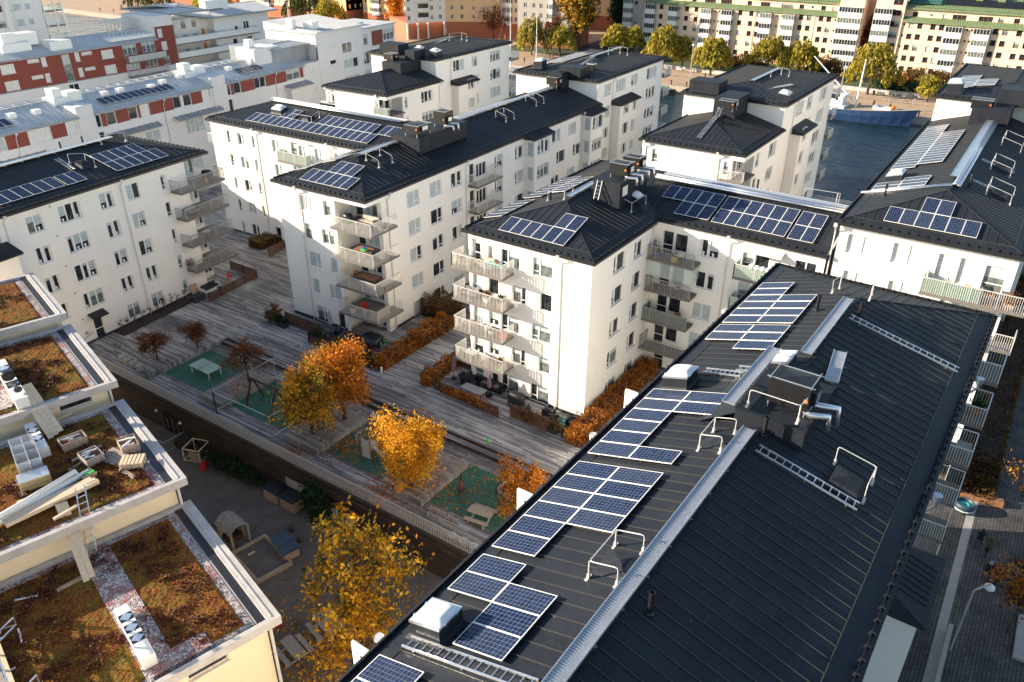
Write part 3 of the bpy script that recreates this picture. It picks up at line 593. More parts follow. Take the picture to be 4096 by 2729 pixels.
B.balcony('-x', 13.2, 42.2, 46.7, 1.0, zk(4, -.25), 'screen'); B.balcony('+y', 58.8, 13.2, 15.4, .9, zk(4, -.3), 'screen')
for k in range(5): B.balcony('+x', 67.6, 23.3, 27.0, 2.3, zk(k, -.1)+2.8, 'glass' if k % 2 else 'bars')
m = MB(); m.bar((12.95, 42.3, 13.35), (12.95, 46.5, 13.35), .16, .14); m.part('awning', M['white_metal'], B.root)
m = MB(); m.box(45.85, 48.5, 26.2, 29.4, 16.9, 18.0); m.box(45.78, 48.57, 26.13, 29.47, 18.0, 18.06); m.box(44.2, 46.2, 28.0, 29.8, 15.4, 17.6); m.part('plant_box', M['roof'], B.root)
m = MB(); m.box(11.9, 20.0, 25.8, 29.4, 15.0, 16.62); m.box(11.83, 20.07, 25.73, 29.47, 16.62, 16.68); m.part('plant_box', M['roof'], B.root)
# ================================================================== left block facing the yard (A)
A = Building('apartment_block', 'shaded white apartment block on the left above the yard, with round-the-corner balconies at its end', 'A', (-8, 53, 0), seed=5)
aw = []
for k in range(5):
    z = zk(k, .47, 2.83)
    aw += [(-16.25, z, 1.4, 1.5, '2'), (-9.2, z, 1.4, 1.5, '2'), (-6.33, z, 1.4, 1.5, '2'), (-2.82, z, .56, 1.45, 's')]
    if k: aw += [(-12.93, z, 2.1, 1.55, '3')]
    aw += [(-20.0, z, 1.4, 1.5, '2')]
aw += [(-13.15, .05, .95, 2.25, 'd', 'glass0')]
A.facade('-y', 46.8, -24.0, .0, 0, 14.1, aw, mix=(62, 22, 16, 0))
nw = []
for k in range(5): nw += [(.75, zk(k, .15, 2.83), .9, 2.1, 'd', 'glass0'), (1.95, zk(k, .5, 2.83), 1.1, 1.6, '2', 'glass0')]
A.facade('-y', 48.6, 0., 2.55, 0, 14.1, nw)
W_ = A.wb
W_.face([(0, 46.8, 0), (0, 48.6, 0), (0, 48.6, 14.1), (0, 46.8, 14.1)]); W_.face([(2.55, 48.6, 0), (2.55, 59.7, 0), (2.55, 59.7, 14.1), (2.55, 48.6, 14.1)]); W_.face([(2.55, 59.7, 0), (-24, 59.7, 0), (-24, 59.7, 14.1), (2.55, 59.7, 14.1)]); W_.face([(-24, 46.8, -3), (-24, 59.7, -3), (-24, 59.7, 14.1), (-24, 46.8, 14.1)])
W_.box(-24.3, -19.3, 45.2, 46.9, -3.4, 11.35); W_.box(-24, 0, 46.77, 47, -3.4, .22, 1)
W_.box(-11.6, -10.1, 46.76, 46.85, 11.55, 13.5, 0)
A.close([M['white'], M['plinth']])
A.roof(-24.4, 2.9, 46.35, 60.15, 14.2, .26, axis='x', hipA=False, hipB=True)
m = MB(); m.face([(-24.6, 44.9, 11.35), (-18.95, 44.9, 11.35), (-18.95, 46.8, 11.9), (-24.6, 46.8, 11.9)]); m.face([(-24.6, 44.9, 11.35), (-18.95, 44.9, 11.35), (-18.95, 44.9, 11.15), (-24.6, 44.9, 11.15)]); m.face([(-18.95, 44.9, 11.15), (-18.95, 44.9, 11.35), (-18.95, 46.8, 11.9), (-18.95, 46.8, 11.15)]); m.part('bay_roof', M['roof'], A.root)
m = MB(); m.face([(-14.1, 46.0, 2.5), (-12.4, 46.0, 2.5), (-12.4, 46.8, 2.85), (-14.1, 46.8, 2.85)]); m.box(-14.1, -12.4, 46.0, 46.05, 2.4, 2.5); m.part('door_canopy', M['fascia'], A.root)
A.pipe('-y', 46.8, -7.6, .1, 14.15); A.pipe('-y', 46.8, -18.8, 11.5, 14.15)
for k in range(1, 5): A.balcony('-y', 46.8, -2.2, 3.55, 1.5, zk(k, .05, 2.83), 'bars', inset=1.8, fm='rail_dark')
m = MB()
for k in range(1, 5):
    z = zk(k, .05, 2.83); m.face([(2.5, 46.9, z+1.1), (2.5, 48.6, z+1.1), (2.5, 48.6, z+2.55), (2.5, 46.9, z+2.55)]); m.face([(.05, 46.9, z+1.1), (.6, 46.85, z+1.1), (.6, 46.85, z+2.55), (.05, 46.9, z+2.55)])
m.part('balcony_glazing', M['balc_glass'], A.root)
m = MB()
for x, z in ((-14.7, 10.9), (-14.7, 8.05), (-14.6, 5.3), (-14.6, 13.6), (-14.6, 2.6)): m.tube([(x, 46.8, z), (x, 46.74, z)], .09, 10)
m.tube([(-14.6, 46.8, 1.2), (-14.6, 46.7, 1.2)], .17, 12); m.part('wall_vent', M['rail_dark'], A.root)
# ================================================================== lake blocks: F (+tower), B3 (+tower), D (+tower)
F = Building('lakeside_block', 'white canal side block with dark pyramid roof and tower, behind the middle block', 'W', (50, 7, 0), seed=11)
fw_ = [(2.8, zk(4), .6, 1.4, 's', 'glass2'), (11.0, zk(4), .7, 1.5, 's', 'glass2'), (2.8, zk(3), .6, 1.4, 's', 'glass2')]
F.facade('-x', 33.6, 3.4, 12.55, 0, 13.8, [fw_[1]]); F.facade('-x', 33.6, 1.1, 3.4, 0, 13.8, [fw_[0], fw_[2]]) if False else F.facade('-x', 33.6, 2.2, 3.4, 0, 13.8, [fw_[0], fw_[2]])
F.facade('-y', 3.4, 33.6, 37.4, 0, 13.6, [(34.6, zk(4, -.2), .95, 2.1, 'd', 'glass0'), (36.2, zk(4), 1.8, 1.5, '2', 'glass0')]) if False else None
F.facade('-y', 1.1, 37.4, 46.6, 0, 13.8, [(38.6, zk(k), 1.0, 1.5, '1') for k in (4, 3, 2)]+[(43.6, zk(k), 2.4, 1.55, '3') for k in (4, 3, 2)])
F.facade('-y', 2.2, 33.6, 37.4, 0, 13.8, [(34.6, zk(k, -.15), .95, 2.1, 'd', 'glass0') for k in (4, 3)]+[(36.2, zk(k), 1.6, 1.5, '2', 'glass0') for k in (4, 3)])
f2 = [(52.9, zk(5), 2.9, 1.6, 'q'), (57.1, zk(5), 1.9, 1.6, '2'), (63.2, zk(5), 3.3, 1.6, '3')]
for k in range(5): f2 += [(58.3, zk(k), 1.6, 1.5, '2', 'glass1'), (63.3, zk(k), 3.3, 1.6, '3')]
F.facade('-y', 1.3, 46.6, 68.0, 0, 16.6, f2, mix=(40, 50, 10, 0))
for k in range(5): F.facade('-y', .1, 51.0, 56.2, zk(k)-.42 if k else 0, zk(k+1)-.42 if k < 4 else 12.75, [(52.6, zk(k), 1.6, 1.5, 'n')])
W_ = F.wb
for x in (51., 56.2): W_.face([(x, .1, 0), (x, 1.3, 0), (x, 1.3, 12.75), (x, .1, 12.75)])
for q in ([(37.4, 1.1), (37.4, 2.2)], [(33.6, 12.55), (46.6, 12.55)]): W_.face([(*q[0], 0), (*q[1], 0), (*q[1], 13.8), (*q[0], 13.8)])
for q in ([(46.6, 1.3), (46.6, 13.6)], [(46.6, 13.6), (68, 13.6)], [(68, 1.3), (68, 13.6)]): W_.face([(*q[0], 0), (*q[1], 0), (*q[1], 16.6), (*q[0], 16.6)])
W_.box(33.2, 37.5, .8, 2.3, 13.35, 13.79)
F.close([M['white']])
F.roof(33.2, 46.6, .75, 12.95, 14.0, .27, axis='x', hipA=True, hipB=False); F.roof(46.2, 68.5, .9, 14.0, 16.72, .15, axis='x', seam=.62)
m = MB(); m.face([(50.6, -.3, 12.75), (56.6, -.3, 12.75), (56.6, 1.3, 13.3), (50.6, 1.3, 13.3)]); m.box(50.6, 56.6, -.3, -.25, 12.55, 12.75); m.face([(50.6, -.3, 12.55), (50.6, -.3, 12.75), (50.6, 1.3, 13.3), (50.6, 1.3, 12.55)]); m.part('bay_roof', M['roof'], F.root)
m = MB(); m.box(46.15, 48.9, 9.2, 12.9, 16.9, 18.2); m.box(46.1, 48.95, 9.15, 12.95, 18.2, 18.26); m.box(42.4, 46.9, 5.6, 8.2, 15.0, 17.5); m.part('plant_box', M['roof'], F.root)
F.pipe('-x', 33.6, 12.2, .1, 13.95); F.pipe('-x', 33.6, 3.7, .1, 13.95); F.pipe('-y', 1.3, 50.6, .1, 16.65)
F.balcony('-x', 33.6, .7, 3.3, .5, zk(4, -.2), 'bars', inset=3.6); F.balcony('-x', 33.6, .7, 3.3, .5, zk(3, -.2), 'bars', inset=3.6)
for k in range(5): F.balcony('+x', 68., .7, 4.6, 2.3, zk(k, 2.6), 'glass' if k % 2 else 'bars')
G3 = Building('lakeside_block', 'white lakeside block with a dark pyramid roof and green corner balcony, behind the left wing', 'B', (50, 56, 0), seed=12)
G3.facade('-x', 34.9, 51.0, 60.9, 0, 13.8, [(51.6, zk(k), .5, 1.45, 's', 'glass2') for k in (4, 3)]+[(59.6, zk(k), .55, 1.45, 's') for k in (4, 3)])
G3.facade('-y', 49.7, 38.2, 47.3, 0, 13.8, [(43.7, zk(k), 2.6, 1.5, 'q') for k in (4, 3)]+[(39.0, zk(k), .6, 1.5, 's', 'glass2') for k in (4, 3)])
G3.facade('-y', 51.6, 34.9, 38.2, 0, 13.8, [(35.9, zk(k, -.15), .95, 2.1, 'd', 'glass0') for k in (4, 3)]+[(37.2, zk(k), 1.0, 1.5, '1', 'glass0') for k in (4, 3)])
g4 = [(53.0, zk(5), 2.8, 1.55, 'q'), (57.2, zk(5), 1.5, 1.5, '2'), (63.0, zk(5), 2.9, 1.6, 'q')]
for k in (4, 3, 2): g4 += [(57.4, zk(k), 1.6, 1.5, 'n', 'glass1'), (63.1, zk(k), 3.0, 1.6, 'q', 'glass1' if k == 3 else None)]
G3.facade('-y', 50.7, 47.3, 67.2, 0, 16.6, g4)
for k in range(5): G3.facade('-y', 49.5, 51.2, 56.0, zk(k)-.42 if k else 0, zk(k+1)-.42 if k < 4 else 12.8, [(54.6, zk(k), 1.7, 1.5, 'n', 'glass1' if k == 3 else None)])
W_ = G3.wb
for x in (51.2, 56.): W_.face([(x, 49.5, 0), (x, 50.7, 0), (x, 50.7, 12.8), (x, 49.5, 12.8)])
for q in ([(38.2, 49.7), (38.2, 51.6)], [(34.9, 60.9), (47.3, 60.9)]): W_.face([(*q[0], 0), (*q[1], 0), (*q[1], 13.8), (*q[0], 13.8)])
for q in ([(47.3, 50.7), (47.3, 63)], [(47.3, 63), (67.2, 63)], [(67.2, 50.7), (67.2, 63)]): W_.face([(*q[0], 0), (*q[1], 0), (*q[1], 16.6), (*q[0], 16.6)])
W_.box(34.6, 38.3, 49.45, 51.7, 13.35, 13.79)
G3.close([M['white']])
G3.roof(34.5, 47.3, 49.3, 61.3, 14.0, .29, axis='x', hipA=True, hipB=False); G3.roof(46.9, 67.7, 50.3, 63.4, 16.72, .15, axis='x', seam=.62)
m = MB(); m.face([(50.8, 49.1, 12.8), (56.4, 49.1, 12.8), (56.4, 50.7, 13.3), (50.8, 50.7, 13.3)]); m.box(50.8, 56.4, 49.1, 49.15, 12.6, 12.8); m.face([(50.8, 49.1, 12.6), (50.8, 49.1, 12.8), (50.8, 50.7, 13.3), (50.8, 50.7, 12.6)]); m.part('bay_roof', M['roof'], G3.root)
m = MB(); m.box(46.85, 49.3, 57.2, 60.8, 16.9, 18.2); m.box(46.8, 49.35, 57.15, 60.85, 18.2, 18.26); m.box(42.6, 47.5, 53.4, 56.8, 15.0, 16.6); m.box(45.6, 48.2, 53.2, 54.9, 16.6, 17.9); m.part('plant_box', M['roof'], G3.root)
G3.pipe('-x', 34.9, 60.5, .1, 13.95); G3.pipe('-x', 34.9, 51.2, .1, 13.95); G3.pipe('-y', 49.7, 46.6, .1, 13.95); G3.pipe('-y', 50.7, 50.9, .1, 16.65)
G3.balcony('-x', 34.9, 49.3, 51.8, .5, zk(4, -.15), 'screen', inset=3.3)
for k in range(4): G3.balcony('+x', 67.2, 50.2, 54, 2.3, zk(k, 2.7)+2.8, 'glass' if k % 2 else 'bars')
D = Building('lakeside_block', 'tall white block at the right edge, its long balcony partly hung with green cloth', 'W', (40, -19.5, 0), seed=13)
dw = [(-15.5, zk(5), 2.05, 1.5, '2', 'glass3'), (-18.6, zk(5), 2.05, 1.5, '2', 'glass3'), (-21.15, zk(5, -.3), 1.25, 1.9, '1', 'glass3'), (-22.35, zk(5, -.3), .95, 1.9, '1', 'glass3'), (-24.1, zk(5, -.75), 1.3, 2.2, 'd', 'glass2')]
for k in (4, 3): dw += [(-15.5, zk(k), 1.6, 1.5, '2', 'glass3'), (-18.65, zk(k), 1.6, 1.5, '2', 'glass3'), (-22., zk(k, -.3), 1.3, 1.9, 'd', 'glass2')]
D.facade('-x', 11.47, -25.2, -13.8, 0, 16.6, dw)
W_ = D.wb
for q in ([(11.47, -13.8), (47.4, -13.8)], [(11.47, -25.2), (47.4, -25.2)]): W_.face([(*q[0], -3.4), (*q[1], -3.4), (*q[1], 16.6), (*q[0], 16.6)])
for q in ([(47.4, -13.8), (47.4, -26)], [(47.4, -13.8), (68.5, -13.8)], [(68.5, -13.8), (68.5, -26)], [(47.4, -26), (68.5, -26)]): W_.face([(*q[0], -3.4), (*q[1], -3.4), (*q[1], 19.3), (*q[0], 19.3)])
D.close([M['white']])
D.roof(11.03, 47.6, -25.6, -13.42, 16.72, axis='x', hipA=True, hipB=False); D.roof(47.2, 69, -26.5, -13.4, 19.42, .15, axis='x', seam=.62)
m = MB(); m.box(46.4, 49.5, -24.4, -19.3, 19.4, 20.9); m.box(42.5, 47.8, -20.9, -17.6, 17.6, 19.6); m.part('plant_box', M['roof'], D.root)
D.pipe('-x', 11.47, -13.55, .1, 16.65)
D.balcony('-x', 11.47, -26.4, -20.0, 1.45, zk(5, -.87), 'screen', scr=(.42, 1.)); D.balcony('-x', 11.47, -26.4, -20.0, 1.45, zk(4, -.87), 'bars')
for k in range(3): D.balcony('+y', -13.8, 24+k*6, 28+k*6, 1.3, 13.3, 'bars')
# ================================================================== the big dark roof in front (R)
RB = Building('apartment_block', 'nearest block, its long dark seamed roof covered with rows of solar panels', 'R', (-20, -18.6, -3.4), seed=14)
W_ = RB.wb
RB.facade('+y', -12.78, -60, .8, -.5, 16.6, [(x, zk(k), 1.6, 1.45, '2') for x in range(-56, 0, 4) for k in (5, 4, 3, 2)])
RB.facade('-x', -60.0, -24.5, -12.78, -3.4, 16.6, []); RB.facade('+x', .8, -24.5, -12.78, -3.4, 16.6, [(-16, zk(k), 1.6, 1.45, '2') for k in (5, 4, 3)])
RB.facade('-y', -24.5, -60, .8, -3.4, 16.6, [(x, zk(k, -.5), 1.5, 1.5, '2') for x in (-8, -5, -18.5, -22, -26, -30) for k in range(0, 6)]+[(-.6, zk(k, -.9), .95, 2.1, 'd', 'glass0') for k in range(1, 6)])
W_.box(-15.8, -11.2, -26.0, -24.5, -3.4, 8.85, 1)
RB.close([M['white'], M['soffit']])
RB.roof(-60.4, 1.25, -24.93, -12.33, 16.7, .294, axis='x', hipA=True, hipB=True, fas=.3)
for k in range(6): RB.balcony('-y', -24.5, -1.62, .62, 1.48, 14.1-2.82*k, 'bars', fm='rail')
m = MB(); x0, x1, y0, y1, z = -16.1, -10.9, -26.3, -24.52, 9.0
m.face([(x0, y0, z), (x1, y0, z), (x1-.9, y1, z+.55), (x0+.9, y1, z+.55)]); m.face([(x0, y0, z), (x0+.9, y1, z+.55), (x0, y1, z)]); m.face([(x1, y0, z), (x1, y1, z), (x1-.9, y1, z+.55)]); m.box(x0, x1, y0, y1, z-.16, z-.003, 1)
for k in range(1, 8): x = x0+.9+(x1-x0-1.8)*k/8; m.bar((x, y0+.2, z+.08), (x, y1, z+.56), .03, .05)
m.part('bay_roof', [M['roof'], M['fascia']], RB.root)
m = MB(); m.box(-19.5, -15.6, -20.3, -17.5, 17.2, 18.98); m.box(-19.54, -15.56, -20.34, -17.46, 18.98, 19.03); m.face([(-19.5, -17.5, 18.8), (-14.2, -17.5, 18.6), (-13.6, -16.0, 17.78), (-19.5, -16.0, 17.78)]); m.face([(-15.6, -17.5, 18.9), (-15.6, -20.3, 18.9), (-13.7, -20.2, 18.1), (-13.7, -18.6, 18.6)]); m.part('plant_box', M['roof'], RB.root)
for x in (-6.2, -16.9): 
    m = MB(); m.lathe(x, -25.15, [(.05, 15.9), (.09, 16.1), (.16, 16.25), (.19, 16.5), (.15, 16.5)]); m.tube([(x, -25.15, 15.95), (x, -24.9, 15.6), (x, -24.65, 15.4), (x, -24.62, -3)], .06); m.part('downpipe', M['steel'], RB.root)
for x in (-6.3, -21.2, -34.6):
    m = MB(); m.lathe(x, -12.05, [(.06, 15.9), (.14, 16.2), (.17, 16.45), (.13, 16.44)]); m.tube([(x, -12.05, 15.95), (x, -12.5, 15.5), (x, -12.66, 0)], .06); m.part('downpipe', M['pipe'], RB.root)
for x in (-15.8, -34.7, -25.2):
    m = MB(); m.box(x-.02, x+.02, -12.7, -10.9, 13.0, 15.5); m.bar((x, -12.75, 15.52), (x, -10.85, 15.52), .08); m.bar((x, -10.87, 13), (x, -10.87, 15.52), .08); m.part('balcony_screen', M['white_metal'], RB.root)
# ================================================================== solar panels: each one a thing
def panel_meshes(w, l):
    f = MB(); b = .026; t = .035
    for q in ((0, w, 0, b), (0, w, l-b, l), (0, b, b, l-b), (w-b, w, b, l-b)): f.box(*q, 0, t)
    f.box(b, w-b, b, l-b, 0, .012, 1)
    for y in (l*.25, l*.75): f.box(w*.08, w*.08+.05, y-.02, y+.02, -.09, 0, 0); f.box(w*.92-.05, w*.92, y-.02, y+.02, -.09, 0, 0)
    g = MB(); g.face([(b, b, .028), (w-b, b, .028), (w-b, l-b, .028), (b, l-b, .028)])
    return f.mesh('solar_panel', [M['white_metal'], M['black']]), g.mesh('cell_sheet', M['cells'])
PW, PL = .97, 1.88
PMESH = panel_meshes(PW, PL)
ORD = ['first', 'second', 'third', 'fourth', 'fifth', 'sixth', 'seventh', 'eighth', 'ninth', 'tenth', 'eleventh', 'twelfth', 'thirteenth', 'fourteenth', 'fifteenth', 'sixteenth', 'seventeenth', 'eighteenth', 'nineteenth', 'twentieth']
SEEN = set()
def array(fr, o, u, v, rows, where, rown, colw, lift=.13, group=None, pu=.985, pv=1.905):
    """o: corner on the roof; u: step along the short side of a panel, v: along its long side (unit vectors); rows: one list of columns for each step along v"""
    u = Vector(u).normalized(); v = Vector(v).normalized(); n = u.cross(v)
    flip = n.z < 0
    if flip: n = -n
    g = R(FR[fr][2]); RZ = Matrix.Rotation(g, 3, 'Z')
    for j, cols in enumerate(rows):
        for i in cols:
            p = Vector(o)+u*(i*pu)+v*(j*pv)+n*lift
            if flip: p = p+u*PW
            ob = bpy.data.objects.new('solar_panel', PMESH[0]); COL.objects.link(ob)
            U = RZ @ (u if not flip else -u); V = RZ @ v; N_ = RZ @ n; L = wld(fr, p)
            ob.matrix_world = Matrix(((U.x, V.x, N_.x, L.x), (U.y, V.y, N_.y, L.y), (U.z, V.z, N_.z, L.z), (0, 0, 0, 1)))
            c = bpy.data.objects.new('cell_sheet', PMESH[1]); COL.objects.link(c); c.parent = ob
            k = cols.index(i) if isinstance(cols, list) else i
            lab = 'solar panel, %s %s, %s, %s' % (ORD[i], colw, rown[j], where)
            assert lab not in SEEN, lab
            SEEN.add(lab); tag(ob, lab, 'solar panel', group or ('solar panels on the '+where.split(' on the ')[-1]))
rg = lambda a, b: list(range(a, b))
s29 = .294
RV = (0, -1, s29); RU = (-1, 0, 0)
def ro(x, y=-12.95): return (x, y, 16.7+s29*(-12.33-y))
lo = ['outer row', 'inner row']
cw_ = 'from the far end'
array('R', ro(-2.75), RU, RV, [rg(0, 6), rg(2, 6)], 'farthest array, near roof', lo, cw_, group='solar panels on the near roof', pu=1.05)
array('R', ro(-9.25), RU, RV, [rg(0, 2), rg(0, 3)], 'array behind the rear skylight, near roof', lo, cw_, group='solar panels on the near roof', pu=1.05)
array('R', ro(-17.15), RU, RV, [rg(0, 6), [0, 1, 5]], 'array by the ventilation unit, near roof', lo, cw_, group='solar panels on the near roof', pu=1.01)
array('R', ro(-23.85), RU, RV, [rg(0, 6), rg(0, 4)], 'middle array of the near roof', lo, cw_, group='solar panels on the near roof', pu=.99)
array('R', ro(-30.25), RU, RV, [rg(0, 2), rg(1, 4)], 'array beside the nearest skylight, near roof', lo, cw_, group='solar panels on the near roof', pu=.98)
array('R', ro(-35.4), RU, RV, [rg(0, 4), []], 'array at the bottom edge, near roof', lo, cw_, group='solar panels on the near roof', pu=.98)
S3 = .297
FV = (1, 0, S3); FU = (0, -1, 0); rl = ['lower row', 'upper row']; al = 'from the left'
def fo(x, y, x0=0, ze=14.): return (x, y, ze+S3*(x-x0))
array('W', fo(.86, 9.05), FU, FV, [rg(0, 6), [4, 5]], 'on the middle block end roof', rl, al, pu=.985)
array('W', fo(12.05, 1.25, 11.03), FU, FV, [[2, 3, 4], rg(0, 5)], 'first array on the right wing roof', rl, al)
array('W', fo(12.0, -3.95, 11.03), FU, FV, [rg(0, 6)]*2, 'long array on the right wing roof', rl, al)
array('W', fo(11.95, -10.08, 11.03), FU, FV, [rg(0, 2)]*2, 'end array on the right wing roof', rl, al)
array('W', fo(12.0, -16.44, 11.03, 16.72), FU, FV, [rg(0, 6), [2, 3]], 'on the right edge block end roof', rl, al, pu=.992)
array('B', fo(1.32, 31.5, .47), FU, FV, [rg(0, 6), [2, 3, 4]], 'on the left block end roof', rl, al, pu=.97)
array('B', fo(13.85, 53.1, 12.85), FU, FV, [rg(0, 19), [4, 5]+rg(10, 18)], 'on the left wing roof', rl, al)
array('B', fo(15.72, 34.55, 12.85), FU, FV, [[0, 1]], 'beside the ventilation units, left wing roof', ['short row'], al)
LV = (0, -1, S3); LU = (1, 0, 0)
array('W', (2.6, 11.75, 14+S3*.4), LU, LV, [rg(0, 5)+rg(6, 13), rg(7, 12)], 'on the shaded far slope of the middle block', ['eave row', 'ridge row'], 'along')
array('B', (3.2, 34.15, 14+S3*.45), LU, LV, [rg(0, 8), [2, 3, 4]], 'on the pale far slope of the left block', ['eave row', 'ridge row'], 'along')
array('B', (27.0, 34.1, 14+S3*.5), LU, LV, [rg(0, 12), rg(0, 12)], 'on the far slope beyond the units, left block', ['eave row', 'ridge row'], 'along')
array('W', (18.9, -14.15, 16.72+S3*.73), LU, LV, [[0, 1], rg(0, 3)], 'small array on the canal slope of the right block', ['eave row', 'ridge row'], 'along')
array('W', (25.5, -14.2, 16.72+S3*.78), LU, LV, [rg(0, 18), rg(1, 14)], 'long array on the canal slope of the right block', ['eave row', 'ridge row'], 'along')
AV = (0, 1, .26); AU = (1, 0, 0)
def ao(x, y): return (x, y, 14.2+.26*(y-46.35))
array('A', ao(-7.0, 47.45), AU, AV, [rg(0, 6), rg(0, 5)], 'big array on the yard block roof', rl, al, pu=.99, pv=1.9)
array('A', ao(-12.0, 47.6), AU, AV, [[0, 1]], 'pair on the yard block roof', ['single row'], al)
array('A', ao(-18.1, 47.65), AU, AV, [rg(0, 6)], 'left hand array on the yard block roof', ['single row'], al)
array('W', (58.8, -14.6, 19.42+.15*1.2), (-1, 0, 0), (0, -1, .15), [rg(0, 8), rg(3, 7)], 'on the tower roof at the right edge', ['eave row', 'ridge row'], 'along')
array('B', (50, 35.8, 16.72+.15*.8), LU, (0, -1, .15), [rg(0, 13), rg(2, 11)], 'pale array on the tower roof of the left block', ['eave row', 'ridge row'], 'along')
# ================================================================== things standing on the roofs
def skylight(label, fr, x, y, z, sx, sy, tilt, h=.62, flat=False, group=None):
    """tilt: (slope in x, slope in y); sits on a sloping roof"""
    t = thing('roof_skylight', label, 'skylight', fr, (x, y, z), group, own=True)
    f = lambda a, b, c: (a, b, c+tilt[0]*a+tilt[1]*b)
    def ring(m, s0, s1, z0, z1, mi=0):
        A = [(-s0[0], -s0[1]), (s0[0], -s0[1]), (s0[0], s0[1]), (-s0[0], s0[1])]; Bq = [(-s1[0], -s1[1]), (s1[0], -s1[1]), (s1[0], s1[1]), (-s1[0], s1[1])]
        for k in range(4): l = (k+1) % 4; m.face([f(*A[k], z0), f(*A[l], z0), f(*Bq[l], z1), f(*Bq[k], z1)], mi)
    hx, hy = sx/2, sy/2
    m = MB(); ring(m, (hx*1.28, hy*1.28), (hx*1.02, hy*1.02), -.03, .16); ring(m, (hx*1.02, hy*1.02), (hx*.97, hy*.97), .16, h); m.part('curb', M['roof'], t)
    m = MB(); ring(m, (hx*1.02, hy*1.02), (hx*1.02, hy*1.02), h, h+.09); ring(m, (hx*1.02, hy*1.02), (hx*.9, hy*.9), h+.09, h+.1)
    for a, b in ((.5, 1), (-.5, 1), (.5, -1), (-.5, -1)): p = f(hx*a, hy*b*1.03, h+.05); m.box(p[0]-.04, p[0]+.04, p[1]-.03, p[1]+.03, p[2]-.05, p[2]+.06)
    m.part('rim', M['alu'], t)
    m = MB(); N_ = 8; g = []
    for i in range(N_+1):
        for j in range(N_+1):
            a = -1+2*i/N_; b = -1+2*j/N_; hh = 0 if flat else .2*((1-a**4)*(1-b**4))**.6
            g.append(f(a*hx*.92, b*hy*.92, h+.1+hh))
    for i in range(N_):
        for j in range(N_): q = i*(N_+1)+j; m.face([g[q], g[q+N_+1], g[q+N_+2], g[q+1]])
    me = m.mesh('dome', M['dome'] if not flat else M['white_metal'], smooth=not flat)
    bm = bmesh.new(); bm.from_mesh(me); bmesh.ops.remove_doubles(bm, verts=bm.verts, dist=1e-4); bm.to_mesh(me); bm.free(); me.polygons.foreach_set('use_smooth', [not flat]*len(me.polygons))
    o = bpy.data.objects.new('dome', me); COL.objects.link(o); o.parent = t; return t
rzv = lambda y: 16.7+s29*(-12.33-y)
skylight('large domed skylight near the eave, nearest on the near roof', 'R', -33.75, -13.75, rzv(-13.75), 1.1, 1.2, (0, -s29))
skylight('domed skylight at the near roof eave with a ladder beside it', 'R', -16.25, -13.75, rzv(-13.75), 1.25, 1.2, (0, -s29))
skylight('flat white lidded roof hatch near the ridge of the near roof', 'R', -14.1, -17.45, rzv(-17.45), 1.3, 1.25, (0, -s29), .6, True)
skylight('domed skylight on the dark side slope of the middle block', 'W', 11.7, 2.75, 14+S3*2.75, 1.15, 1.1, (0, S3))
skylight('domed skylight beside panels on the right block far slope', 'W', 22.5, -15.1, 16.72+S3*1.7, 1.7, 1.2, (0, -S3), .45)
skylight('domed skylight at the end of the left wing roof', 'B', 16.7, 50.4, 14+S3*3.85, 1.0, 1.6, (S3, 0), .45)
skylight('domed skylight beyond the left wing ridge', 'B', 20.6, 46.4, 14+S3*4.2, 1.0, 1.6, (-S3, 0), .6)
skylight('domed skylight on the roof edge of the tower right of the middle block', 'W', 47.6, 1.8, 16.85, 1.3, 1.2, (.1, .1), .95)
skylight('domed skylight on the front tower roof corner of the right edge block', 'W', 49.2, -15.0, 19.7, 1.7, 1.4, (.1, -.1), .95)
skylight('domed skylight on the near tower roof corner of the left block', 'B', 48.2, 33.6, 17.2, 1.3, 1.3, (.1, -.1), .9)
skylight('domed skylight on the tower roof corner behind the green balcony', 'B', 48.6, 51.6, 16.95, 1.3, 1.2, (.1, .1), .8)
def ladder(label, fr, p, q, across, rungs, wd=.42, mat='alu', group='roof ladders'):
    p = Vector(p); q = Vector(q); a = Vector(across).normalized()*wd/2
    base = (p+q)/2
    m = MB(); m.bar(p-a, q-a, .05, .07); m.bar(p+a, q+a, .05, .07)
    for k in range(rungs): c = p.lerp(q, (k+.5)/rungs); m.bar(c-a, c+a, .035)
    for k in (0.1, .5, .9): c = p.lerp(q, k); m.box(c.x-.03-a.x, c.x+.03-a.x, c.y-.03-a.y, c.y+.03-a.y, c.z-.12, c.z); m.box(c.x-.03+a.x, c.x+.03+a.x, c.y-.03+a.y, c.y+.03+a.y, c.z-.12, c.z)
    return m.top('roof_ladder', M[mat], label, 'ladder', fr, tuple(base), group)
def rp(x, y, h=.15): return (x, y, 16.7+s29*min(-12.33-y, y+24.93)+h)
ladder('aluminium roof ladder beside the nearest skylight on the near roof', 'R', rp(-34.62, -13.3), rp(-34.55, -17.9), (1, 0, 0), 16)
ladder('aluminium roof ladder lying beyond the skylight of the near roof', 'R', rp(-14.9, -14.4), rp(-15.15, -16.25), (1, 0, 0), 8)
ladder('short aluminium ladder near the flat hatch on the near roof', 'R', rp(-14.5, -15.8), rp(-14.6, -17.2), (1, 0, 0), 5)
ladder('long pale ladder on the dark slope below the far hip of the near roof', 'R', rp(-7.62, -18.9), rp(-7.12, -24.15), (1, 0, 0), 16)
ladder('long pale ladder on the dark slope in front of the ventilation unit', 'R', rp(-20.95, -19.0), rp(-20.7, -22.9), (1, 0, 0), 13)
ladder('aluminium ladder down the dark side slope of the middle block', 'W', (10.2, 6.0, 15.9), (10.3, 3.2, 15.07), (1, 0, 0), 11)
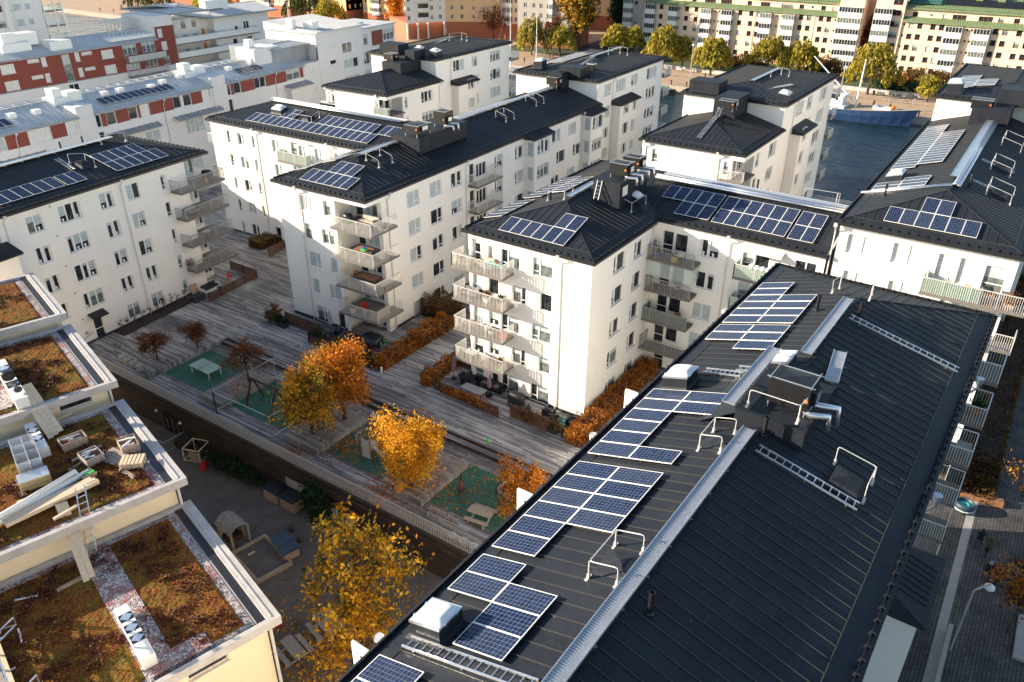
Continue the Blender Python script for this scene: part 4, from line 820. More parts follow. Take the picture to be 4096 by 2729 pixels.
ladder('ladder up the front slope of the pyramid roof right of the middle block', 'W', (35.0, 6.7, 14.6), (40.0, 6.85, 15.95), (0, 1, 0), 18)
ladder('pale ladder on the dark roof of the yard block', 'A', (-9.6, 52.1, 15.8), (-9.75, 49.7, 15.15), (1, 0, 0), 9)
ladder('steep ladder against the pyramid roof box by the canal', 'W', (41.0, 7.1, 15.7), (42.3, 7.1, 17.5), (0, 1, 0), 6)
ladder('step ladder between walkway and box on the middle block', 'W', (8.3, 4.6, 15.6), (8.85, 4.6, 17.1), (0, 1, 0), 5)
ladder('pale ladder on the dark far side of the right edge block', 'W', (28.5, -20.4, 18.3), (28.4, -23.0, 17.6), (1, 0, 0), 9)
ladder('second pale ladder lower on the dark side of the right edge block', 'W', (22.0, -20.4, 18.3), (21.9, -23.2, 17.5), (1, 0, 0), 9)
ladder('ladder on the flat tower roof right of the middle block', 'W', (56, 3.5, 17.25), (51, 5.2, 17.3), (.3, .9, 0), 16)
ladder('step irons up the tower roof of the left block', 'B', (48.4, 28.4, 17.5), (56.5, 29.6, 17.9), (0, 1, 0), 18, .3)
ladder('step irons on the tower roof behind the left wing', 'B', (50, 56.2, 17.35), (58, 56.6, 17.8), (0, 1, 0), 18, .3)
def walkway(label, fr, p, q, wd=.5, slats=True, feet=.8):
    p = Vector(p); q = Vector(q); d = (q-p); L = d.length; d.normalize(); a = d.cross(Vector((0, 0, 1))).normalized()*wd/2
    b = tuple((p+q)/2); m = MB()
    for s in (-1, 1): m.bar(p+a*s+Vector((0, 0, .02)), q+a*s+Vector((0, 0, .02)), .035, .09)
    m.face([tuple(v+Vector((0, 0, -.02))) for v in (p-a, p+a, q+a, q-a)], 1)
    if slats:
        n = int(L/.1)
        for k in range(n): c = p.lerp(q, (k+.5)/n); m.bar(c-a*.94, c+a*.94, .05, .035)
    else: m.face([tuple(v+Vector((0, 0, .03))) for v in (p-a, p+a, q+a, q-a)])
    t = .6
    while t < L: c = p+d*t; m.bar(c-a*1.15+Vector((0, 0, -.14)), c+a*1.15+Vector((0, 0, -.14)), .06, .05); m.bar(c-Vector((0, 0, .16)), c, .05); t += 1.6
    return m.top('ridge_walkway', [M['tread'], M['steel']], label, 'walkway', fr, b, 'metal walkways along the roof ridges')
walkway('long galvanised grating walkway along the near ridge, running off the bottom edge', 'R', (-46, -18.38, 18.78), (-20.2, -18.38, 18.78))
walkway('galvanised walkway raised beside the ventilation unit on the near roof', 'R', (-19.9, -17.3, 19.4), (-14.4, -17.3, 19.4))
walkway('galvanised grating walkway along the far end of the near ridge', 'R', (-12.9, -18.33, 18.78), (-5.85, -18.33, 18.78))
walkway('short galvanised walkway piece on the dark slope behind the ventilation unit', 'R', (-14.3, -19.9, 18.5), (-11.5, -19.5, 18.6), .55)
walkway('walkway along the front ridge of the middle block', 'W', (6.75, 6.25, 15.98), (11.2, 6.4, 15.98), slats=False)
walkway('walkway along the ridge of the right wing, beside silver pipes', 'W', (17.1, 2.5, 15.98), (17.0, -13.3, 15.98), slats=False)
walkway('walkway along the ridge of the left block, front part', 'B', (6.3, 28.5, 16.0), (11.8, 28.6, 16.0), slats=False)
walkway('long walkway along the ridge of the left block, rear part', 'B', (20.2, 29.0, 15.95), (44, 28.9, 15.95), slats=False)
walkway('walkway along the ridge of the left wing', 'B', (18.85, 53.8, 15.98), (18.85, 33, 15.98), slats=False)
walkway('walkway along the ridge of the right edge block', 'W', (20.5, -19.4, 18.7), (42, -19.4, 18.7), slats=False)
walkway('walkway along the ridge of the yard block roof', 'A', (-24, 53.3, 16.15), (-2.8, 53.25, 16.15), slats=False)
walkway('walkway over the tower roof of the left block', 'B', (56, 30, 17.85), (66, 30.2, 17.85), .45, slats=False)
walkway('walkway over the tower roof beside the canal', 'W', (52.5, 7.4, 17.8), (63, 7.4, 17.8), .45, slats=False)
def pipes(label, fr, ptss, r=.14, name='silver_pipe', cat='pipe', group='silver pipes on the roofs'):
    m = MB()
    for pts in ptss: m.tube(pts, r, 8)
    return m.top(name, M['alu'], label, cat, fr, tuple(ptss[0][0]), group, smooth=True)
pipes('pair of long silver insulated pipes beside the right wing walkway', 'W', [[(16.45, 3.0, 15.9), (16.45, -13.3, 15.9)], [(16.15, 3.0, 15.8), (16.15, -13.3, 15.8)]])
pipes('long silver pipes along the ridge of the right edge block', 'W', [[(18.6, -20.0, 18.55), (42, -20.0, 18.55)], [(18.6, -19.75, 18.65), (42, -19.75, 18.65)]])
pipes('silver pipe crossing to the eave on the right edge block', 'W', [[(18.4, -13.5, 16.85), (18.4, -19.6, 18.65)]])
pipes('long silver pipe beside the left wing ridge', 'B', [[(18.35, 53, 15.9), (18.35, 33.5, 15.9)]], .1)
def rail(label, fr, pts, feet, mat='rail', group='white guard rails round the roof hatches'):
    """bent tube guard rail; pts: top run, feet: ground points for its two ends"""
    m = MB(); P0 = [Vector(p) for p in pts]
    run = [Vector(feet[0])]+P0+[Vector(feet[1])]; sm = [run[0]]
    for k in range(1, len(run)-1):
        a = run[k]+(run[k-1]-run[k]).normalized()*.12; b = run[k]+(run[k+1]-run[k]).normalized()*.12; sm += [a, (a+b+run[k]*2)/4, b]
    sm.append(run[-1]); m.tube(sm, .02, 6)
    for f in feet: m.box(f[0]-.16, f[0]+.16, f[1]-.05, f[1]+.05, f[2]-.03, f[2]+.05); m.box(f[0]-.05, f[0]+.05, f[1]-.04, f[1]+.04, f[2], f[2]+.2)
    for f in feet[2:]:
        k = min(P0, key=lambda v: (v-Vector(f)).length); m.tube([f, k], .03, 6)
    return m.top('hatch_guard_rail', M[mat], label, 'guard rail', fr, tuple(feet[0]), group)
def rail_box(label, fr, x0, x1, y0, y1, zf, h=.72):
    """rail round three sides, feet on a slope zf(x,y); open towards y0"""
    t = max(zf(x0, y1), zf(x1, y0))+h*.75
    return rail(label, fr, [(x0, y0, zf(x0, y0)+h), (x0, y1, zf(x0, y1)+h), (x1, y1, zf(x1, y1)+h), (x1, y0, zf(x1, y0)+h)], [(x0, y0, zf(x0, y0)), (x1, y0, zf(x1, y0)), (x0, y1, zf(x0, y1)), (x1, y1, zf(x1, y1))])
zr_ = lambda x, y: 16.7+s29*min(-12.33-y, y+24.93)
rail_box('white guard rail between the panels and walkway, beside the ventilation unit', 'R', -21.7, -20.25, -17.85, -17.0, zr_)
rail_box('white guard rail beside the walkway, nearest of the near roof', 'R', -30.0, -28.25, -17.9, -16.9, zr_)
rail('white guard rail round the pyramid hatch on the dark slope', 'R', [(-18.93, -21.5, 18.5), (-18.8, -22.95, 18.1), (-20.1, -22.95, 18.1)], [(-18.95, -21.5, 17.7), (-20.1, -22.95, 17.3), (-18.8, -22.95, 17.3)])
rail('white guard rail on top of the dark box beside the ventilation unit', 'R', [(-19.3, -17.9, 19.95), (-19.3, -19.9, 19.95), (-18.0, -20.0, 19.95)], [(-19.3, -17.9, 19.2), (-18.0, -20.0, 19.2), (-19.3, -19.9, 19.2)])
rail('white guard rail on the far hip of the near roof', 'R', [(-5.3, -17.3, 19.3), (-3.4, -17.3, 18.9), (-2.7, -18.9, 18.7), (-5.0, -19.2, 19.3)], [(-5.0, -17.3, 18.5), (-5.0, -19.2, 18.6), (-3.4, -17.3, 18.05), (-2.7, -18.9, 17.8)])
zc = lambda x, y: 14+S3*min(y, 12.15-y)
rail('white guard rail below the skylight on the middle block', 'W', [(9.65, 3.8, 15.9), (9.75, 2.05, 15.4), (12.3, 2.0, 15.4)], [(9.65, 3.8, 15.1), (12.3, 2.0, 14.6), (9.75, 2.05, 14.6)])
rail('white guard rail at the front end of the middle block ridge', 'W', [(7.0, 8.4, 15.9), (6.8, 6.7, 16.3), (9.4, 7.4, 16.2)], [(7.0, 8.4, 15.1), (9.4, 7.4, 15.4), (6.8, 6.7, 15.6)])
zb = lambda x, y: 14+S3*(y-22.9)
rail_box('white guard rail round a hatch at the front end of the left block', 'B', 6.35, 8.3, 26.25, 27.75, zb)
rail_box('white guard rail round a hatch on the middle of the left block', 'B', 27.9, 29.6, 26.0, 27.4, zb)
rail_box('white guard rail round a hatch at the rear of the left block', 'B', 35.9, 37.7, 26.8, 28.3, zb)
zw = lambda x, y: 14+S3*(x-12.85)
rail('white guard rail round a hatch in the middle of the left wing', 'B', [(15.6, 47.0, 15.6), (15.7, 44.2, 15.6), (17.0, 44.2, 16.0)], [(15.6, 47.0, 14.8), (17.0, 44.2, 15.2), (15.7, 44.2, 14.8)])
rail('white guard rail at the ridge end of the yard block', 'A', [(-4.4, 52.6, 16.7), (-1.9, 52.3, 16.5)], [(-4.4, 52.6, 15.8), (-1.9, 52.3, 15.6)])
rail('white guard rail beside the dark square hatch on the yard block', 'A', [(-9.2, 50.9, 16.3), (-7.9, 50.4, 16.1), (-7.9, 49.2, 15.8)], [(-9.2, 50.9, 15.4), (-7.9, 49.2, 14.95), (-7.9, 50.4, 15.25)])
zd = lambda x, y: 16.72+S3*min(-13.42-y, y+25.6)
for lab, x0, x1, y0, y1 in (('white guard rail near the hip on the dark side of the right edge block', 20.2, 22.6, -23.5, -21.8), ('white guard rail halfway along the dark side of the right edge block', 27, 29.5, -22.8, -21.3), ('white guard rail far along the dark side of the right edge block', 35.5, 38.5, -22.8, -21.2)):
    rail_box(lab, 'W', x0, x1, y0, y1, zd)
rail('white guard rail on the back slope of the right wing', 'W', [(19.2, -9.0, 16.2), (19.4, -11.6, 16.2), (20.4, -11.6, 15.9)], [(19.2, -9.0, 15.2), (20.4, -11.6, 14.85), (19.4, -11.6, 15.15)])
rail('guard rail on the tower roof of the left block', 'B', [(60, 29.2, 18.6), (62.6, 28.6, 18.5), (62.6, 27.4, 18.4)], [(60, 29.2, 17.6), (62.6, 27.4, 17.4), (62.6, 28.6, 17.5)])
rail('guard rail on the tower roof beside the canal', 'W', [(57, 6.6, 18.4), (60, 6.2, 18.4), (60, 5.2, 18.2)], [(57, 6.6, 17.6), (60, 5.2, 17.4), (60, 6.2, 17.5)])
rail('guard rail on the tower roof behind the green balcony block', 'B', [(58, 56, 18.7), (60.5, 55.4, 18.6), (60.5, 54.4, 18.4)], [(58, 56, 17.6), (60.5, 54.4, 17.4), (60.5, 55.4, 17.5)])
def hatch(label, fr, x, y, zf, s=.95, h=.3):
    t = thing('roof_hatch', label, 'roof hatch', fr, (x, y, zf(x, y)), 'low dark roof hatches', own=True); m = MB(); e = s/2; z0 = zf(x, y)
    P4 = [(-e, -e), (e, -e), (e, e), (-e, e)]; f = [(a, b, zf(x+a, y+b)-z0) for a, b in P4]; g = [(a, b, c+h) for a, b, c in f]
    for k in range(4): l = (k+1) % 4; m.face([(f[k][0]*1.25, f[k][1]*1.25, f[k][2]-.05), (f[l][0]*1.25, f[l][1]*1.25, f[l][2]-.05), g[l], g[k]])
    m.part('curb', M['roof'], t); m = MB(); c = (0, 0, h+.2)
    for k in range(4): l = (k+1) % 4; m.face([g[k], g[l], c])
    m.part('lid', M['seam'] if s > 2 else M['roof'], t); return t
hatch('low pyramid hatch inside the guard rail on the dark slope', 'R', -19.8, -22.2, zr_, 1.0)
hatch('flat dark hatch beside the walkway, nearest one', 'R', -29.1, -17.5, zr_, 1.1, .06); hatch('flat dark hatch beside the walkway near the ventilation unit', 'R', -20.9, -17.5, zr_, 1.0, .06)
hatch('low hatch inside the rail at the front end of the left block', 'B', 7.3, 27.0, zb, .9); hatch('low hatch inside the rail halfway along the left block', 'B', 28.8, 26.8, zb, .9); hatch('low hatch inside the rail at the rear of the left block', 'B', 36.8, 27.6, zb, .9)
hatch('low dark hatch on the left wing between panels', 'B', 16.3, 45.4, zw, .9); hatch('dark square hatch on the yard block', 'A', -8.5, 50.0, lambda x, y: 14.2+.26*(y-46.35), 1.0)
hatch('low hatch below the skylight on the middle block side', 'W', 11.2, 1.9, zc, 1.0, .12)
hatch('low hatch near the hip on the dark side of the right edge block', 'W', 21.2, -22.6, zd, 1.); hatch('low hatch halfway on the dark side of the right edge block', 'W', 28.2, -22.0, zd, 1.)
def vent(label, fr, x, y, z, h=.85, r=.085):
    m = MB(); m.lathe(x, y, [(r*1.8, z-.15), (r*1.5, z+.05), (r, z+.1), (r, z+h), (r*1.15, z+h), (r*1.15, z+h+.06), (r*.8, z+h+.06), (r*.8, z+h-.3)], 12)
    return m.top('vent_pipe', M['black'], label, 'vent pipe', fr, (x, y, z), 'short black vent pipes')
for lab, fr, x, y, z in (('black vent pipe beside the farthest panels of the near roof', 'R', -6.86, -17.1, 18.1), ('black vent pipe alone on the dark slope near the walkway', 'R', -30.45, -19.25, 18.35), ('black vent pipe at the top of the far dark slope ladder', 'R', -6.9, -19.2, 18.3), ('black vent pipe in front of the dark box on the near roof', 'R', -19.95, -18.9, 18.5), ('black vent pipe at the front end of the middle block', 'W', 7.1, 8.2, 15.1), ('black vent pipe on the back slope of the right wing', 'W', 19.5, -5.0, 15.2),
    ('black vent pipe on the hip end of the right edge block', 'W', 17.2, -15.4, 17.3), ('black vent pipe among the panels of the left wing', 'B', 16.4, 45.9, 15.0), ('black vent pipe on the right edge block, dark side', 'W', 20.3, -20.6, 18.2), ('black vent pipe on the yard block', 'A', -5.5, 53.8, 15.8), ('second black vent pipe on the yard block ridge', 'A', -7.6, 54.2, 15.7)): vent(lab, fr, x, y, z)
def ahu(label, fr, x, y, z, sx=1.25, sy=1.55, h=.95, pipes_=True, legs=.35):
    t = thing('ventilation_unit', label, 'ventilation unit', fr, (x, y, z), 'black rooftop ventilation units', own=True); a, b = sx/2, sy/2
    m = MB(); m.box(-a, a, -b, b, legs, legs+h); m.face([(-a, -b, legs+h+.002), (a, -b, legs+h+.002), (0, 0, legs+h+.07)]); m.face([(a, -b, legs+h+.002), (a, b, legs+h+.002), (0, 0, legs+h+.07)]); m.face([(a, b, legs+h+.002), (-a, b, legs+h+.002), (0, 0, legs+h+.07)]); m.face([(-a, b, legs+h+.002), (-a, -b, legs+h+.002), (0, 0, legs+h+.07)])
    m.part('casing', M['black'], t)
    m = MB()
    for s in (-1, 1): m.bar((s*(a-.1), -b-.12, legs+h+.06), (s*(a-.1), b+.12, legs+h+.06), .04); m.bar((-a-.06, s*(b-.02), legs+h+.09), (a+.06, s*(b-.02), legs+h+.09), .035)
    for s in (-1, 1):
        for q in (-1, 1): m.bar((s*(a-.05), q*(b-.1), 0), (s*(a-.05), q*(b-.1), legs), .05)
    m.part('lashing_frame', M['steel'], t)
    m = MB(); m.box(-a*.55, a*.55, -b-.18, -b-.002, legs+.2, legs+.75); m.part('side_box', M['black'], t)
    m = MB(); m.box(-a*.45, a*.3, -b-.2, -b-.182, legs+.3, legs+.68); m.part('louvre', M['steel'], t)
    m = MB(); m.box(-a-.012, -a, -b+.05, -b+.2, legs+.4, legs+.55); m.part('isolator_switch', M['orange'], t)
    if pipes_:
        m = MB(); m.tube([(-a*.7, -b*.6, legs+.1), (-a*.9, -b-.1, .25), (-a*.4, -b-.75, .25), (-a*.4, -b-.8, -.35)], .13, 8); m.tube([(-.1, -b*.6, legs+.1), (0, -b-.2, .42), (.25, -b-.95, .42), (.25, -b-1.0, -.35)], .13, 8); m.part('duct', M['alu'], t, smooth=True)
    return t
ahu('large black ventilation unit with silver ducts beside the near ridge walkway', 'R', -17.95, -19.2, 18.95, 1.35, 1.65, 1.0)
ahu('front one of two black ventilation units on the middle block', 'W', 10.5, 3.55, 17.1, 1.3, 1.55, .85); ahu('rear one of two black ventilation units on the middle block', 'W', 12.75, 3.55, 17.1, 1.3, 1.5, .85)
ahu('low black ventilation unit on the left block ridge', 'B', 12.8, 26.6, 16.65, 2.2, 1.6, .7, False); ahu('tall black ventilation unit on the left block ridge', 'B', 17.0, 26.6, 16.65, 1.5, 1.4, 1.2)
ahu('black ventilation unit in front of the tower of the left block', 'B', 43.9, 28.9, 15.7, 1.3, 1.6, .9, False, .5)
ahu('black ventilation unit on the pyramid roof beside the canal', 'W', 41.6, 6.2, 16.4, 1.4, 1.7, .7, False); ahu('black ventilation unit in front of the tower behind the green balcony', 'B', 44.4, 56.5, 16.3, 1.4, 1.7, .8, False)
ahu('black ventilation unit in front of the tower of the right edge block', 'W', 44.6, -18.2, 18.9, 1.4, 1.8, .8, False)
for lab, fr, x, y, z in (('white box chimney with black cap on the tower roof behind the green balcony', 'B', 48.9, 54.8, 16.9), ('low dark flue box on the left block tower', 'B', 50.5, 27.0, 17.0)):
    m = MB(); m.box(x-.35, x+.35, y-.45, y+.45, z, z+.9); m.box(x-.45, x+.45, y-.55, y+.55, z+.9, z+1.05, 1); m.box(x-.25, x+.25, y-.3, y+.3, z+1.05, z+1.25); m.top('roof_flue', [M['white_metal'] if 'white' in lab else M['black'], M['steel']], lab, 'flue', fr, (x, y, z))
# ================================================================== grey, red and white blocks behind on the left
def metal_roof(Bd, x0, x1, y0, y1, ze, sl=.3, axis='x', hA=False, hB=False, **k): return Bd.roof(x0, x1, y0, y1, ze, sl, axis, hA, hB, mat='metal_roof', seammat='steel', fasmat='metal_dark', seam=.75, strip=.5, fas=.15, guard=True, **k)
H2 = Building('terraced_block', 'stepped white block with red wall panels and pale metal roofs behind the yard block', 'A', (20, 82, -3.4), seed=21)
def red(Bd, side, c, s0, s1, z0, z1, out=.012, mat=1):
    a = pt(side, c, s0, z0, out); b = pt(side, c, s1, z1, out); Bd.wb.face([pt(side, c, s0, z0, out), pt(side, c, s1, z0, out), pt(side, c, s1, z1, out), pt(side, c, s0, z1, out)], mat)
def strip(Bd, x0, x1, wins, y=78., extra=()):
    ws = [(a, 10.62, w_, 1.6, l, s) for a, w_, l, s in wins]+list(extra)
    Bd.facade('-y', y, x0, x1, -3.4, 12.4, ws, depth=.17)
    e = sorted([x0+.15]+[v for a, w_, *_ in wins for v in (a-w_/2-.05, a+w_/2+.05)]+[x1-.15])
    for k in range(0, len(e)-1, 2):
        if e[k+1]-e[k] > .35: red(Bd, '-y', y, e[k], e[k+1], 10.58, 12.28)
lb = 'glass1'; dk = 'glass0'
low = lambda xs: [(x, z, w_, 1.3, l) for x, w_, l in xs for z in (7.6, 4.6)]
strip(H2, -22, 10.35, [(-19, 2.4, '2', lb), (-15.5, 1.2, '1', dk), (-11, 2.4, '2', lb), (-7.4, 1.2, '1', dk), (-3.0, 2.4, '2', lb), (.2, .9, '1', lb), (5.0, 2.9, '2', ('glass3', 'glass3')), (9.3, 1.4, '1', 'glass3')], extra=low([(5, 2.6, '2'), (-2, 2.6, '2')]))
H2.facade('-y', 77.9, 10.35, 12.75, -3.4, 13.75, [])
strip(H2, 12.75, 32.7, [(13.25, .7, '1', dk), (15.15, 1.35, '1', dk), (18.6, 1.35, '1', dk), (20.5, 1.45, '1', 'glass3'), (26.1, 1.3, '1', dk), (27.9, 1.4, '1', dk), (31.5, 1.55, '1', 'glass3')], extra=[(13.25, 7.0, .8, 3.0, '1', dk), (28.5, 6.6, 3.2, 2.4, '4', 'glass1'), (21, 7.0, 2.4, 1.5, '2', lb)])
H2.facade('-y', 77.9, 32.7, 35.45, -3.4, 13.75, [])
strip(H2, 35.45, 52.9, [(36.0, .7, '1', dk), (37.7, 1.4, '1', dk), (42.6, 2.4, '2', dk), (50.3, 3.2, '2', 'glass2')], extra=[(36.0, 7.0, .8, 3.0, '1', dk), (50.4, 6.7, 3.0, 2.5, '3', 'glass1')])
W_ = H2.wb
for x0, x1, z1 in ((10.35, 12.75, 13.75), (32.7, 35.45, 13.75)): W_.box(x0, x1, 77.95, 83.5, 10, z1); 
for x, y in ((-1, 80.2), (3.5, 80.6), (6.5, 80.3), (17, 81.2), (19.5, 81.2), (24, 80.4), (26.5, 81.0), (30, 81.5), (39, 80.8), (44, 81)): W_.box(x, x+.9, y, y+.8, 12.8, 13.2+(y-78)*.3, 2)
W_.face([(-22, 88, -3.4), (53, 88, -3.4), (53, 88, 12.4), (-22, 88, 12.4)]); W_.face([(53, 78, -3.4), (53, 88, -3.4), (53, 88, 12.4), (53, 78, 12.4)]); W_.face([(-22, 78, -3.4), (-22, 88, -3.4), (-22, 88, 12.4), (-22, 78, 12.4)])
H2.close([M['grey_wall'], M['red'], M['white_metal']])
for a, b in ((-21, 10), (13.5, 32.3), (36, 52)):
    m = MB()
    for yy, zz in ((82.8, 14.35), (83.3, 14.45), (84, 14.4)): m.tube([(a, yy, zz), (b, yy, zz)], .06, 5)
    for k in range(int((b-a)/1.6)): m.bar((a+k*1.6, 82.5, 14.0), (a+k*1.6, 84.3, 14.3), .07, .25)
    m.part('ridge_rails', M['steel'], H2.root)
for a, b in ((-22.3, 10.4), (12.7, 32.7), (35.4, 53.1)): metal_roof(H2, a, b, 77.5, 88.5, 12.5)
for x0, x1 in ((14, 22), (25, 33.4), (-4, 5)):
    m = MB(); m.face([(x0, 76.9, 9.15), (x1, 76.9, 9.15), (x1, 78, 9.55), (x0, 78, 9.55)]); m.box(x0, x1, 76.88, 76.94, 9.0, 9.15)
    for k in range(9): x = x0+(x1-x0)*k/8; m.bar((x, 76.9, 9.2), (x, 78, 9.6), .05, .1)
    m.part('canopy', M['metal_dark'], H2.root)
for x in (1.9, 23.6, 46): H2.pipe('-y', 78, x, -3, 12.45)
for x in (12.5, 33.6, 47.0):
    m = MB(); m.box(x-2.6, x-.4, 81.2, 83.6, 13.6, 14.5); m.box(x-.4, x+1.6, 81.5, 83.3, 13.4, 14.9); m.box(x-2.3, x-1, 81.6, 83, 14.5, 15.6); m.part('roof_plant', M['white_metal'], H2.root)
for n_, xx in (('left', -14), ('middle', 14.5), ('right', 37)):
    m = MB()
    for k in range(1 if n_ == 'left' else 9 if n_ == 'middle' else 6):
        for j in range(9 if n_ == 'left' else 1): pass
for x0, n_ in ((-8, 11), (15.2, 12), (40, 5)):
    array('A', (x0, 78.9, 12.5+.3*1.4), (1, 0, 0), (0, 1, .3), [rg(0, n_)], {-8: 'left section of the pale metal roofs', 15.2: 'middle section of the pale metal roofs', 40: 'right section of the pale metal roofs'}[x0], ['single row'], 'along', group='solar panels on the pale metal roofs', lift=.16)
H4 = Building('gable_block', 'tall white block with lean-to metal roof and dark stair strip, behind the left wing', 'A', (63, 84, -3.4), seed=22)
H4.facade('-y', 78.2, 57.3, 69.7, -3.4, 16.9, [(65.8, zk(4, 1.55), 4.1, 1.65, '3', ('glass0', 'glass0', 'glass3')), (60.9, 14.2, 1.7, .75, '1', 'glass3'), (65.9, 10.15, 4.1, 1.6, '3', ('glass1', 'glass1', 'glass0')), (61, 11.45, 1.65, .7, '1', dk), (65.9, 7.2, 4.1, 1.6, '3', lb)], depth=.17)
H4.facade('-y', 78.1, 52.9, 56.6, -3.4, 12.6, [(54.6, 11.0, 1.7, .7, '1', dk), (54.7, 8.0, 1.7, .7, '1', dk)], depth=.17)
H4.facade('-y', 78.15, 56.6, 57.3, -3.4, 15.0, [(56.95, 3+k*2.4, .6, 2.3, '1', dk) for k in range(5)], depth=.17)
W_ = H4.wb
W_.box(52.9, 57.25, 78.2, 89, -3.4, 12.55, 0); W_.box(48.5, 57.2, 80.4, 90, 12.5, 15.4, 1); W_.box(57.32, 69.68, 78.5, 90, -3.4, 16.88)
W_.box(44.6, 50, 80.5, 84.5, 13, 15.9, 0)
H4.close([M['grey_wall'], M['metal_dark']])
m = MB(); m.face([(57.1, 77.9, 17.2), (69.9, 77.9, 17.15), (69.9, 90, 18.2), (57.1, 90, 18.3)]); m.face([(57.1, 77.9, 17.2), (69.9, 77.9, 17.15), (69.9, 77.9, 16.85), (57.1, 77.9, 16.9)]); m.face([(57.1, 77.9, 16.9), (57.1, 77.9, 17.2), (57.1, 90, 18.3), (57.1, 90, 16.9)])
for k in range(16): x = 57.5+k*.8; m.bar((x, 78, 17.22), (x, 90, 18.28), .04, .07)
m.part('roof', M['metal_roof'], H4.root)
H4.roof(48.2, 57.0, 79.6, 84.6, 15.4, .25, 'x', True, True, mat='metal_roof', seammat='steel', fasmat='metal_dark', seam=.6, strip=.3, fas=.12, guard=False)
m = MB(); m.box(58.5, 60.2, 80, 82, 17.3, 18.6); m.box(56.8, 57.9, 83, 84.3, 17.5, 19); m.box(45.2, 46.4, 82, 83, 15.9, 17.2); m.part('roof_plant', M['white_metal'], H4.root)
m = MB(); m.box(48.3, 53.3, 76.9, 78.1, 6.5, 9.6); m.part('bay', M['grey_wall'], H4.root)
m = MB(); m.face([(48, 76.5, 9.65), (53.5, 76.5, 9.65), (53.5, 78.1, 10.1), (48, 78.1, 10.1)]); m.box(48, 53.5, 76.45, 76.5, 9.5, 9.66); m.part('canopy', M['metal_dark'], H4.root)
for k, x in enumerate((49.5, 51.9)):
    fme, pme = window_meshes(1.6, 1.9, '2', ('glass1', 'glass2')); o = inst(fme, 'window', H4.root, (x, 76.88-.1, 7.2)); p = bpy.data.objects.new('pane', pme); COL.objects.link(p); p.parent = o
H5 = Building('terraced_block', 'white block end with a red panel between glazed bays, right of the lean-to roofed block', 'A', (75, 84, -3.4), seed=23)
H5.facade('-y', 79.2, 69.9, 81, -3.4, 16.0, [(71.3, 13.2, 2.4, 1.9, '2', ('glass3', 'glass2')), (79.1, 13.3, 3.4, 1.9, '3'), (72.2, 9.8, 3.2, 2.2, '3'), (79, 9.8, 3.2, 2.2, '3'), (72.2, 6.6, 3.2, 2.2, '3', lb)], depth=.17); red(H5, '-y', 79.2, 73.7, 77.2, 12.8, 15.4)
H5.wb.box(69.95, 81, 79.5, 89, -3.4, 15.95); H5.close([M['grey_wall'], M['red']])
m = MB(); m.box(69.7, 81.3, 78.9, 89.3, 16.0, 16.3); m.box(73, 75, 82, 84, 16.3, 16.8); m.part('roof', M['metal_roof'], H5.root)
H1 = Building('red_block', 'long brick-red block with a pale metal roof and white ground storey, far on the left', 'B', (30, 130, -3.4), seed=24)
hw = []
for z, dx in ((10.85, 0.), (8.15, 0.)):
    hw += [(24.0, z, 2.4, 1.55, '3', 'glass3'), (30.4, z+.3, .95, 1.55, '1', 'glass3'), (28.6, z+1.2, 2.1, .6, '2', 'glass3'), (36.6, z+.3, .95, 1.6, '1', 'glass3'), (38.5, z+1.2, 2.1, .55, '2', 'glass3'), (42.5, z, 2.4, 1.55, '3', 'glass3'), (16, z, 2.4, 1.55, '3', 'glass3'), (10, z, 1.2, 1.6, '1', 'glass3')]
hw += [(34.4, 8.1, 1.5, 4.5, '1', 'glass2'), (47.2, 10.9, 3.0, 1.9, '3', 'glass2'), (51.3, 10.9, 3.0, 1.9, '3', 'glass2'), (47.2, 8.2, 3.0, 1.8, '3', 'glass1'), (51.3, 8.2, 3.0, 1.8, '3', 'glass2'), (54.9, 10.8, 1.3, 1.6, '1', 'glass3'), (54.9, 8.1, 1.2, 1.5, '1', 'glass2')]
H1.facade('-y', 124, 0, 57.5, 7.9, 12.9, hw, 1, depth=.17)
H1.facade('-y', 123.9, 0, 57.5, -3.4, 7.9, [(34.6, 4.3, 1.9, 3.2, '2', dk), (41, 4.6, 2.5, 1.2, '3', lb), (22, 4.5, 1, 1, '1', dk), (27, 4.5, 1, 1, '1', 'glass3'), (46, 4.6, 2, 1, '2', dk)], depth=.17)
W_ = H1.wb; W_.box(0, 57.4, 124.2, 134, -3.4, 12.85); W_.box(0, 57.55, 123.85, 123.9, 7.85, 8.0, 2)
H1.facade('-y', 123.95, 53.4, 57.6, 12.9, 15.2, [(54.4, 13.2, 1.1, 1.6, '1', 'glass3')], 1, depth=.17)
W_.box(53.4, 57.6, 124.2, 134, 12.9, 15.18); W_.box(53.4, 57.6, 124, 134, 15.2, 17.1)
H1.close([M['grey_wall'], M['red'], M['metal_dark']])
metal_roof(H1, -.5, 53.4, 123.4, 134.6, 13.0)
m = MB(); m.box(32.5, 36.5, 124.6, 128, 13.4, 14.9); m.box(25, 30, 126, 129, 13.8, 15.2); m.box(28, 32, 127, 130, 14.5, 16.5); m.box(25.6, 28, 126.5, 128, 15.2, 16.8); m.part('roof_plant', M['white_metal'], H1.root)
for z in (9.75, 7.1): H1.balcony('-y', 124, 45.6, 54.0, 1.5, z, 'solid' if z > 8 else 'bars', screen='steel')
m = MB(); m.box(44, 54, 124.5, 132, 13.5, 14.1); m.part('terrace', M['white_metal'], H1.root); m = MB()
for k in range(12): m.bar((44+k*.9, 124.6, 14.1), (44+k*.9, 124.6, 15.1), .06)
m.bar((44, 124.6, 15.1), (54, 124.6, 15.1), .08)
for k in range(9): m.bar((48+k*.8, 131, 14.1), (48+k*.8, 131, 16.2), .12); 
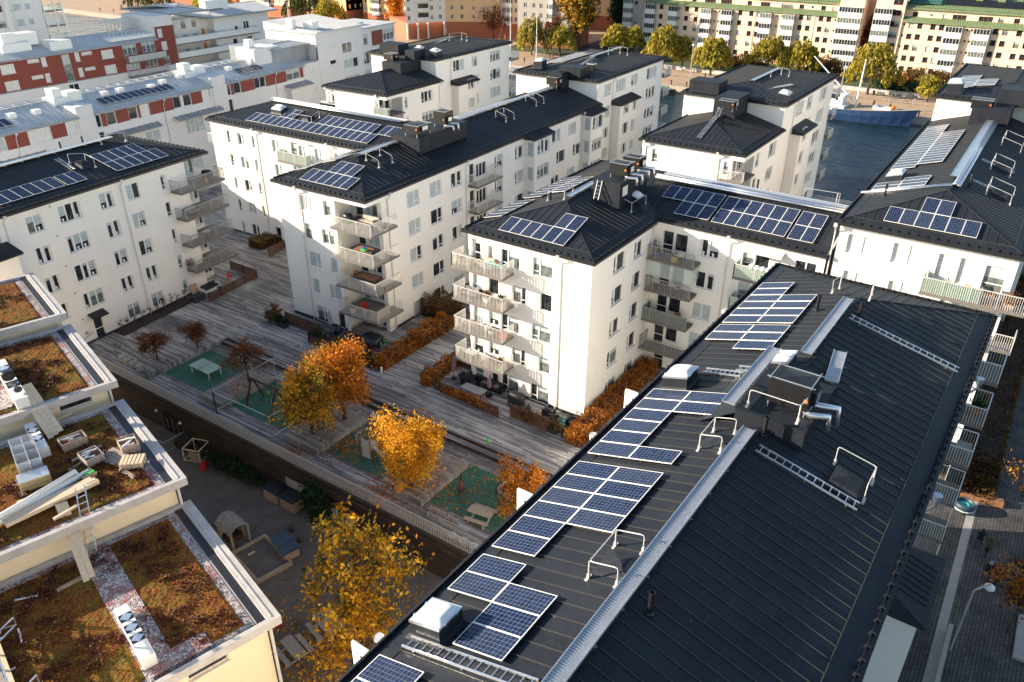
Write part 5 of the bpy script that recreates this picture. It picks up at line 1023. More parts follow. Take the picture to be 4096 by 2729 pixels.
for k in range(14): m.bar((46.5+k*.6, 128.5, 16.3), (46.5+k*.6, 132, 16.5), .3, .06)
m.part('pergola', M['rail'], H1.root)
H3 = Building('gallery_block', 'white block with open balcony galleries and shallow metal roofs, beside the red block', 'B', (70, 130, -3.4), seed=25)
gw = []
for k in range(3):
    z = 8.1+k*2.75
    gw += [(58.8, z-.6, 1.0, 2.1, 'd', 'glass2'), (60.2, z, 1.4, 1.5, '1', 'glass3'), (63, z, 1.2, 1.6, '1', 'glass2'), (65.6, z, 1.2, 1.6, '1', 'glass2')]
H3.facade('-y', 128, 57.6, 69, -3.4, 15.4, gw, depth=.17)
H3.facade('-x', 57.6, 123.9, 128, -3.4, 17.0, []); H3.facade('-y', 126, 69, 84, -3.4, 15.2, [(74.8, 12, .8, 1, '1', dk), (77.6, 12, 1.5, 1.7, '2', dk), (74, 9, 1.2, 1.5, '1', dk), (78, 9, 1.4, 1.6, '2', dk)], depth=.17)
W_ = H3.wb; W_.box(57.7, 84, 128.3, 140, -3.4, 15.3); W_.face([(69, 126, -3.4), (69, 128, -3.4), (69, 128, 15.3), (69, 126, 15.3)])
H3.close([M['white']])
for z in (12.2, 9.45, 6.7): H3.balcony('-y', 128, 57.7, 68.8, 3.6, z-.8, 'solid', screen='white_metal'); H3.balcony('-y', 126, 68.8, 80, 1.5, z-.8, 'solid', screen='white_metal')
m = MB()
for z in (12, 9.2):
    m.box(67.2, 67.9, 127.9, 127.97, z-.9, z+1.1)
m.part('door', M['orange'], H3.root)
metal_roof(H3, 57.3, 66.6, 123.5, 140, 17.15, .12, 'x', True, True); metal_roof(H3, 66.5, 86, 124.5, 140, 15.4, .18, 'x', True, False)
m = MB(); m.box(70, 74.5, 129, 131, 16.5, 18.2); m.box(74.5, 76, 129, 132, 16.2, 18.6); m.part('roof_plant', M['white_metal'], H3.root)
H0 = Building('tower_block', 'pale blue-white tower block with glass balconies in the top left corner', 'B', (38, 156, -3.4), seed=26)
tw = []
for k in range(9):
    z = 6.2+2.85*k; tw += [(41.2, z, 2.9, 1.3, '2', ('glass3', 'glass1')), (44.0, z+.1, 1.0, 1.1, '1', 'glass1'), (37.4, z, 3.2, 1.3, '2'), (33, z, 2.5, 1.3, '2'), (28, z, 2.5, 1.3, '2')]
H0.facade('-y', 150, 24, 46.7, -3.4, 33, tw, depth=.17); H0.wb.box(24, 46.6, 150.3, 162, -3.4, 33); H0.wb.box(38.9, 40, 149.1, 150.1, 5, 33); H0.close([M['grey_wall']])
for k in range(9): H0.balcony('-y', 151.5, 46.8, 51, 1.6, 5.6+2.85*k, 'glass', fm='green' if k % 3 == 1 else 'rail_dark')
m = MB()
for x in (47, 49.2, 50.9): m.bar((x, 150, -3), (x, 150, 33), .25)
m.part('balcony_post', M['white_metal'], H0.root)
metal_roof(H0, 23.5, 52, 149.5, 163, 33)
# ================================================================== across the water
def far_row(Bd, side, c, s0, s1, z0, z1, cols, ks, wd, ht, lay='1', b=-2.75, d=2.73, mi=0, fm='redframe', mix=(70, 15, 15, 0), extra=()):
    ws = [(a, b+d*k, wd if not isinstance(a, tuple) else a[1], ht, lay) for a in cols for k in ks]+list(extra)
    Bd.facade(side, c, s0, s1, z0, z1, ws, mi, fm=fm, small=True, depth=.19, mix=mix)
def loggia(Bd, c, s0, s1, zs, dep=1.1, glass=True):
    """white balconies one above the other with glazing above the parapet"""
    for z in zs:
        m = MB(); m.box(c-dep, c, s0, s1, z-1.05, z); m.box(c-dep-.05, c, s0-.05, s1+.05, z-1.2, z-1.05); bal = m.part('balcony', M['white_metal'], Bd.root)
        if glass:
            m = MB(); m.box(c-dep+.04, c, s0+.04, s1-.04, z+.002, z+1.4); m.part('glazing', M['glass0' if Bd.rng.random() < .65 else 'glass2'], bal)
            m = MB(); n = max(3, int((s1-s0)/.7))
            for k in range(n+1): y = s0+.03+(s1-s0-.06)*k/n; m.bar((c-dep+.02, y, z), (c-dep+.02, y, z+1.42), .07)
            m.bar((c-dep+.02, s0, z+1.42), (c-dep+.02, s1, z+1.42), .09); m.bar((c-dep+.02, s0, z+.1), (c-dep+.02, s1, z+.1), .09); m.part('glazing_bars', M['frame'], bal)
X = 196.
K6 = Building('green_roof_block', 'peach block with green sheet roofs and dark roof panels, across the water, right', 'W', (202, 0, -3.5), seed=31)
cols = [13.6, 11.5, 8.35, 6.3, -6.1, -8.2, -11.3, -13.4, -25, -27.2, -30, -32]
far_row(K6, '-x', X, -46, 15.9, -4.0, 10.1, cols, range(-0, 5), 1.25, 1.35, extra=[(x, -2.4+2.73*k, .5, .5, '1') for x in (.3, -.8) for k in range(5)]+[(15.3, -2.2+2.73*k, .5, .55, '1') for k in range(5)])
far_row(K6, '-x', X+1.2, -46, 15.9, 10.1, 13.0, [13.4, 6.2, -6.5, -10], [0], 1.3, 1.1, b=10.9, extra=[(2.9, 10.8, 3.2, 1.2, '3'), (-3.1, 10.8, 3.2, 1.2, '3'), (9.5, 11.3, .6, .5, '1')], mi=0)
K6.facade('-x', X-.4, 15.9, 23.2, -4, 16, [(17.8, zz, 2.4, 1.35, '2') for zz in (-2.6, .1, 2.8, 5.5, 8.2, 11, 13.6)], 0, small=True, fm='redframe')
K6.facade('+y', 23.2, X-.4, 212, -4, 16, [(x, zz, 1.2, 1.3, '1') for x in (199, 203, 207) for zz in (-2, .7, 3.5, 6.2, 9)], 1, small=True, fm='redframe')
K6.wb.face([(X-.4, 15.9, -4), (X+1.5, 15.9, -4), (X+1.5, 15.9, 16), (X-.4, 15.9, 16)])
K6.close([M['peach'], M['sand']])
for s0, s1 in ((1.3, 5.2), (-5.0, -1.3), (-22, -18)): loggia(K6, X, s0, s1, [7.9-2.73*k for k in range(5)])
loggia(K6, X-.4, 18.6, 23.0, [11.2, 8.45, 5.7, 2.95, .2, -2.5], 1.3)
def slope_roof(Bd, x0, x1, y0, y1, z0, z1, mat='green_roof', name='roof'):
    m = MB(); m.face([(x0, y0, z0), (x0, y1, z0), (x1, y1, z1), (x1, y0, z1)]); m.face([(x0, y0, z0), (x0, y1, z0), (x0, y1, z0-.3), (x0, y0, z0-.3)]); m.face([(x0, y0, z0-.3), (x0, y0, z0), (x1, y0, z1), (x1, y0, z0-.3)]); m.face([(x0, y1, z0-.3), (x0, y1, z0), (x1, y1, z1), (x1, y1, z0-.3)])
    y = y0+.3
    while y < y1: m.bar((x0, y, z0+.03), (x1, y, z1+.03), .06, .08); y += .75
    m.bar((x0+.4, y0, z0+.14+.1*(z1-z0)), (x0+.4, y1, z0+.14+.1*(z1-z0)), .05, .18)
    return m.part(name, M[mat], Bd.root)
slope_roof(K6, X-.6, X+1.3, -46, 15.9, 9.9, 10.9); slope_roof(K6, X+.5, X+7, -46, 15.9, 13.0, 15.8); slope_roof(K6, X-.9, X+6, 15.7, 23.5, 16, 18.5)
slope_roof(K6, X+2, X+7.2, 8, 15.8, 14.4, 17.2, 'teal_roof')
m = MB(); m.face([(X+2.6, -34, 14.05), (X+2.6, 7, 14.05), (X+5.8, 7, 15.45), (X+5.8, -34, 15.45)]); m.part('photovoltaic_sheet', M['black'], K6.root)
for y in (-1, -6, 9): m = MB(); m.box(X+5.2, X+6.4, y, y+1.6, 14.8, 16.6); m.part('chimney', M['green_roof'], K6.root)
for y in (5.3, -5.4, -14.5): K6.pipe('-x', X, y, -3.5, 9.8)
K5 = Building('green_roof_block', 'long peach block with green sheet roofs across the water behind the willows', 'W', (202, 58, -3.5), seed=32)
cols = [42.4, 40.2, 36.9, 34.8, 76.7, 73.6, 60.0, 56.7, 54.5, 85.0]
far_row(K5, '-x', X, 32.4, 91, -4., 10.1, cols, range(0, 5), 1.25, 1.35, extra=[(x, -2.4+2.73*k, .5, .5, '1') for x in (49.1, 47.7, 67.6, 66.3, 33.0, 79.0) for k in range(5)])
far_row(K5, '-x', X+1.2, 32.4, 91, 10.1, 13.0, [34, 37, 43, 58, 75], [0], 1.3, 1.1, b=10.9, extra=[(47, 10.8, 3.4, 1.2, '4'), (53, 10.8, 3.4, 1.2, '4'), (65, 10.8, 3.4, 1.2, '4'), (70, 10.8, 3.4, 1.2, '4'), (40, 11.3, .6, .5, '1')])
K5.facade('-x', X-.4, 26., 32.4, -4, 16, [], 0); K5.facade('-y', 26., X-.4, 212, -4, 16, [(x, zz, 1.0, 1.3, '1') for x in (200, 205) for zz in (-2, .7, 3.5, 6.2)], 1, small=True, fm='redframe')
K5.wb.face([(X-.4, 32.4, -4), (X+1.5, 32.4, -4), (X+1.5, 32.4, 16), (X-.4, 32.4, 16)])
K5.facade('-x', X-.2, 91, 96, -4, 16, [(93.5, zz, 1.1, 1.0, '1') for zz in (-2, .7, 3.5, 6.2, 9)], 2, small=True, fm='redframe'); K5.wb.face([(X-.2, 96, -4), (212, 96, -4), (212, 96, 16), (X-.2, 96, 16)], 2)
K5.close([M['peach'], M['sand'], M['grey_brick']])
for s0, s1 in ((44.0, 47.2), (50.5, 53.8), (62.2, 65.4), (68.6, 71.7), (79.4, 82.2)): loggia(K5, X, s0, s1, [7.9-2.73*k for k in range(5)])
loggia(K5, X-.4, 26.1, 32.2, [11.0, 8.25, 5.5, 2.75, 0, -2.7], 1.2); loggia(K5, X-.2, 86.9, 90.0, [8.0-2.73*k for k in range(5)], .8); loggia(K5, X-.2, 94.6, 97.4, [9.2-2.73*k for k in range(5)], 1.2)
slope_roof(K5, X-.6, X+1.3, 32.4, 90.5, 9.9, 10.9); slope_roof(K5, X+.5, X+7, 32.4, 92, 13.0, 15.8); slope_roof(K5, X-.9, X+6, 25.7, 32.6, 16, 18.5)
for y in (55.5, 78, 72.3, 44, 38.6): K5.pipe('-x', X, y, -3.5, 9.8)
K7 = Building('back_block', 'shaded apartment block glimpsed between the two green roofed blocks', 'W', (228, 24, -3.5), seed=33)
far_row(K7, '-x', 222, 8, 40, -4, 16, [14, 17, 20, 23, 26, 29, 32], range(0, 6), 1.2, 1.4); K7.close([M['sand']]); slope_roof(K7, 221, 230, 8, 40, 16, 19)
def flatblock(name, label, fr, base, faces, mats, seed, top, roofmat='metal_dark'):
    Bd = Building(name, label, fr, base, seed=seed)
    for side, c, s0, s1, mi, cols, z0 in faces:
        zs = [2.2+2.85*k for k in range(int((top-2)/2.85))]
        far_row(Bd, side, c, s0, s1, z0, top, cols, range(len(zs)), .95, 1.35, '2', 2.2 if z0 > 1 else -2.2, 2.85, mi, 'frame', (70, 10, 20, 0))
    return Bd
# block with brick base and round balconies, turned to the water
K3 = flatblock('waterside_block', 'cream block on slender columns with curved white balconies, across the water', 'K', (186, 150, -3.5), [('-y', 155.8, 164.5, 178.4, 0, [165.6, 173.6, 176.6], 1.2)], None, 41, 30)
K3.close([M['white'], M['ochre']])
KJ = flatblock('waterside_block', 'orange wing with brick base turning back from the cream block on columns', 'J', (187, 157, -3.5), [('-y', 155.8, 178.4, 197, 0, [180.5, 184, 188, 191.5, 195], 1.2), ('+x', 197, 155.8, 168, 0, [158, 162], 1.2)], None, 52, 30)
KJ.wb.box(178.6, 196.8, 156.3, 168, 1.2, 30); KJ.close([M['ochre']])
m = MB(); m.box(178.6, 197, 156, 168, -4, 1.19); m.part('brick_base', M['brick'], KJ.root)
m = MB(); m.box(165.2, 178.2, 157.3, 186, -4, 1.2); m.box(164.5, 178.4, 155.8, 186, 29.8, 30.4); m.part('brick_base', M['brick'], K3.root)
m = MB()
for x in (165, 168.6, 172.2, 178): m.bar((x, 156.3, -4), (x, 156.3, 1.2), .45)
m.part('column', M['white_metal'], K3.root)
for k in range(9):
    m = MB(); pr = [(170.6+2.2*math.cos(t), 155.8-1.5*math.sin(t)) for t in np.linspace(0, math.pi, 11)]
    z = 2.0+2.85*k
    for a, b in zip(pr[:-1], pr[1:]): m.face([(*a, z), (*b, z), (*b, z+.95), (*a, z+.95)])
    m.face([(*p, z) for p in pr]); bal = m.part('balcony', M['white_metal'], K3.root); m = MB(); m.face([(168.8, 155.77, z+.95), (172.4, 155.77, z+.95), (172.4, 155.77, z+2.3), (168.8, 155.77, z+2.3)]); m.part('glazing', M['glass0'], bal)
def front_block(label, fr, x, y0, y1, cols, ks, mats, top, seed, baseh=1.6, bal=(), wd=1.0, base='brick', mi2=None, fm='frame'):
    Bd = Building('waterside_block', label, fr, (x+6, (y0+y1)/2, -3.5), seed=seed)
    far_row(Bd, '-x', x, y0, y1, baseh, top, cols, ks, wd, 1.4, '2', baseh+.75, 2.85, 0, fm, (72, 8, 20, 0))
    Bd.wb.box(x+.3, x+13, y0, y1, -4, top); Bd.facade('-y', y0, x, x+13, baseh, top, [(x+q, baseh+.75+2.85*k, wd, 1.4, '2') for q in (2, 5, 8, 11) for k in ks], 0, small=True, fm=fm)
    Bd.close([M[mats]])
    m = MB(); m.box(x-.05, x+13.05, y0-.05, y1+.05, -4, baseh-.01); m.part('brick_base', M[base], Bd.root)
    for s0, s1 in bal: loggia(Bd, x, s0, s1, [baseh+.7+2.85*k for k in ks], 1.0, True)
    m = MB(); m.box(x-.6, x+13.6, y0-.6, y1+.6, top, top+.5); m.part('roof', M['metal_dark'], Bd.root)
    return Bd
front_block('cream block with white balconies, left of the shaded one, across the water', 'W', 188.5, 128, 146, [131, 134, 139, 142, 144.6], range(9), 'peach', 28, 42, 1.0, ((135.4, 137.6), (144.9, 146.9)))
front_block('shaded grey brick block with small balconies, across the water left of the tall poplar', 'L', 180.5, 108, 127.6, [109.5, 111.6, 114, 117, 119.5, 122, 125], range(9), 'grey_brick', 28, 43, 1.0, ((115.2, 116.3),))
front_block('peach block with white loggias and brick base behind a golden tree, across the water', 'W', 190, 176, 205, [178, 181, 184, 191, 194, 201, 203.5], range(9), 'ochre', 28, 44, -.3, ((186.5, 189.5), (196, 199.5)))
front_block('orange block with brick base and cream balconies, farther left across the water', 'W', 186, 210, 232, [212, 216, 222, 225, 230], range(9), 'ochre', 26, 45, .3, ((218, 221), (227, 229)))
front_block('cream and orange block behind the dark willow, far left across the water', 'W', 183, 238, 268, [240, 243.5, 247, 254, 258, 262, 266], range(8), 'sand', 24, 46, .3, ((249, 252),))
front_block('orange block at the far left across the water', 'W', 186, 274, 300, [276, 280, 284, 288, 292, 297], range(8), 'ochre', 22, 47, .3)
front_block('red fronted low block at the far left quay', 'W', 190, 306, 345, [309, 313, 317, 321, 325, 329, 333, 337, 341], range(5), 'sand', 14, 48, .3)
front_block('back row block above the green roofs', 'W', 236, 40, 110, [44+4*k for k in range(16)], range(8), 'sand', 26, 49, 1.)
front_block('back row block behind the right hand green roofs', 'W', 240, -60, 14, [-56+4*k for k in range(17)], range(5), 'sand', 12, 50, 1.)
front_block('back row block behind the curved balconies', 'W', 225, 116, 176, [118+4*k for k in range(14)], range(9), 'ochre', 30, 51, 1.)
m = MB(); m.box(176, 176.4, 178, 196, -4, -1.4); m.box(174.5, 176, 186, 188.5, -4, -3.4); m.box(175.2, 176, 186, 188.5, -3.4, -2.6); m.top('brick_terrace', M['brick'], 'orange brick terrace wall with steps below the cream block on columns', 'terrace wall', 'W', (176, 187, -4))
# ================================================================== trees and plants
def leaves(name, pts, size, mat, parent=None, spread=1., elong=1.35, drop=0., top=None, flat=0.):
    """many small leaf faces at the given points"""
    n = len(pts); d = NR.normal(size=(n, 3)); d[:, 2] = d[:, 2]*(1-flat)-drop; d /= np.linalg.norm(d, axis=1)[:, None]+1e-9
    e = NR.normal(size=(n, 3)); e -= d*(e*d).sum(1)[:, None]; e /= np.linalg.norm(e, axis=1)[:, None]+1e-9
    s = size*NR.uniform(.6, 1.35, n)[:, None]; a = d*s*elong*.5; b = e*s*.36
    nn = np.cross(d, e)*s*.1
    V = np.stack([pts-a, pts-b*1.0+nn, pts+a, pts+b+nn], 1).reshape(-1, 3)
    me = bpy.data.meshes.new(name); me.vertices.add(4*n); me.vertices.foreach_set('co', V.ravel().astype('f'))
    me.loops.add(4*n); me.loops.foreach_set('vertex_index', np.arange(4*n)); me.polygons.add(n); me.polygons.foreach_set('loop_start', np.arange(0, 4*n, 4)); me.polygons.foreach_set('loop_total', np.full(n, 4))
    me.update(calc_edges=True); me.materials.append(mat)
    o = bpy.data.objects.new(name, me); COL.objects.link(o); o.parent = parent; return o
def tree(label, base, H, crown, clumps, n, size, mat, mat2=None, lean=(0, 0), trunk=.16, group=None, name='tree', z0=.28, bias=None, sig=.16, limbs=9, fr='W', twigs=40, cat='tree', bare=0):
    """crown: (rx, ry, rz, centre height); leaves gather in clumps near the crown's shell, limbs reach the clumps"""
    t = thing(name, label, cat, fr, base, group, own=True); rx, ry, rzz, cz = crown
    C_ = []; ph_ = NR.uniform(0, 6.28, 3)
    while len(C_) < clumps:
        v = NR.normal(size=3); v /= np.linalg.norm(v); r = NR.uniform(.3, 1.)**.5*(1+.28*math.sin(3.1*v[0]+ph_[0])*math.sin(3.7*v[1]+ph_[1])+.25*math.sin(4.3*v[2]+ph_[2]+2*v[0])); p = v*r*np.array([rx, ry, rzz])+np.array([lean[0], lean[1], cz])
        if p[2] < H*z0*.8: continue
        if bias and NR.random() > bias(p): continue
        C_.append(p)
    C_ = np.array(C_); m = MB(); fork = np.array([lean[0]*.4, lean[1]*.4, H*z0]); tp = np.array([lean[0], lean[1], H*.86])
    m.tube([(0, 0, 0), tuple(fork*.5), tuple(fork), tuple((fork+tp)/2), tuple(tp)], [trunk*1.25, trunk, trunk*.85, trunk*.5, trunk*.1], 8)
    for k in range(limbs+twigs):
        q = C_[k % len(C_)]; f = NR.uniform(.15, .75); st = fork*(1-f)+tp*f; mid = (st+q)/2+NR.normal(size=3)*.12+np.array([0, 0, .15*np.linalg.norm(q-st)])*.6
        r0 = trunk*(.42 if k < limbs else .15); m.tube([tuple(st), tuple(mid), tuple(q)], [r0, r0*.55, r0*.15], 5)
        if bare and k < limbs+twigs: 
            for _ in range(bare): e = q+NR.normal(size=3)*np.array([.4, .4, .35])+np.array([0, 0, .25]); m.tube([tuple(mid), tuple((mid+e)/2+NR.normal(size=3)*.05), tuple(e)], [r0*.3, r0*.2, r0*.08], 3)
    m.part('trunk', M['bark'], t, smooth=True)
    if n:
        per = NR.integers(0, len(C_), n); sg = np.array([rx, ry, rzz])*sig*NR.uniform(.6, 1.5, (len(C_), 1))
        pts = C_[per]+NR.normal(size=(n, 3))*sg[per]
        pts = pts[pts[:, 2] > .25]
        if mat2 is not None:
            sel = (NR.random(len(C_)) < .5)[per][:len(pts)] if not callable(mat2[1]) else mat2[1](pts)
            leaves('crown', pts[~sel], size, mat, t); leaves('crown', pts[sel], size, mat2[0], t)
        else: leaves('crown', pts, size, mat, t)
    return t
L_or = leafmat('orange_leaves', [(.2, (.22, .06, .01)), (.45, (.52, .17, .015)), (.7, (.72, .28, .02)), (1, (.80, .40, .04))])
L_ye = leafmat('yellow_leaves', [(.2, (.36, .14, .01)), (.45, (.70, .33, .015)), (.7, (.86, .47, .02)), (1, (.92, .62, .06))])
L_gy = leafmat('green_gold_leaves', [(.25, (.05, .055, .012)), (.5, (.16, .14, .02)), (.75, (.42, .27, .03)), (1, (.62, .42, .05))])
L_br = leafmat('bronze_leaves', [(.25, (.10, .035, .015)), (.6, (.23, .085, .03)), (1, (.36, .15, .05))])
L_hedge = leafmat('beech_hedge_leaves', [(.2, (.12, .035, .01)), (.45, (.34, .11, .016)), (.7, (.54, .21, .03)), (1, (.58, .31, .05))])
L_wil = leafmat('willow_leaves', [(.2, (.07, .07, .012)), (.42, (.28, .24, .03)), (.65, (.52, .41, .05)), (1, (.66, .52, .09))])
L_wild = leafmat('green_willow_leaves', [(.2, (.025, .035, .01)), (.5, (.07, .085, .02)), (.9, (.17, .15, .03))])
L_gr = leafmat('evergreen_leaves', [(.2, (.012, .03, .012)), (.6, (.03, .07, .025)), (1, (.07, .11, .035))])
L_mix = leafmat('mixed_shrub_leaves', [(.2, (.04, .045, .015)), (.5, (.16, .09, .025)), (.8, (.30, .13, .03)), (1, (.28, .22, .05))])
L_deep = leafmat('dark_street_leaves', [(.2, (.03, .02, .008)), (.6, (.12, .055, .015)), (1, (.30, .13, .02))])
tree('green-gold tree on the platform, left of its orange neighbour and close to the railing', (-13.3, 17.1, 0), 6.0, (1.9, 2.2, 2.2, 3.2), 80, 9000, .17, L_gy, (L_ye, None), sig=.17, z0=.2)
tree('large orange tree on the platform in the middle of the deck', (-10.4, 16.5, 0), 7.6, (2.25, 2.4, 2.9, 4.1), 110, 14000, .16, L_or, (L_gy, lambda p: (p[:, 1] > .6) & (NR.random(len(p)) < .55)), sig=.15, z0=.2)
tree('bright yellow tree on the platform nearest the railing', (-13.9, 6.5, 0), 6.2, (1.95, 1.95, 2.5, 3.3), 110, 13000, .15, L_ye, sig=.14, z0=.2)
tree('leafless twiggy tree just behind the bright yellow one', (-11.4, 7.6, 0), 5.6, (1.1, 1.1, 1.5, 4.0), 30, 260, .12, L_br, trunk=.08, bare=3, twigs=25)
tree('thin bronze tree beside the table tennis table', (-11.1, 27.4, 0), 4.0, (1.6, 1.7, 1.0, 2.6), 40, 2600, .13, L_br, trunk=.09, sig=.17, bare=1)
tree('small bronze tree on the deck at the far left', (-13.3, 37.3, 0), 2.9, (1.25, 1.25, .85, 1.9), 34, 3200, .12, L_br, trunk=.08, sig=.2, z0=.35)
tree('small bronze tree farther back, right of the first', (-9.9, 36.1, 0), 2.7, (1.05, 1.05, .85, 1.75), 30, 2800, .12, L_br, trunk=.07, sig=.2, z0=.35)
tree('orange bush tree half hidden by the near roof eave', (-10.7, -.9, -.5), 3.4, (1.5, 1.5, 1.5, 2.0), 44, 4200, .14, L_or, trunk=.07, sig=.17, z0=.15)
tree('rusty shrub at the deck edge under the near roof eave', (-13.0, -4.2, -.5), 2.2, (1.4, 1.4, .9, 1.3), 30, 2600, .14, L_hedge, trunk=.05, sig=.2, z0=.15)
tree('wide yellow chestnut-like tree standing in the sandy yard', (-24.0, 2.2, -3.4), 9.2, (3.0, 3.5, 2.8, 5.8), 70, 3600, .24, L_ye, (L_gy, lambda p: NR.random(len(p)) < .45), sig=.11, trunk=.2, bias=lambda p: .25+.75*(1/(1+math.exp(-(p[0]*1.6-p[1]*.5)))), bare=1)
tree('sparse low orange tree at the yard edge in front', (-26.3, -.5, -3.4), 5.6, (2.4, 2.8, 1.9, 3.2), 60, 1300, .22, L_ye, sig=.14, trunk=.12, bare=1)
tree('dark leafy climber against the brown timber wall', (-17.6, 12.6, -3.4), 3.0, (.7, 1.3, 1.4, 1.4), 30, 2600, .2, L_gr, trunk=.05, sig=.22, z0=.1, name='climber', cat='shrub')
tree('low bushes under the brown wall beside the wooden frame', (-17.7, 22.4, -3.4), 1.4, (.6, 3.6, .6, .6), 34, 2000, .2, L_gr, trunk=.03, sig=.25, z0=.1, name='shrub', cat='shrub')
tree('thin orange street tree beside the white globe lamp', (-.9, -30.9, -3), 5.2, (1.7, 1.7, 1.4, 3.6), 46, 2300, .17, L_deep, (L_or, None), trunk=.09, sig=.18, bare=1)
tree('orange street tree farther up the street', (10.5, -31.2, -3), 5.2, (1.7, 1.7, 1.4, 3.6), 46, 2300, .17, L_deep, (L_or, None), trunk=.09, sig=.18, bare=1)
def hedge(label, x0, x1, y0, y1, h, n, mat, fr='W', z=0., name='hedge', lump=.22, stems=True, size=.13):
    t = thing(name, label, 'hedge', fr, ((x0+x1)/2, (y0+y1)/2, z), own=True); hx, hy = (x1-x0)/2, (y1-y0)/2
    u = NR.uniform(-1, 1, (n, 3)); k = NR.integers(0, 3, n); s = np.sign(u[np.arange(n), k]); shell = NR.random(n) < .8; u[np.arange(n)[shell], k[shell]] = s[shell]*NR.uniform(.82, 1.05, shell.sum())
    p = u*np.array([hx, hy, h/2])+np.array([0, 0, h/2]); ph = NR.uniform(0, 6, 4)
    g = 1+lump*(np.sin(p[:, 0]*2.3+ph[0])*np.sin(p[:, 1]*2.1+ph[1])+.6*np.sin(p[:, 0]*5+ph[2])); p[:, 2] *= g; p[:, 0] += NR.normal(size=n)*.06; p[:, 1] += NR.normal(size=n)*.06*g
    p = p[p[:, 2] > .02]; leaves('foliage', p, size, mat, t)
    m = MB(); m.box(-hx*.86, hx*.86, -hy*.8, hy*.8, .0, h*.72); m.part('twigs', M['soil'], t); return t
hedge('orange beech hedge row beside the left block, low half near the deck', -3.1, 1.6, 18.9, 20.2, 1.15, 6000, L_hedge); hedge('taller orange beech hedge farther along the left block', 1.7, 6.8, 18.8, 20.3, 1.5, 6500, L_hedge)
hedge('rounded rust coloured hedge clump at the passage end between the blocks', 7.2, 9.6, 19.3, 23.2, 1.9, 6000, L_mix)
hedge('orange hedge beside the furnished terrace of the middle block', -2.9, 1.8, 13.9, 14.8, 1.2, 5200, L_hedge)
hedge('long clipped rust hedge along the shaded side of the middle block', -2.8, 10.4, -1.35, .15, 1.25, 15000, L_hedge, lump=.1)
hedge('clipped rust hedge at the door of the left wing', 9.4, 12.6, 50.1, 52.2, 1.1, 4500, L_mix, lump=.06)
hedge('dark green planting behind the slatted screen of the left block', -3.05, -2.3, 22.6, 28.3, 1.15, 3600, L_gr, lump=.3)
hedge('dark street hedge along the pavement below the near balconies', 13.5, 60, -28.6, -26.2, 1.1, 14000, L_deep, z=-3.38, lump=.12, size=.2)
for k, (lab, x, y) in enumerate((('low brown grasses in the bed beside the left block corner', -1.2, 35.1), ('dry twiggy shrub at the bed end beside two round box bushes', -2.2, 34.6))):
    tree(lab, (x, y, 0), 1.2, (.7, .8, .5, .6), 20, 900, .14, L_br if k == 0 else L_mix, trunk=.02, bare=2, z0=.1, name='shrub', cat='shrub')
def conifer(label, x, y, h, r, mat=L_gr, pot=True):
    t = thing('potted_conifer', label, 'potted plant', 'W', (x, y, 0), None, own=True); n = 1500; z = NR.random(n)**1.2; a = NR.uniform(0, 6.28, n); rr = r*(1-z)**.8*NR.uniform(.75, 1.05, n)
    z0 = .45 if pot else .0; leaves('crown', np.stack([rr*np.cos(a), rr*np.sin(a), z0+z*h], 1), .12, mat, t)
    m = MB(); m.tube([(0, 0, z0), (0, 0, z0+h*.9)], [r*.72, .02], 8); m.part('stem', M['soil'], t)
    m = MB(); m.box(-.28, .28, -.28, .28, 0, .5); m.part('planter', M['fabric_dark'], t); return t
conifer('tall clipped conifer in a black planter at the hedge end', -3.15, 20.55, 1.5, .42); conifer('wide conifer in a black planter at the slatted screen end', -3.1, 21.7, 1.35, .5)
def ballpot(label, x, y, r=.38):
    t = thing('potted_bush', label, 'potted plant', 'W', (x, y, 0), None, own=True); v = NR.normal(size=(900, 3)); v /= np.linalg.norm(v, axis=1)[:, None]; leaves('foliage', v*r*NR.uniform(.8, 1.03, (900, 1))+np.array([0, 0, .5+r*.8]), .1, L_gr, t)
    m = MB(); m.box(-.3, .3, -.3, .3, 0, .55); m.part('planter', M['fabric_dark'], t)
ballpot('round box bush in a black planter, left of the pair', -2.35, 33.5); ballpot('round box bush in a black planter, right of the pair', -2.35, 32.7)
# poor espalier row in the bed under the yard block
m = MB(); m.box(-12.0, -3.2, 45.2, 46.75, 0, .06); m.top('planting_bed', M['soil'], 'narrow bark bed along the foot of the shaded yard block', 'planting bed', 'A', (-7.6, 46, 0))
for k in range(10):
    t = tree('bare sapling in the bark bed of the yard block, %s from the left' % ORD[k], (-11.6+k*.87, 46.05, 0), 1.5, (.25, .25, .5, 1.0), 8, 60, .1, L_br, trunk=.03, bare=2, limbs=4, twigs=8, name='sapling', group='saplings along the yard block', fr='A')
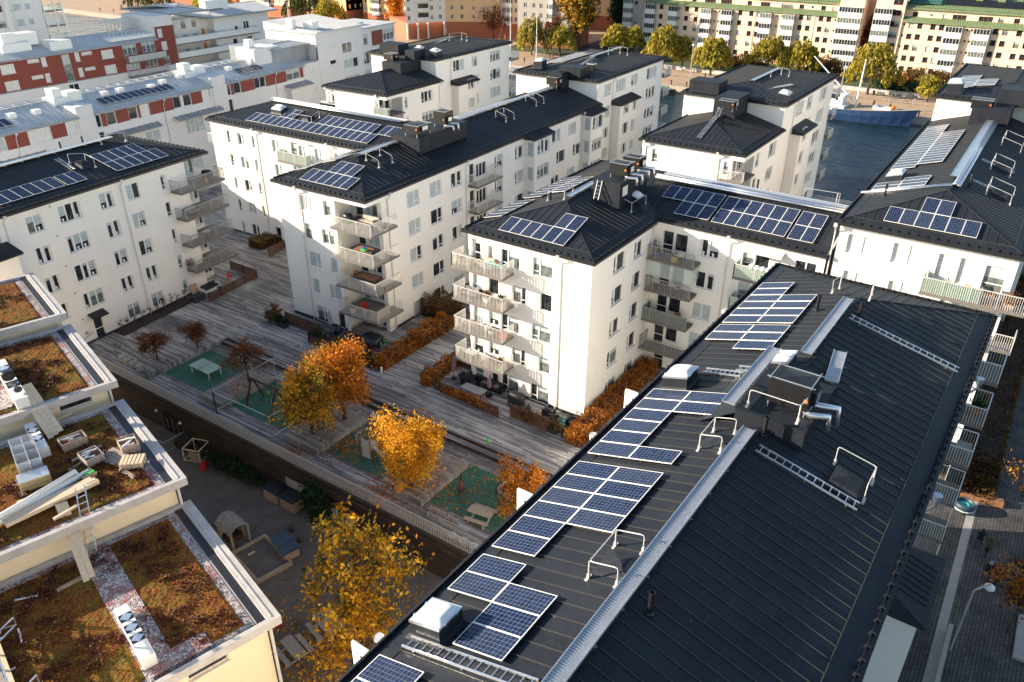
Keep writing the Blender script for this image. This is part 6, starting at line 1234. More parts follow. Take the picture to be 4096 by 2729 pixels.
# willows on the far shore
def willow(label, x, y, z, H, r, mat=L_wil, n=5200, group='willows on the far shore', trunk=.35, name='willow_tree'):
    t = thing(name, label, 'tree', 'W', (x, y, z), group, own=True)
    m = MB(); m.tube([(0, 0, 0), (.1, .1, H*.3), (0, 0, H*.6)], [trunk, trunk*.8, trunk*.3], 8)
    ns = 120; a = NR.uniform(0, 6.283, ns); rad = r*NR.uniform(.15, 1., ns)**.6; lob = 1+.18*np.sin(a*3+NR.uniform(0, 6)); rad = rad*lob
    top = H*(.97-.42*(rad/r)**2)*NR.uniform(.88, 1.03, ns); ln = H*NR.uniform(.18, .5, ns)*(.6+.6*rad/r); bot = np.maximum(top-ln, H*NR.uniform(.2, .36, ns))
    for k in range(0, ns, 6): p = np.array([rad[k]*math.cos(a[k])*.8, rad[k]*math.sin(a[k])*.8, top[k]*.93]); m.tube([(0, 0, H*.35), tuple(p*np.array([.5, .5, .85])), tuple(p)], [trunk*.4, trunk*.25, .03], 5)
    m.part('trunk', M['bark'], t)
    k = NR.integers(0, ns, n); f = NR.random(n); out = 1+.12*f; px = rad[k]*np.cos(a[k])*out+NR.normal(size=n)*.28; py = rad[k]*np.sin(a[k])*out+NR.normal(size=n)*.28; pz = top[k]*(1-f)+bot[k]*f
    leaves('crown', np.stack([px, py, pz], 1), .42, mat, t, elong=2.3, drop=2.4); return t
for lab, x, y, z, H, r in (('willow left of the sailing boat mast, nearest the left block tower', 166, 112.8, -4, 12.0, 4.4), ('willow between the masts and the tower roof', 169.5, 105, -4, 9.5, 4.8), ('willow in front of the shaded street, left of a pair', 182, 92.5, -4, 9.5, 3.6), ('willow in front of the shaded street, right of a pair', 184, 88.2, -4, 9.0, 3.2),
    ('big willow behind the tower roof corner', 168, 70.5, -4, 12.5, 4.6), ('narrow willow right of the tower roof corner', 170.5, 65.8, -4, 9.5, 2.6), ('round willow before the stone wall with its trunk on the quay', 166.8, 55.9, -4, 10.5, 4.8), ('willow behind the low tower roof, left', 176, 43.5, -4, 10.5, 5.0), ('double crowned willow behind the low tower roof, right', 178, 35.8, -4, 10.0, 4.6), ('tall willow with trunk on the quay behind the blue ship', 166, 15.2, -4, 13.0, 5.6)):
    willow(lab, x, y, z, H, r)
willow('small golden globe tree on the quay right of the blue ship', 165.5, 1.6, -4, 6.2, 2.4, L_wil, 2200, trunk=.14, name='globe_tree')
willow('dark green willow cluster at the far quay behind the lean-to roofs', 172, 215, -4, 14, 9, L_wild, 5200, None); willow('lighter willow right of the dark green one, far left', 170, 203, -4, 11, 6, L_wil, 3600, None); willow('willow at the far left quay edge', 158, 292, -4, 12, 9, L_wild, 3600, None); willow('second willow at the far left quay', 165, 262, -4, 11, 8, L_wil, 3200, None)
tree('very tall golden and green poplar in front of the shaded street', (183, 106.5, -4), 25, (4.6, 5.2, 10.5, 14), 130, 9000, .75, L_ye, (L_wild, lambda p: (NR.random(len(p)) < .55)), trunk=.5, sig=.12)
tree('dark tree at the mouth of the shaded street', (200, 99, -4), 21, (4.5, 5, 8, 12), 90, 5000, .8, L_gr, trunk=.5, sig=.14)
tree('golden tree before the orange block across the water', (182, 182, -4), 12, (3, 3.4, 5, 7), 60, 2600, .6, L_or, trunk=.3, sig=.15)
tree('bare reddish tree between the blocks across the water', (184, 140, -4), 11, (3.4, 3.8, 4.5, 6.5), 60, 900, .5, L_br, trunk=.25, bare=2, sig=.2)
tree('brown tree in the gap between the green roofed blocks', (203, 24.5, -4), 12, (3, 2.6, 4, 8), 50, 2200, .6, L_br, trunk=.3, sig=.2); tree('rusty tree before the grey shaded block', (178.5, 113.5, -4), 9, (2.6, 2.6, 3.4, 5), 50, 2000, .5, L_br, trunk=.2, sig=.2)
for k, (x, y, h, rr, mt, lab) in enumerate(((184, 8, 4.2, 3.6, L_mix, 'rust and green shrub clump before the right green roofed block'), (180, 4.4, 3.0, 2.2, L_wil, 'yellow green shrub among the rust ones behind the quay'), (186, 2.5, 4, 3., L_mix, 'brown shrub clump at the tower roof edge'), (178, 11.2, 3, 2.2, L_hedge, 'red shrub right of the tall quay willow'), (188, 30, 4.5, 3, L_mix, 'bronze shrub before the balcony end of the long block'), (185, 33, 2.2, 3, L_gr, 'dark clipped shrub near the park path'), (176, 13, 1.8, 2.6, L_gr, 'low dark shrub behind the stone wall'), (177, 7, 1.8, 3, L_gr, 'second low dark shrub behind the stone wall'),
    (184, 52, 3.2, 3.4, L_mix, 'bronze shrubs before the long block, middle'), (184, 58, 2.6, 3.4, L_gr, 'green shrubs before the long block, left'), (180, 48, 3.0, 2.6, L_mix, 'shrub clump between two willows'), (180, 78, 2.4, 3, L_gr, 'dark hedge piece behind the willow pair'), (190, 66, 2.6, 3, L_mix, 'brown hedge before the long block'), (183, -8, 3.4, 4, L_mix, 'shrub clump far right before the green roofed block'))):
    tree(lab, (x, y, -4), h, (rr*.8, rr, h*.45, h*.5), 40, 2200, .42, mt, trunk=.08, sig=.22, z0=.12, name='shrub', cat='shrub', group='shrubs in the park strip')
tree('bare green-brown tree rising from the water gap behind the right wing', (40, -5.6, -5.2), 8.6, (2.0, 2.0, 3.2, 5.5), 50, 1500, .22, L_wild, trunk=.12, sig=.2, bare=1)
# fallen leaves: too many to count
pts = []
for cx, cy, z, n, s in ((-12.6, 6.2, .012, 900, 1.9), (-12.2, 3.5, -.48, 900, 2.1), (-15.2, 8.5, -.485, 900, 1.2), (-12.3, 14.3, -.485, 1000, 1.3), (-14.9, 17, -.485, 500, .9), (-9, 12, -.47, 300, 1.5), (-12.0, 27.8, .012, 300, 1.2), (-10.6, 20.5, -.48, 200, 1.5)):
    p = np.stack([NR.normal(cx, s, n), NR.normal(cy, s*1.1, n), np.full(n, z)+NR.uniform(0, .012, n)], 1); pts.append(p[(p[:, 0] > -16.4) & (p[:, 0] < -8)])
P_ = np.concatenate(pts)
ok = ~(((P_[:, 1] > 4.9) & (P_[:, 1] < 7.4) & (P_[:, 0] > -14.7) & (P_[:, 0] < -9.3) & (P_[:, 2] < -.1)) | ((P_[:, 1] > 15.2) & (P_[:, 1] < 19.1) & (P_[:, 0] > -14.7) & (P_[:, 0] < -9.3) & (P_[:, 2] < -.1)) | ((P_[:, 2] > -.1) & ~(((P_[:, 1] > 4.9) & (P_[:, 1] < 7.4) | (P_[:, 1] > 26.5) & (P_[:, 1] < 29.3)) & (P_[:, 0] > -14.7) & (P_[:, 0] < -9.3))))
o = leaves('fallen_leaves', P_[ok], .13, L_or, flat=.9); o['kind'] = 'stuff'; o['label'] = 'orange fallen leaves scattered over the play area'; o['category'] = 'fallen leaves'
n = 2600; p = np.stack([NR.normal(-24.5, 2.6, n), NR.normal(2.0, 3.6, n), np.full(n, -3.39)+NR.uniform(0, .015, n)], 1); p = p[(p[:, 0] < -17.3)]
o = leaves('yard_leaves', p, .2, L_ye, flat=.9); o['kind'] = 'stuff'; o['label'] = 'yellow fallen leaves on the yard below its tree'; o['category'] = 'fallen leaves'
# ================================================================== things on the courtyard deck
def simple(name, label, cat, build, mats, fr='W', at=(0, 0, 0), rot=0., group=None, smooth=False):
    m = MB(); build(m); return m.top(name, mats, label, cat, fr, at, group, rot=rot, own=True, smooth=smooth)
def slat_screen(label, p, q, h, fr='W', z=0., group='brown slatted terrace screens'):
    t = thing('slatted_screen', label, 'screen', fr, (*p, z), group); a = Vector((*p, 0)); b = Vector((*q, 0)); L = (b-a).length; m = MB(); k = .06
    while k < h: m.bar(a+Vector((0, 0, z+k)), b+Vector((0, 0, z+k)), .03, .075); k += .1
    m.part('slats', M['slat'], t); m = MB(); n = max(2, int(L/1.6)+1)
    for i in range(n): c = a.lerp(b, i/(n-1)); m.bar(c+Vector((0, 0, z)), c+Vector((0, 0, z+h)), .09)
    m.part('posts', M['brownwood'], t); return t
slat_screen('brown slatted screen in front of the furnished terrace, leaf covered', (-2.95, 12.6), (-3.25, 6.3), 1.05)
slat_screen('tall brown slatted screen piece right of the leaf covered one', (-2.6, 5.5), (-2.6, 1.9), 1.35)
slat_screen('brown slatted screen near the left block corner', (-1.65, 33.2), (-1.7, 28.3), 1.35); slat_screen('long brown slatted planter screen before the black covers', (-3.2, 28.3), (-3.25, 22.2), .95); slat_screen('short brown screen end joining the planter screen to the left block', (-3.2, 28.3), (-1.7, 28.3), 1.2)
slat_screen('dark slatted screen at the yard block terrace, long front side', (-3.0, 43.4), (3.9, 44.2), 1.0); slat_screen('dark slatted screen at the yard block terrace, far side', (3.9, 44.2), (3.9, 48.6), 1.0); slat_screen('dark slatted screen in front of the left wing door', (8.6, 47.6), (11.6, 48.3), 1.1); slat_screen('slatted screen by the middle block far terrace', (1.5, 14.6), (1.5, 12.4), .9)
def climber(lab, x0, x1, y0, y1, h, n, mat): tree(lab, ((x0+x1)/2, (y0+y1)/2, 0), h, ((x1-x0)/2, (y1-y0)/2, h*.4, h*.65), 26, n, .13, mat, trunk=.02, sig=.25, z0=.1, name='climber', cat='climbing plant', bare=1)
climber('rusty climber hanging over the terrace screen of the middle block', -3.4, -2.9, 6.6, 12.4, 1.15, 1500, L_hedge); climber('dry climber on the tall slatted screen piece', -2.8, -2.4, 2.2, 5.4, 1.45, 700, L_mix)
def parasol(label, x, y, h, mat, fr='W', z=0.):
    t = thing('closed_parasol', label, 'parasol', fr, (x, y, z), None, own=True)
    m = MB(); m.lathe(0, 0, [(.28, 0), (.28, .06), (.05, .1), (.03, .12), (.03, h)], 12); m.part('stand', M['black'], t)
    m = MB(); m.lathe(0, 0, [(.06, h*.36), (.2, h*.40), (.21, h*.5), (.13, h*.82), (.05, h*.98), (.02, h+.05)], 9); m.part('folded_canopy', M[mat], t); return t
parasol('folded mauve parasol at the hedge end of the furnished terrace', -.48, 13.0, 2.5, 'fabric_purple'); parasol('folded mauve parasol beside the terrace dining table', -1.0, 8.8, 2.3, 'fabric_purple'); parasol('folded grey parasol against the left block wall', -.6, 28.0, 2.5, 'fabric_grey')
def table(label, fr, x, y, z, sx, sy, h=.73, mat='greyplank', leg='black', rot=0., group=None):
    t = thing('table', label, 'table', fr, (x, y, z), group, own=True, rot=rot); m = MB(); m.box(-sx/2, sx/2, -sy/2, sy/2, h-.045, h); m.part('table_top', M[mat], t)
    for a in (-1, 1):
        for b in (-1, 1): m = MB(); m.box(a*(sx/2-.06)-.03, a*(sx/2-.06)+.03, b*(sy/2-.06)-.03, b*(sy/2-.06)+.03, 0, h-.046); m.part('leg', M[leg], t)
    return t
def chair(label, fr, x, y, z, rot, mat='fabric_dark', leg='black', group=None):
    t = thing('chair', label, 'chair', fr, (x, y, z), group, own=True, rot=rot); m = MB(); m.box(-.25, .25, -.24, .24, .41, .46); m.part('seat', M[mat], t); m = MB(); m.box(-.25, .25, .22, .27, .44, .92); m.part('backrest', M[mat], t)
    for a in (-1, 1):
        for b in (-1, 1): m = MB(); m.bar((a*.22, b*.21, 0), (a*.22, b*.21, .42), .04); m.part('leg', M[leg], t)
        m = MB(); m.bar((a*.26, -.2, .64), (a*.26, .25, .64), .05); m.bar((a*.26, -.2, .42), (a*.26, -.2, .64), .04); m.part('armrest', M[leg], t)
    return t
def sofa(label, fr, x, y, z, L, rot, mat='fabric_dark', cush='fabric_dark', base='black', group=None, n=3):
    t = thing('sofa', label, 'sofa', fr, (x, y, z), group, own=True, rot=rot); m = MB(); m.box(-L/2, L/2, -.4, .4, .08, .34); m.box(-L/2, L/2, .28, .42, .34, .72); m.box(-L/2-.02, -L/2+.12, -.4, .4, .1, .58); m.box(L/2-.12, L/2+.02, -.4, .4, .1, .58); m.part('base', M[base], t)
    w_ = (L-.26)/n
    for k in range(n): m = MB(); x0 = -L/2+.13+k*w_; m.box(x0+.01, x0+w_-.01, -.41, .27, .345, .47); m.box(x0+.02, x0+w_-.02, .14, .276, .475, .8); m.part('cushion', M[cush], t)
    return t
table('long pale dining table inside the leaf covered screen', 'W', -1.75, 9.9, 0, .95, 2.2, .74, 'concrete')
for k, (x, y, r) in enumerate(((-1.1, 10.5, -90), (-1.1, 9.6, -90), (-.25, 12.35, 150), (-.3, 11.65, 150))): chair(('black chair at the far side of the dining table, left one', 'black chair at the far side of the dining table, right one', 'black chair by the folded parasol, left one', 'black chair by the folded parasol, right one')[k], 'W', x, y, 0, R(r))
sofa('black corner sofa against the glazed front of the furnished terrace', 'W', -.05, 9.3, 0, 2.5, R(-90)); sofa('black sofa section nearest the hedge on the terrace', 'W', .0, 11.5, 0, 1.9, R(0), n=2)
simple('footstool', 'black square footstool before the terrace sofa', 'footstool', lambda m: m.box(-.4, .4, -.4, .4, .05, .4), M['fabric_dark'], at=(-.75, 10.9, 0)); 
for k, (lab, x, y, a) in enumerate((('mauve cushion leaning on the black corner sofa, left', -.2, 9.9, .5), ('mauve cushion leaning on the black corner sofa, right', -.15, 8.7, -.4), ('mauve cushion dropped on the deck by the pillar', -.35, 7.6, .9))):
    o = simple('cushion', lab, 'cushion', lambda m: m.lathe(0, 0, [(.1, 0), (.27, .04), (.3, .1), (.25, .17), (.08, .2)], 8), M['fabric_purple'], at=(x, y, .5 if k < 2 else .01), rot=a, smooth=True)
def covered(label, x, y, sx, sy, h, rot=0., name='covered_furniture', mat='tarp', cat='cover'):
    def f(m):
        pr = [(1.03, 0), (1.0, h*.3), (.97, h*.72), (.8, h*.93), (.35, h)]; n = 14; i0 = len(m.v)
        for s, z in pr:
            for j in range(n): t = 2*math.pi*j/n; c, d = math.cos(t), math.sin(t); u = (abs(c)**4+abs(d)**4)**-.25; m.v.append((sx/2*s*c*u*(1+.05*math.sin(j*3+z*6)), sy/2*s*d*u*(1+.05*math.sin(j*5+z*4)), z+(.04*math.sin(j*2.7) if z > 0 else 0)))
        for k in range(len(pr)-1):
            for j in range(n): m.f.append((i0+k*n+j, i0+k*n+(j+1) % n, i0+(k+1)*n+(j+1) % n, i0+(k+1)*n+j)); m.m.append(0)
        m.f.append(tuple(i0+(len(pr)-1)*n+j for j in range(n))); m.m.append(0)
    return simple(name, label, cat, f, M[mat], at=(x, y, 0), rot=rot, smooth=True)
covered('black cover over a round garden set behind the slatted planter', -1.2, 25.0, 1.7, 2.4, 1.0); covered('black cover over furniture at the left block doorway', -.0, 23.3, 1.9, 2.2, .95, .2); covered('black barbecue cover before the ground floor windows of the middle block', -.75, 6.2, .8, 1.5, 1.15, name='covered_barbecue'); covered('small black covered box at the left block wall', -.4, 27.2, .8, .8, .75)
simple('black_bag', 'black rubbish bag beside the barbecue cover', 'bag', lambda m: m.lathe(0, 0, [(.2, 0), (.32, .15), (.28, .35), (.1, .5), (.13, .62)], 9), M['tarp'], at=(-1.0, 4.9, 0), smooth=True)
for k, (lab, x, y, r) in enumerate((('black rattan armchair at the wall on the striped rug', -.6, 3.1, 90), ('black rattan armchair in front on the striped rug', -1.5, 2.1, -60), ('black rattan armchair at the rug corner by the hedge', -.75, .9, 20))): sofa(lab, 'W', x, y, 0, .85, R(r), n=1)
table('small black side table between the rattan armchairs', 'W', -1.0, 2.0, 0, .6, .6, .4, 'black')
simple('striped_rug', 'green striped rug under the black rattan armchairs', 'rug', lambda m: [m.box(-1.0+k*.2, -.81+k*.2, -1.4, 1.4, 0, .012, k % 2) for k in range(10)], [M['screen_dark'], M['turq']], at=(-1.1, 2.0, .004))
def planter(label, x, y, s=.55, z=0., fr='W', mat='fabric_dark', leaf=None, h=.5):
    t = thing('flower_planter', label, 'planter', fr, (x, y, z), None, own=True); m = MB(); e = s/2; A = [(-e*.8, -e*.8), (e*.8, -e*.8), (e*.8, e*.8), (-e*.8, e*.8)]
    for k in range(4): l = (k+1) % 4; m.face([(*A[k], 0), (*A[l], 0), (A[l][0]*1.25, A[l][1]*1.25, h), (A[k][0]*1.25, A[k][1]*1.25, h)])
    m.face([(a*1.2, b*1.2, h-.03) for a, b in A]); m.part('pot', M[mat], t); n = 260
    leaves('plant', np.stack([NR.normal(0, s*.3, n), NR.normal(0, s*.3, n), h+np.abs(NR.normal(0, s*.45, n))], 1), .12, leaf or L_mix, t); return t
planter('grey square planter with pink flowers at the striped rug', -2.35, 1.45, .75); planter('small black planter at the end of the tall slatted screen', -2.5, 1.85, .4); planter('black planter at the rug corner near the hedge', -2.4, .55, .45); planter('small black planter at the terrace entrance of the middle block', -2.7, 13.1, .4)
for lab, x, y in (('white deck bollard light at the hedge corner', -3.3, 19.0), ('white deck bollard light at the platform corner', -9.0, 14.7)): simple('bollard_light', lab, 'bollard light', lambda m: m.lathe(0, 0, [(.09, 0), (.09, .42), (.11, .42), (.11, .5), (.02, .53)], 10), M['white_metal'], at=(x, y, 0))
def bicycle(label, x, y, z, rot, fm, s=.8, tyre='rubbertyre', rim=None, fr='W'):
    t = thing('bicycle', label, 'bicycle', fr, (x, y, z), None, own=True, rot=rot); r = .3*s
    for c in (-.48*s, .48*s):
        m = MB(); m.tube([(c+r*math.cos(q), 0, r+.02+r*math.sin(q)) for q in np.linspace(0, 2*math.pi, 15)], .028, 5, cap=False); w_ = m.part('wheel', M[tyre], t); m = MB()
        for q in np.linspace(0, math.pi, 6)[:-1]: m.bar((c-r*math.cos(q), 0, r+.02-r*math.sin(q)), (c+r*math.cos(q), 0, r+.02+r*math.sin(q)), .012)
        m.part('spokes', M[rim or 'steel'], w_)
    m = MB(); bb = (-.05*s, 0, r); hd = (.34*s, 0, .78*s); st = (-.2*s, 0, .72*s)
    for a, b in ((bb, hd), (bb, st), (st, (.32*s, 0, .72*s)), (st, (-.48*s, 0, r)), (bb, (-.48*s, 0, r)), (hd, (.48*s, 0, r)), (hd, (.31*s, 0, .92*s))): m.bar(a, b, .045)
    m.part('frame', M[fm], t); m = MB(); m.bar((.31*s, -.24*s, .93*s), (.31*s, .24*s, .93*s), .035); m.part('handlebar', M['black'], t); m = MB(); m.box(-.32*s, -.1*s, -.06, .06, .76*s, .82*s); m.part('saddle', M['black'], t); return t
bicycle('white bicycle with green parts at the left block doorway', .0, 22.1, 0, R(60), 'white_metal', .9); bicycle('green and black bicycle behind the white one', .5, 22.0, 0, R(75), 'green', .9); bicycle('small red child bicycle lying near the white bicycle', -.9, 22.0, 0, R(150), 'fabric_red', .55)
bicycle('tiny blue child bicycle with yellow wheels beside the platform', -15.0, 4.0, -.48, R(35), 'blue', .5, 'yellow')
# play area
def pingpong():
    t = thing('table_tennis_table', 'pale green concrete table tennis table on the green rubber ground', 'table tennis table', 'W', (-11.8, 32.4, -.5), None, own=True)
    m = MB(); m.box(-.76, .76, -1.37, 1.37, .72, .78); m.part('table_top', M['concrete_green'], t); m = MB(); m.box(-.8, .8, -.015, .015, .78, .93); m.part('net', M['rail_dark'], t)
    for a in (-.62, .62):
        for b in (-1.2, 1.2): m = MB(); m.box(a-.04, a+.04, b-.04, b+.04, 0, .72); m.part('leg', M['rail'], t)
M['concrete_green'] = plain('pale_green_top', (.30, .42, .37), .7, 0, .12); pingpong()
for k in range(4): simple('concrete_stool', 'pale concrete stool by the railing at the far left, %s from the left' % ORD[k], 'stool', lambda m: m.lathe(0, 0, [(.26, 0), (.30, .06), (.33, .5), (.31, .52)], 16), M['concrete'], at=(-15.2-.04*k, 39.85-k*.93, 0), group='concrete stools along the railing', smooth=False)
for k in range(3): simple('concrete_stool', 'pale concrete stool by the railing near the roof eave, %s from the left' % ORD[k], 'stool', lambda m: m.lathe(0, 0, [(.26, 0), (.30, .06), (.33, .5), (.31, .52)], 16), M['concrete'], at=(-16.15, .95-k*.88, -.5), group='concrete stools along the railing')
def slide():
    t = thing('play_tower', 'small grey play tower with a ladder panel and curved mesh side, beside the yellow tree', 'play tower', 'W', (-12.3, 11.9, -.5), None, own=True)
    for a in (-.45, .45):
        for b in (-.45, .45): m = MB(); m.bar((a, b, 0), (a, b, 2.1), .09); m.part('post', M['wood_warm'], t)
    m = MB(); m.box(-.5, .5, -.5, .5, .95, 1.02); m.box(-.5, -.46, -.4, .4, 0.05, .9); m.part('platform', M['rail'], t); m = MB(); m.box(-.52, -.49, -.4, .4, 1.05, 1.75); m.part('panel', M['rail'], t)
    m = MB()
    for k in range(10): q = R(20+k*16); m.bar((.1+.8*math.cos(q), .55+.55*math.sin(q), .95), (.1+.8*math.cos(q), .55+.55*math.sin(q), 1.7), .03)
    m.tube([(.1+.8*math.cos(R(20+k*16)), .55+.55*math.sin(R(20+k*16)), 1.72) for k in range(10)], .03, 5); m.part('mesh_guard', M['steel'], t)
    m = MB(); m.face([(-.3, -.5, 1.0), (.3, -.5, 1.0), (.3, -2.1, .15), (-.3, -2.1, .15)]); m.bar((-.32, -.5, 1.15), (-.32, -2.1, .28), .04, .2); m.bar((.32, -.5, 1.15), (.32, -2.1, .28), .04, .2); m.part('chute', M['steel'], t)
slide()
def swing():
    t = thing('swing_frame', 'dark A-shaped timber swing frame on the green ground beside the big tree', 'swing', 'W', (-12.4, 23.6, -.5), None, own=True)
    for y in (-1.5, 1.5):
        for x in (-.95, .95): m = MB(); m.bar((x, y, 0), (x*.08, y, 2.3), .13); m.part('leg', M['brownwood'], t)
    m = MB(); m.bar((0, -1.6, 2.32), (0, 1.6, 2.32), .12); m.part('top_beam', M['brownwood'], t)
    for y in (-.6, .6):
        m = MB(); m.bar((0, y-.2, 2.3), (0, y-.2, .5), .02); m.bar((0, y+.2, 2.3), (0, y+.2, .5), .02); m.box(-.1, .1, y-.22, y+.22, .46, .5); m.part('swing_seat', M['black'], t)
swing()
def spinner():
    t = thing('spinner_post', 'red and black spinner post with a round foot plate on the green ground', 'play post', 'W', (-12.0, 3.4, -.5), None, own=True); m = MB(); m.cyl(0, 0, 0, .3, .08); m.part('base', M['steel'], t)
    m = MB(); m.cyl(0, 0, .3, .36, .3, n=16); m.part('foot_plate', M['black'], t); m = MB(); m.cyl(0, 0, .36, 1.2, .055); m.part('pole', M['fabric_red'], t); m = MB(); m.cyl(0, 0, 1.2, 1.75, .06, .05); m.part('grip', M['black'], t)
spinner()
def goalcage(label, pts, h, z):
    t = thing('ball_fence', label, 'ball fence', 'W', (*pts[0], z))
    for a in pts: m = MB(); m.bar((*a, z), (*a, z+h), .07); m.part('post', M['steel'], t)
    m = MB()
    for a, b in zip(pts[:-1], pts[1:]):
        for q in (.35, h): m.bar((*a, z+q), (*b, z+q), .045)
    m.part('rail', M['steel'], t)
goalcage('thin steel ball fence frame round the green ground with the swing', [(-15.4, 26.3), (-9.0, 26.4), (-9.0, 19.8), (-15.3, 19.6), (-15.4, 26.3)], 2.2, -.5)
def benchtable(label, x, y, z, rot, mat='greyplank'):
    t = thing('picnic_table', label, 'picnic table', 'W', (x, y, z), None, own=True, rot=rot); m = MB(); m.box(-.38, .38, -.9, .9, .70, .75); m.part('table_top', M[mat], t)
    for s in (-1, 1):
        m = MB(); m.box(s*.75-.16, s*.75+.16, -.9, .9, .42, .46); m.part('seat', M[mat], t)
        m = MB(); m.bar((s*.88, s*.6, 0), (s*.88, s*.6, .42), .05); m.bar((0, s*.6, 0), (0, s*.6, .7), .06); m.bar((-.88, s*.6, .2), (.88, s*.6, .2), .05); m.part('frame', M['rail'], t)
    return t
benchtable('dark picnic table with steel frame on the green ground near the roof eave', -13.4, .6, -.5, R(8), 'oldplank'); benchtable('grey picnic table beside the cream school wall in the yard', -27.0, 4.8, -3.4, R(-12)); benchtable('second picnic table under the yellow tree in the yard', -24.6, 4.6, -3.4, R(-14))
m = MB(); m.box(-.05, .05, -1.6, 1.6, 0, .3); m.box(-1.3, 1.3, -1.6, -1.5, 0, .3); m.box(-1.3, 1.3, 1.5, 1.6, 0, .3); m.box(-1.3, -1.2, -1.6, 1.6, 0, .3); m.box(-1.2, -.05, -1.5, 1.5, 0, .2, 1); o = m.top('raised_bed', [M['oldplank'], M['soil']], 'timber edged raised bed full of leaves near the roof eave', 'raised bed', 'W', (-9.2, -.2, -.5), own=True)
simple('toy_figure', 'small toy lying alone on the deck near the steps', 'toy', lambda m: (m.lathe(0, 0, [(.1, 0), (.12, .1), (.06, .3), (.1, .36), (.02, .45)], 8), m.box(.12, .3, -.06, .06, 0, .1)), M['green'], at=(-6.4, 5.1, 0))
# terrace of the yard block
sofa('grey corner sofa on the yard block terrace', 'A', -.6, 45.9, 0, 2.2, R(0), 'fabric_grey', 'fabric_dark', 'white_metal'); chair('white chair facing the grey sofa on the yard block terrace', 'A', -1.2, 44.6, 0, R(180), 'white_metal', 'white_metal'); table('low dark table before the grey sofa on the yard block terrace', 'A', -.3, 44.9, 0, .9, .6, .4, 'black', 'white_metal')
simple('storage_box', 'black storage box at the end of the yard block bed', 'storage box', lambda m: (m.box(-.7, .7, -.4, .4, 0, .6), m.box(-.73, .73, -.43, .43, .6, .66)), M['fabric_dark'], 'A', (-3.0, 45.1, 0)); simple('leaning_board', 'cardboard coloured board leaning on the yard block wall', 'board', lambda m: m.bar((0, -.2, 0), (0, .1, 1.2), .9, .03), M['card'], 'A', (-2.1, 46.5, 0)); chair('red child chair near the far screen of the yard block terrace', 'A', 2.4, 46.0, 0, R(40), 'fabric_red', 'fabric_red')
# things on the balconies
def bal_z(k): return zk(k, -.03)
y_ = lambda k: bal_z(k)+.0
table('turquoise table with a pumpkin, top balcony of the middle block', 'W', -.5, 8.5, y_(4), .8, 1.5, .72, 'turq', 'turq'); simple('pumpkin', 'orange pumpkin on the turquoise balcony table', 'pumpkin', lambda m: m.lathe(0, 0, [(.05, 0), (.16, .05), (.18, .13), (.13, .22), (.03, .24), (.02, .3)], 10), M['orange'], at=(-.6, 8.3, y_(4)+.72), smooth=True)
sofa('beige sofa behind the turquoise table on the top balcony', 'W', -.0+.0, 9.6, y_(4), 1.5, R(-90), 'fabric_beige', 'fabric_beige', 'fabric_grey', n=2); sofa('low grey lounge at the left end of the top balcony', 'W', -.4, 11.4, y_(4), 1.2, R(-90), 'fabric_grey', 'fabric_grey', 'oldplank', n=1)
sofa('dark lounge with cushions, second balcony of the middle block', 'W', -.3, 11.0, y_(3), 1.6, R(-90), 'fabric_dark', 'fabric_grey'); planter('white plant pot on the second balcony of the middle block', -.4, 9.4, .5, y_(3), mat='white_metal'); planter('wooden plant box at the right end of the second balcony', -.5, 7.9, .55, y_(3), mat='oldplank', leaf=L_gr)
table('round dark bistro table on the third balcony', 'W', -.6, 8.6, y_(2), .75, .75, .7, 'black'); simple('bean_bag', 'bright red bean bag on the third balcony', 'bean bag', lambda m: m.lathe(0, 0, [(.3, 0), (.45, .15), (.38, .4), (.2, .62), (.05, .68)], 10), M['fabric_red'], at=(-.4, 7.85, y_(2)), smooth=True); simple('white_throw', 'heap of white cushions on the third balcony', 'cushions', lambda m: (m.lathe(0, 0, [(.3, 0), (.42, .2), (.3, .5), (.05, .6)], 9), m.lathe(.1, .6, [(.25, 0), (.35, .2), (.2, .45), (.05, .5)], 9)), M['frame'], at=(-.2, 9.0, y_(2)), smooth=True); table('grey table at the left of the third balcony', 'W', -.5, 10.9, y_(2), .8, 1.1, .6, 'oldplank')
table('white table with a mug on the lowest balcony of the middle block', 'W', -.6, 10.9, y_(1), .8, 1.1, .7, 'frame', 'black'); chair('white chair on the lowest balcony of the middle block', 'W', -.5, 9.6, y_(1), R(60), 'frame', 'frame'); planter('terracotta pots by the right end of the lowest balcony', -.45, 8.0, .5, y_(1), mat='terracotta'); simple('toy_tractor', 'green and yellow plastic toy on the lowest balcony', 'toy', lambda m: (m.box(-.2, .2, -.1, .1, .08, .25), m.lathe(.15, .13, [(.1, 0), (.1, .2), (.02, .2)], 8, 1)), [M['green'], M['yellow']], at=(-.9, 7.8, y_(1)))
bz = lambda k: zk(k, -.1)
sofa('beige corner sofa on the top balcony of the left block', 'B', 1.9, 23.9, bz(4), 2.3, R(-90), 'fabric_beige', 'fabric_beige'); chair('mauve draped chair on the top balcony of the left block', 'B', 1.2, 22.4, bz(4), R(-30), 'fabric_purple', 'fabric_grey'); covered('dark covered barbecue on the top balcony of the left block', 0, 0, .7, .9, .9, name='covered_barbecue'); place(bpy.context.scene.objects[-1] if False else [o for o in COL.objects if o.get('label') == 'dark covered barbecue on the top balcony of the left block'][0], 'B', (1.3, 25.9, bz(4)))
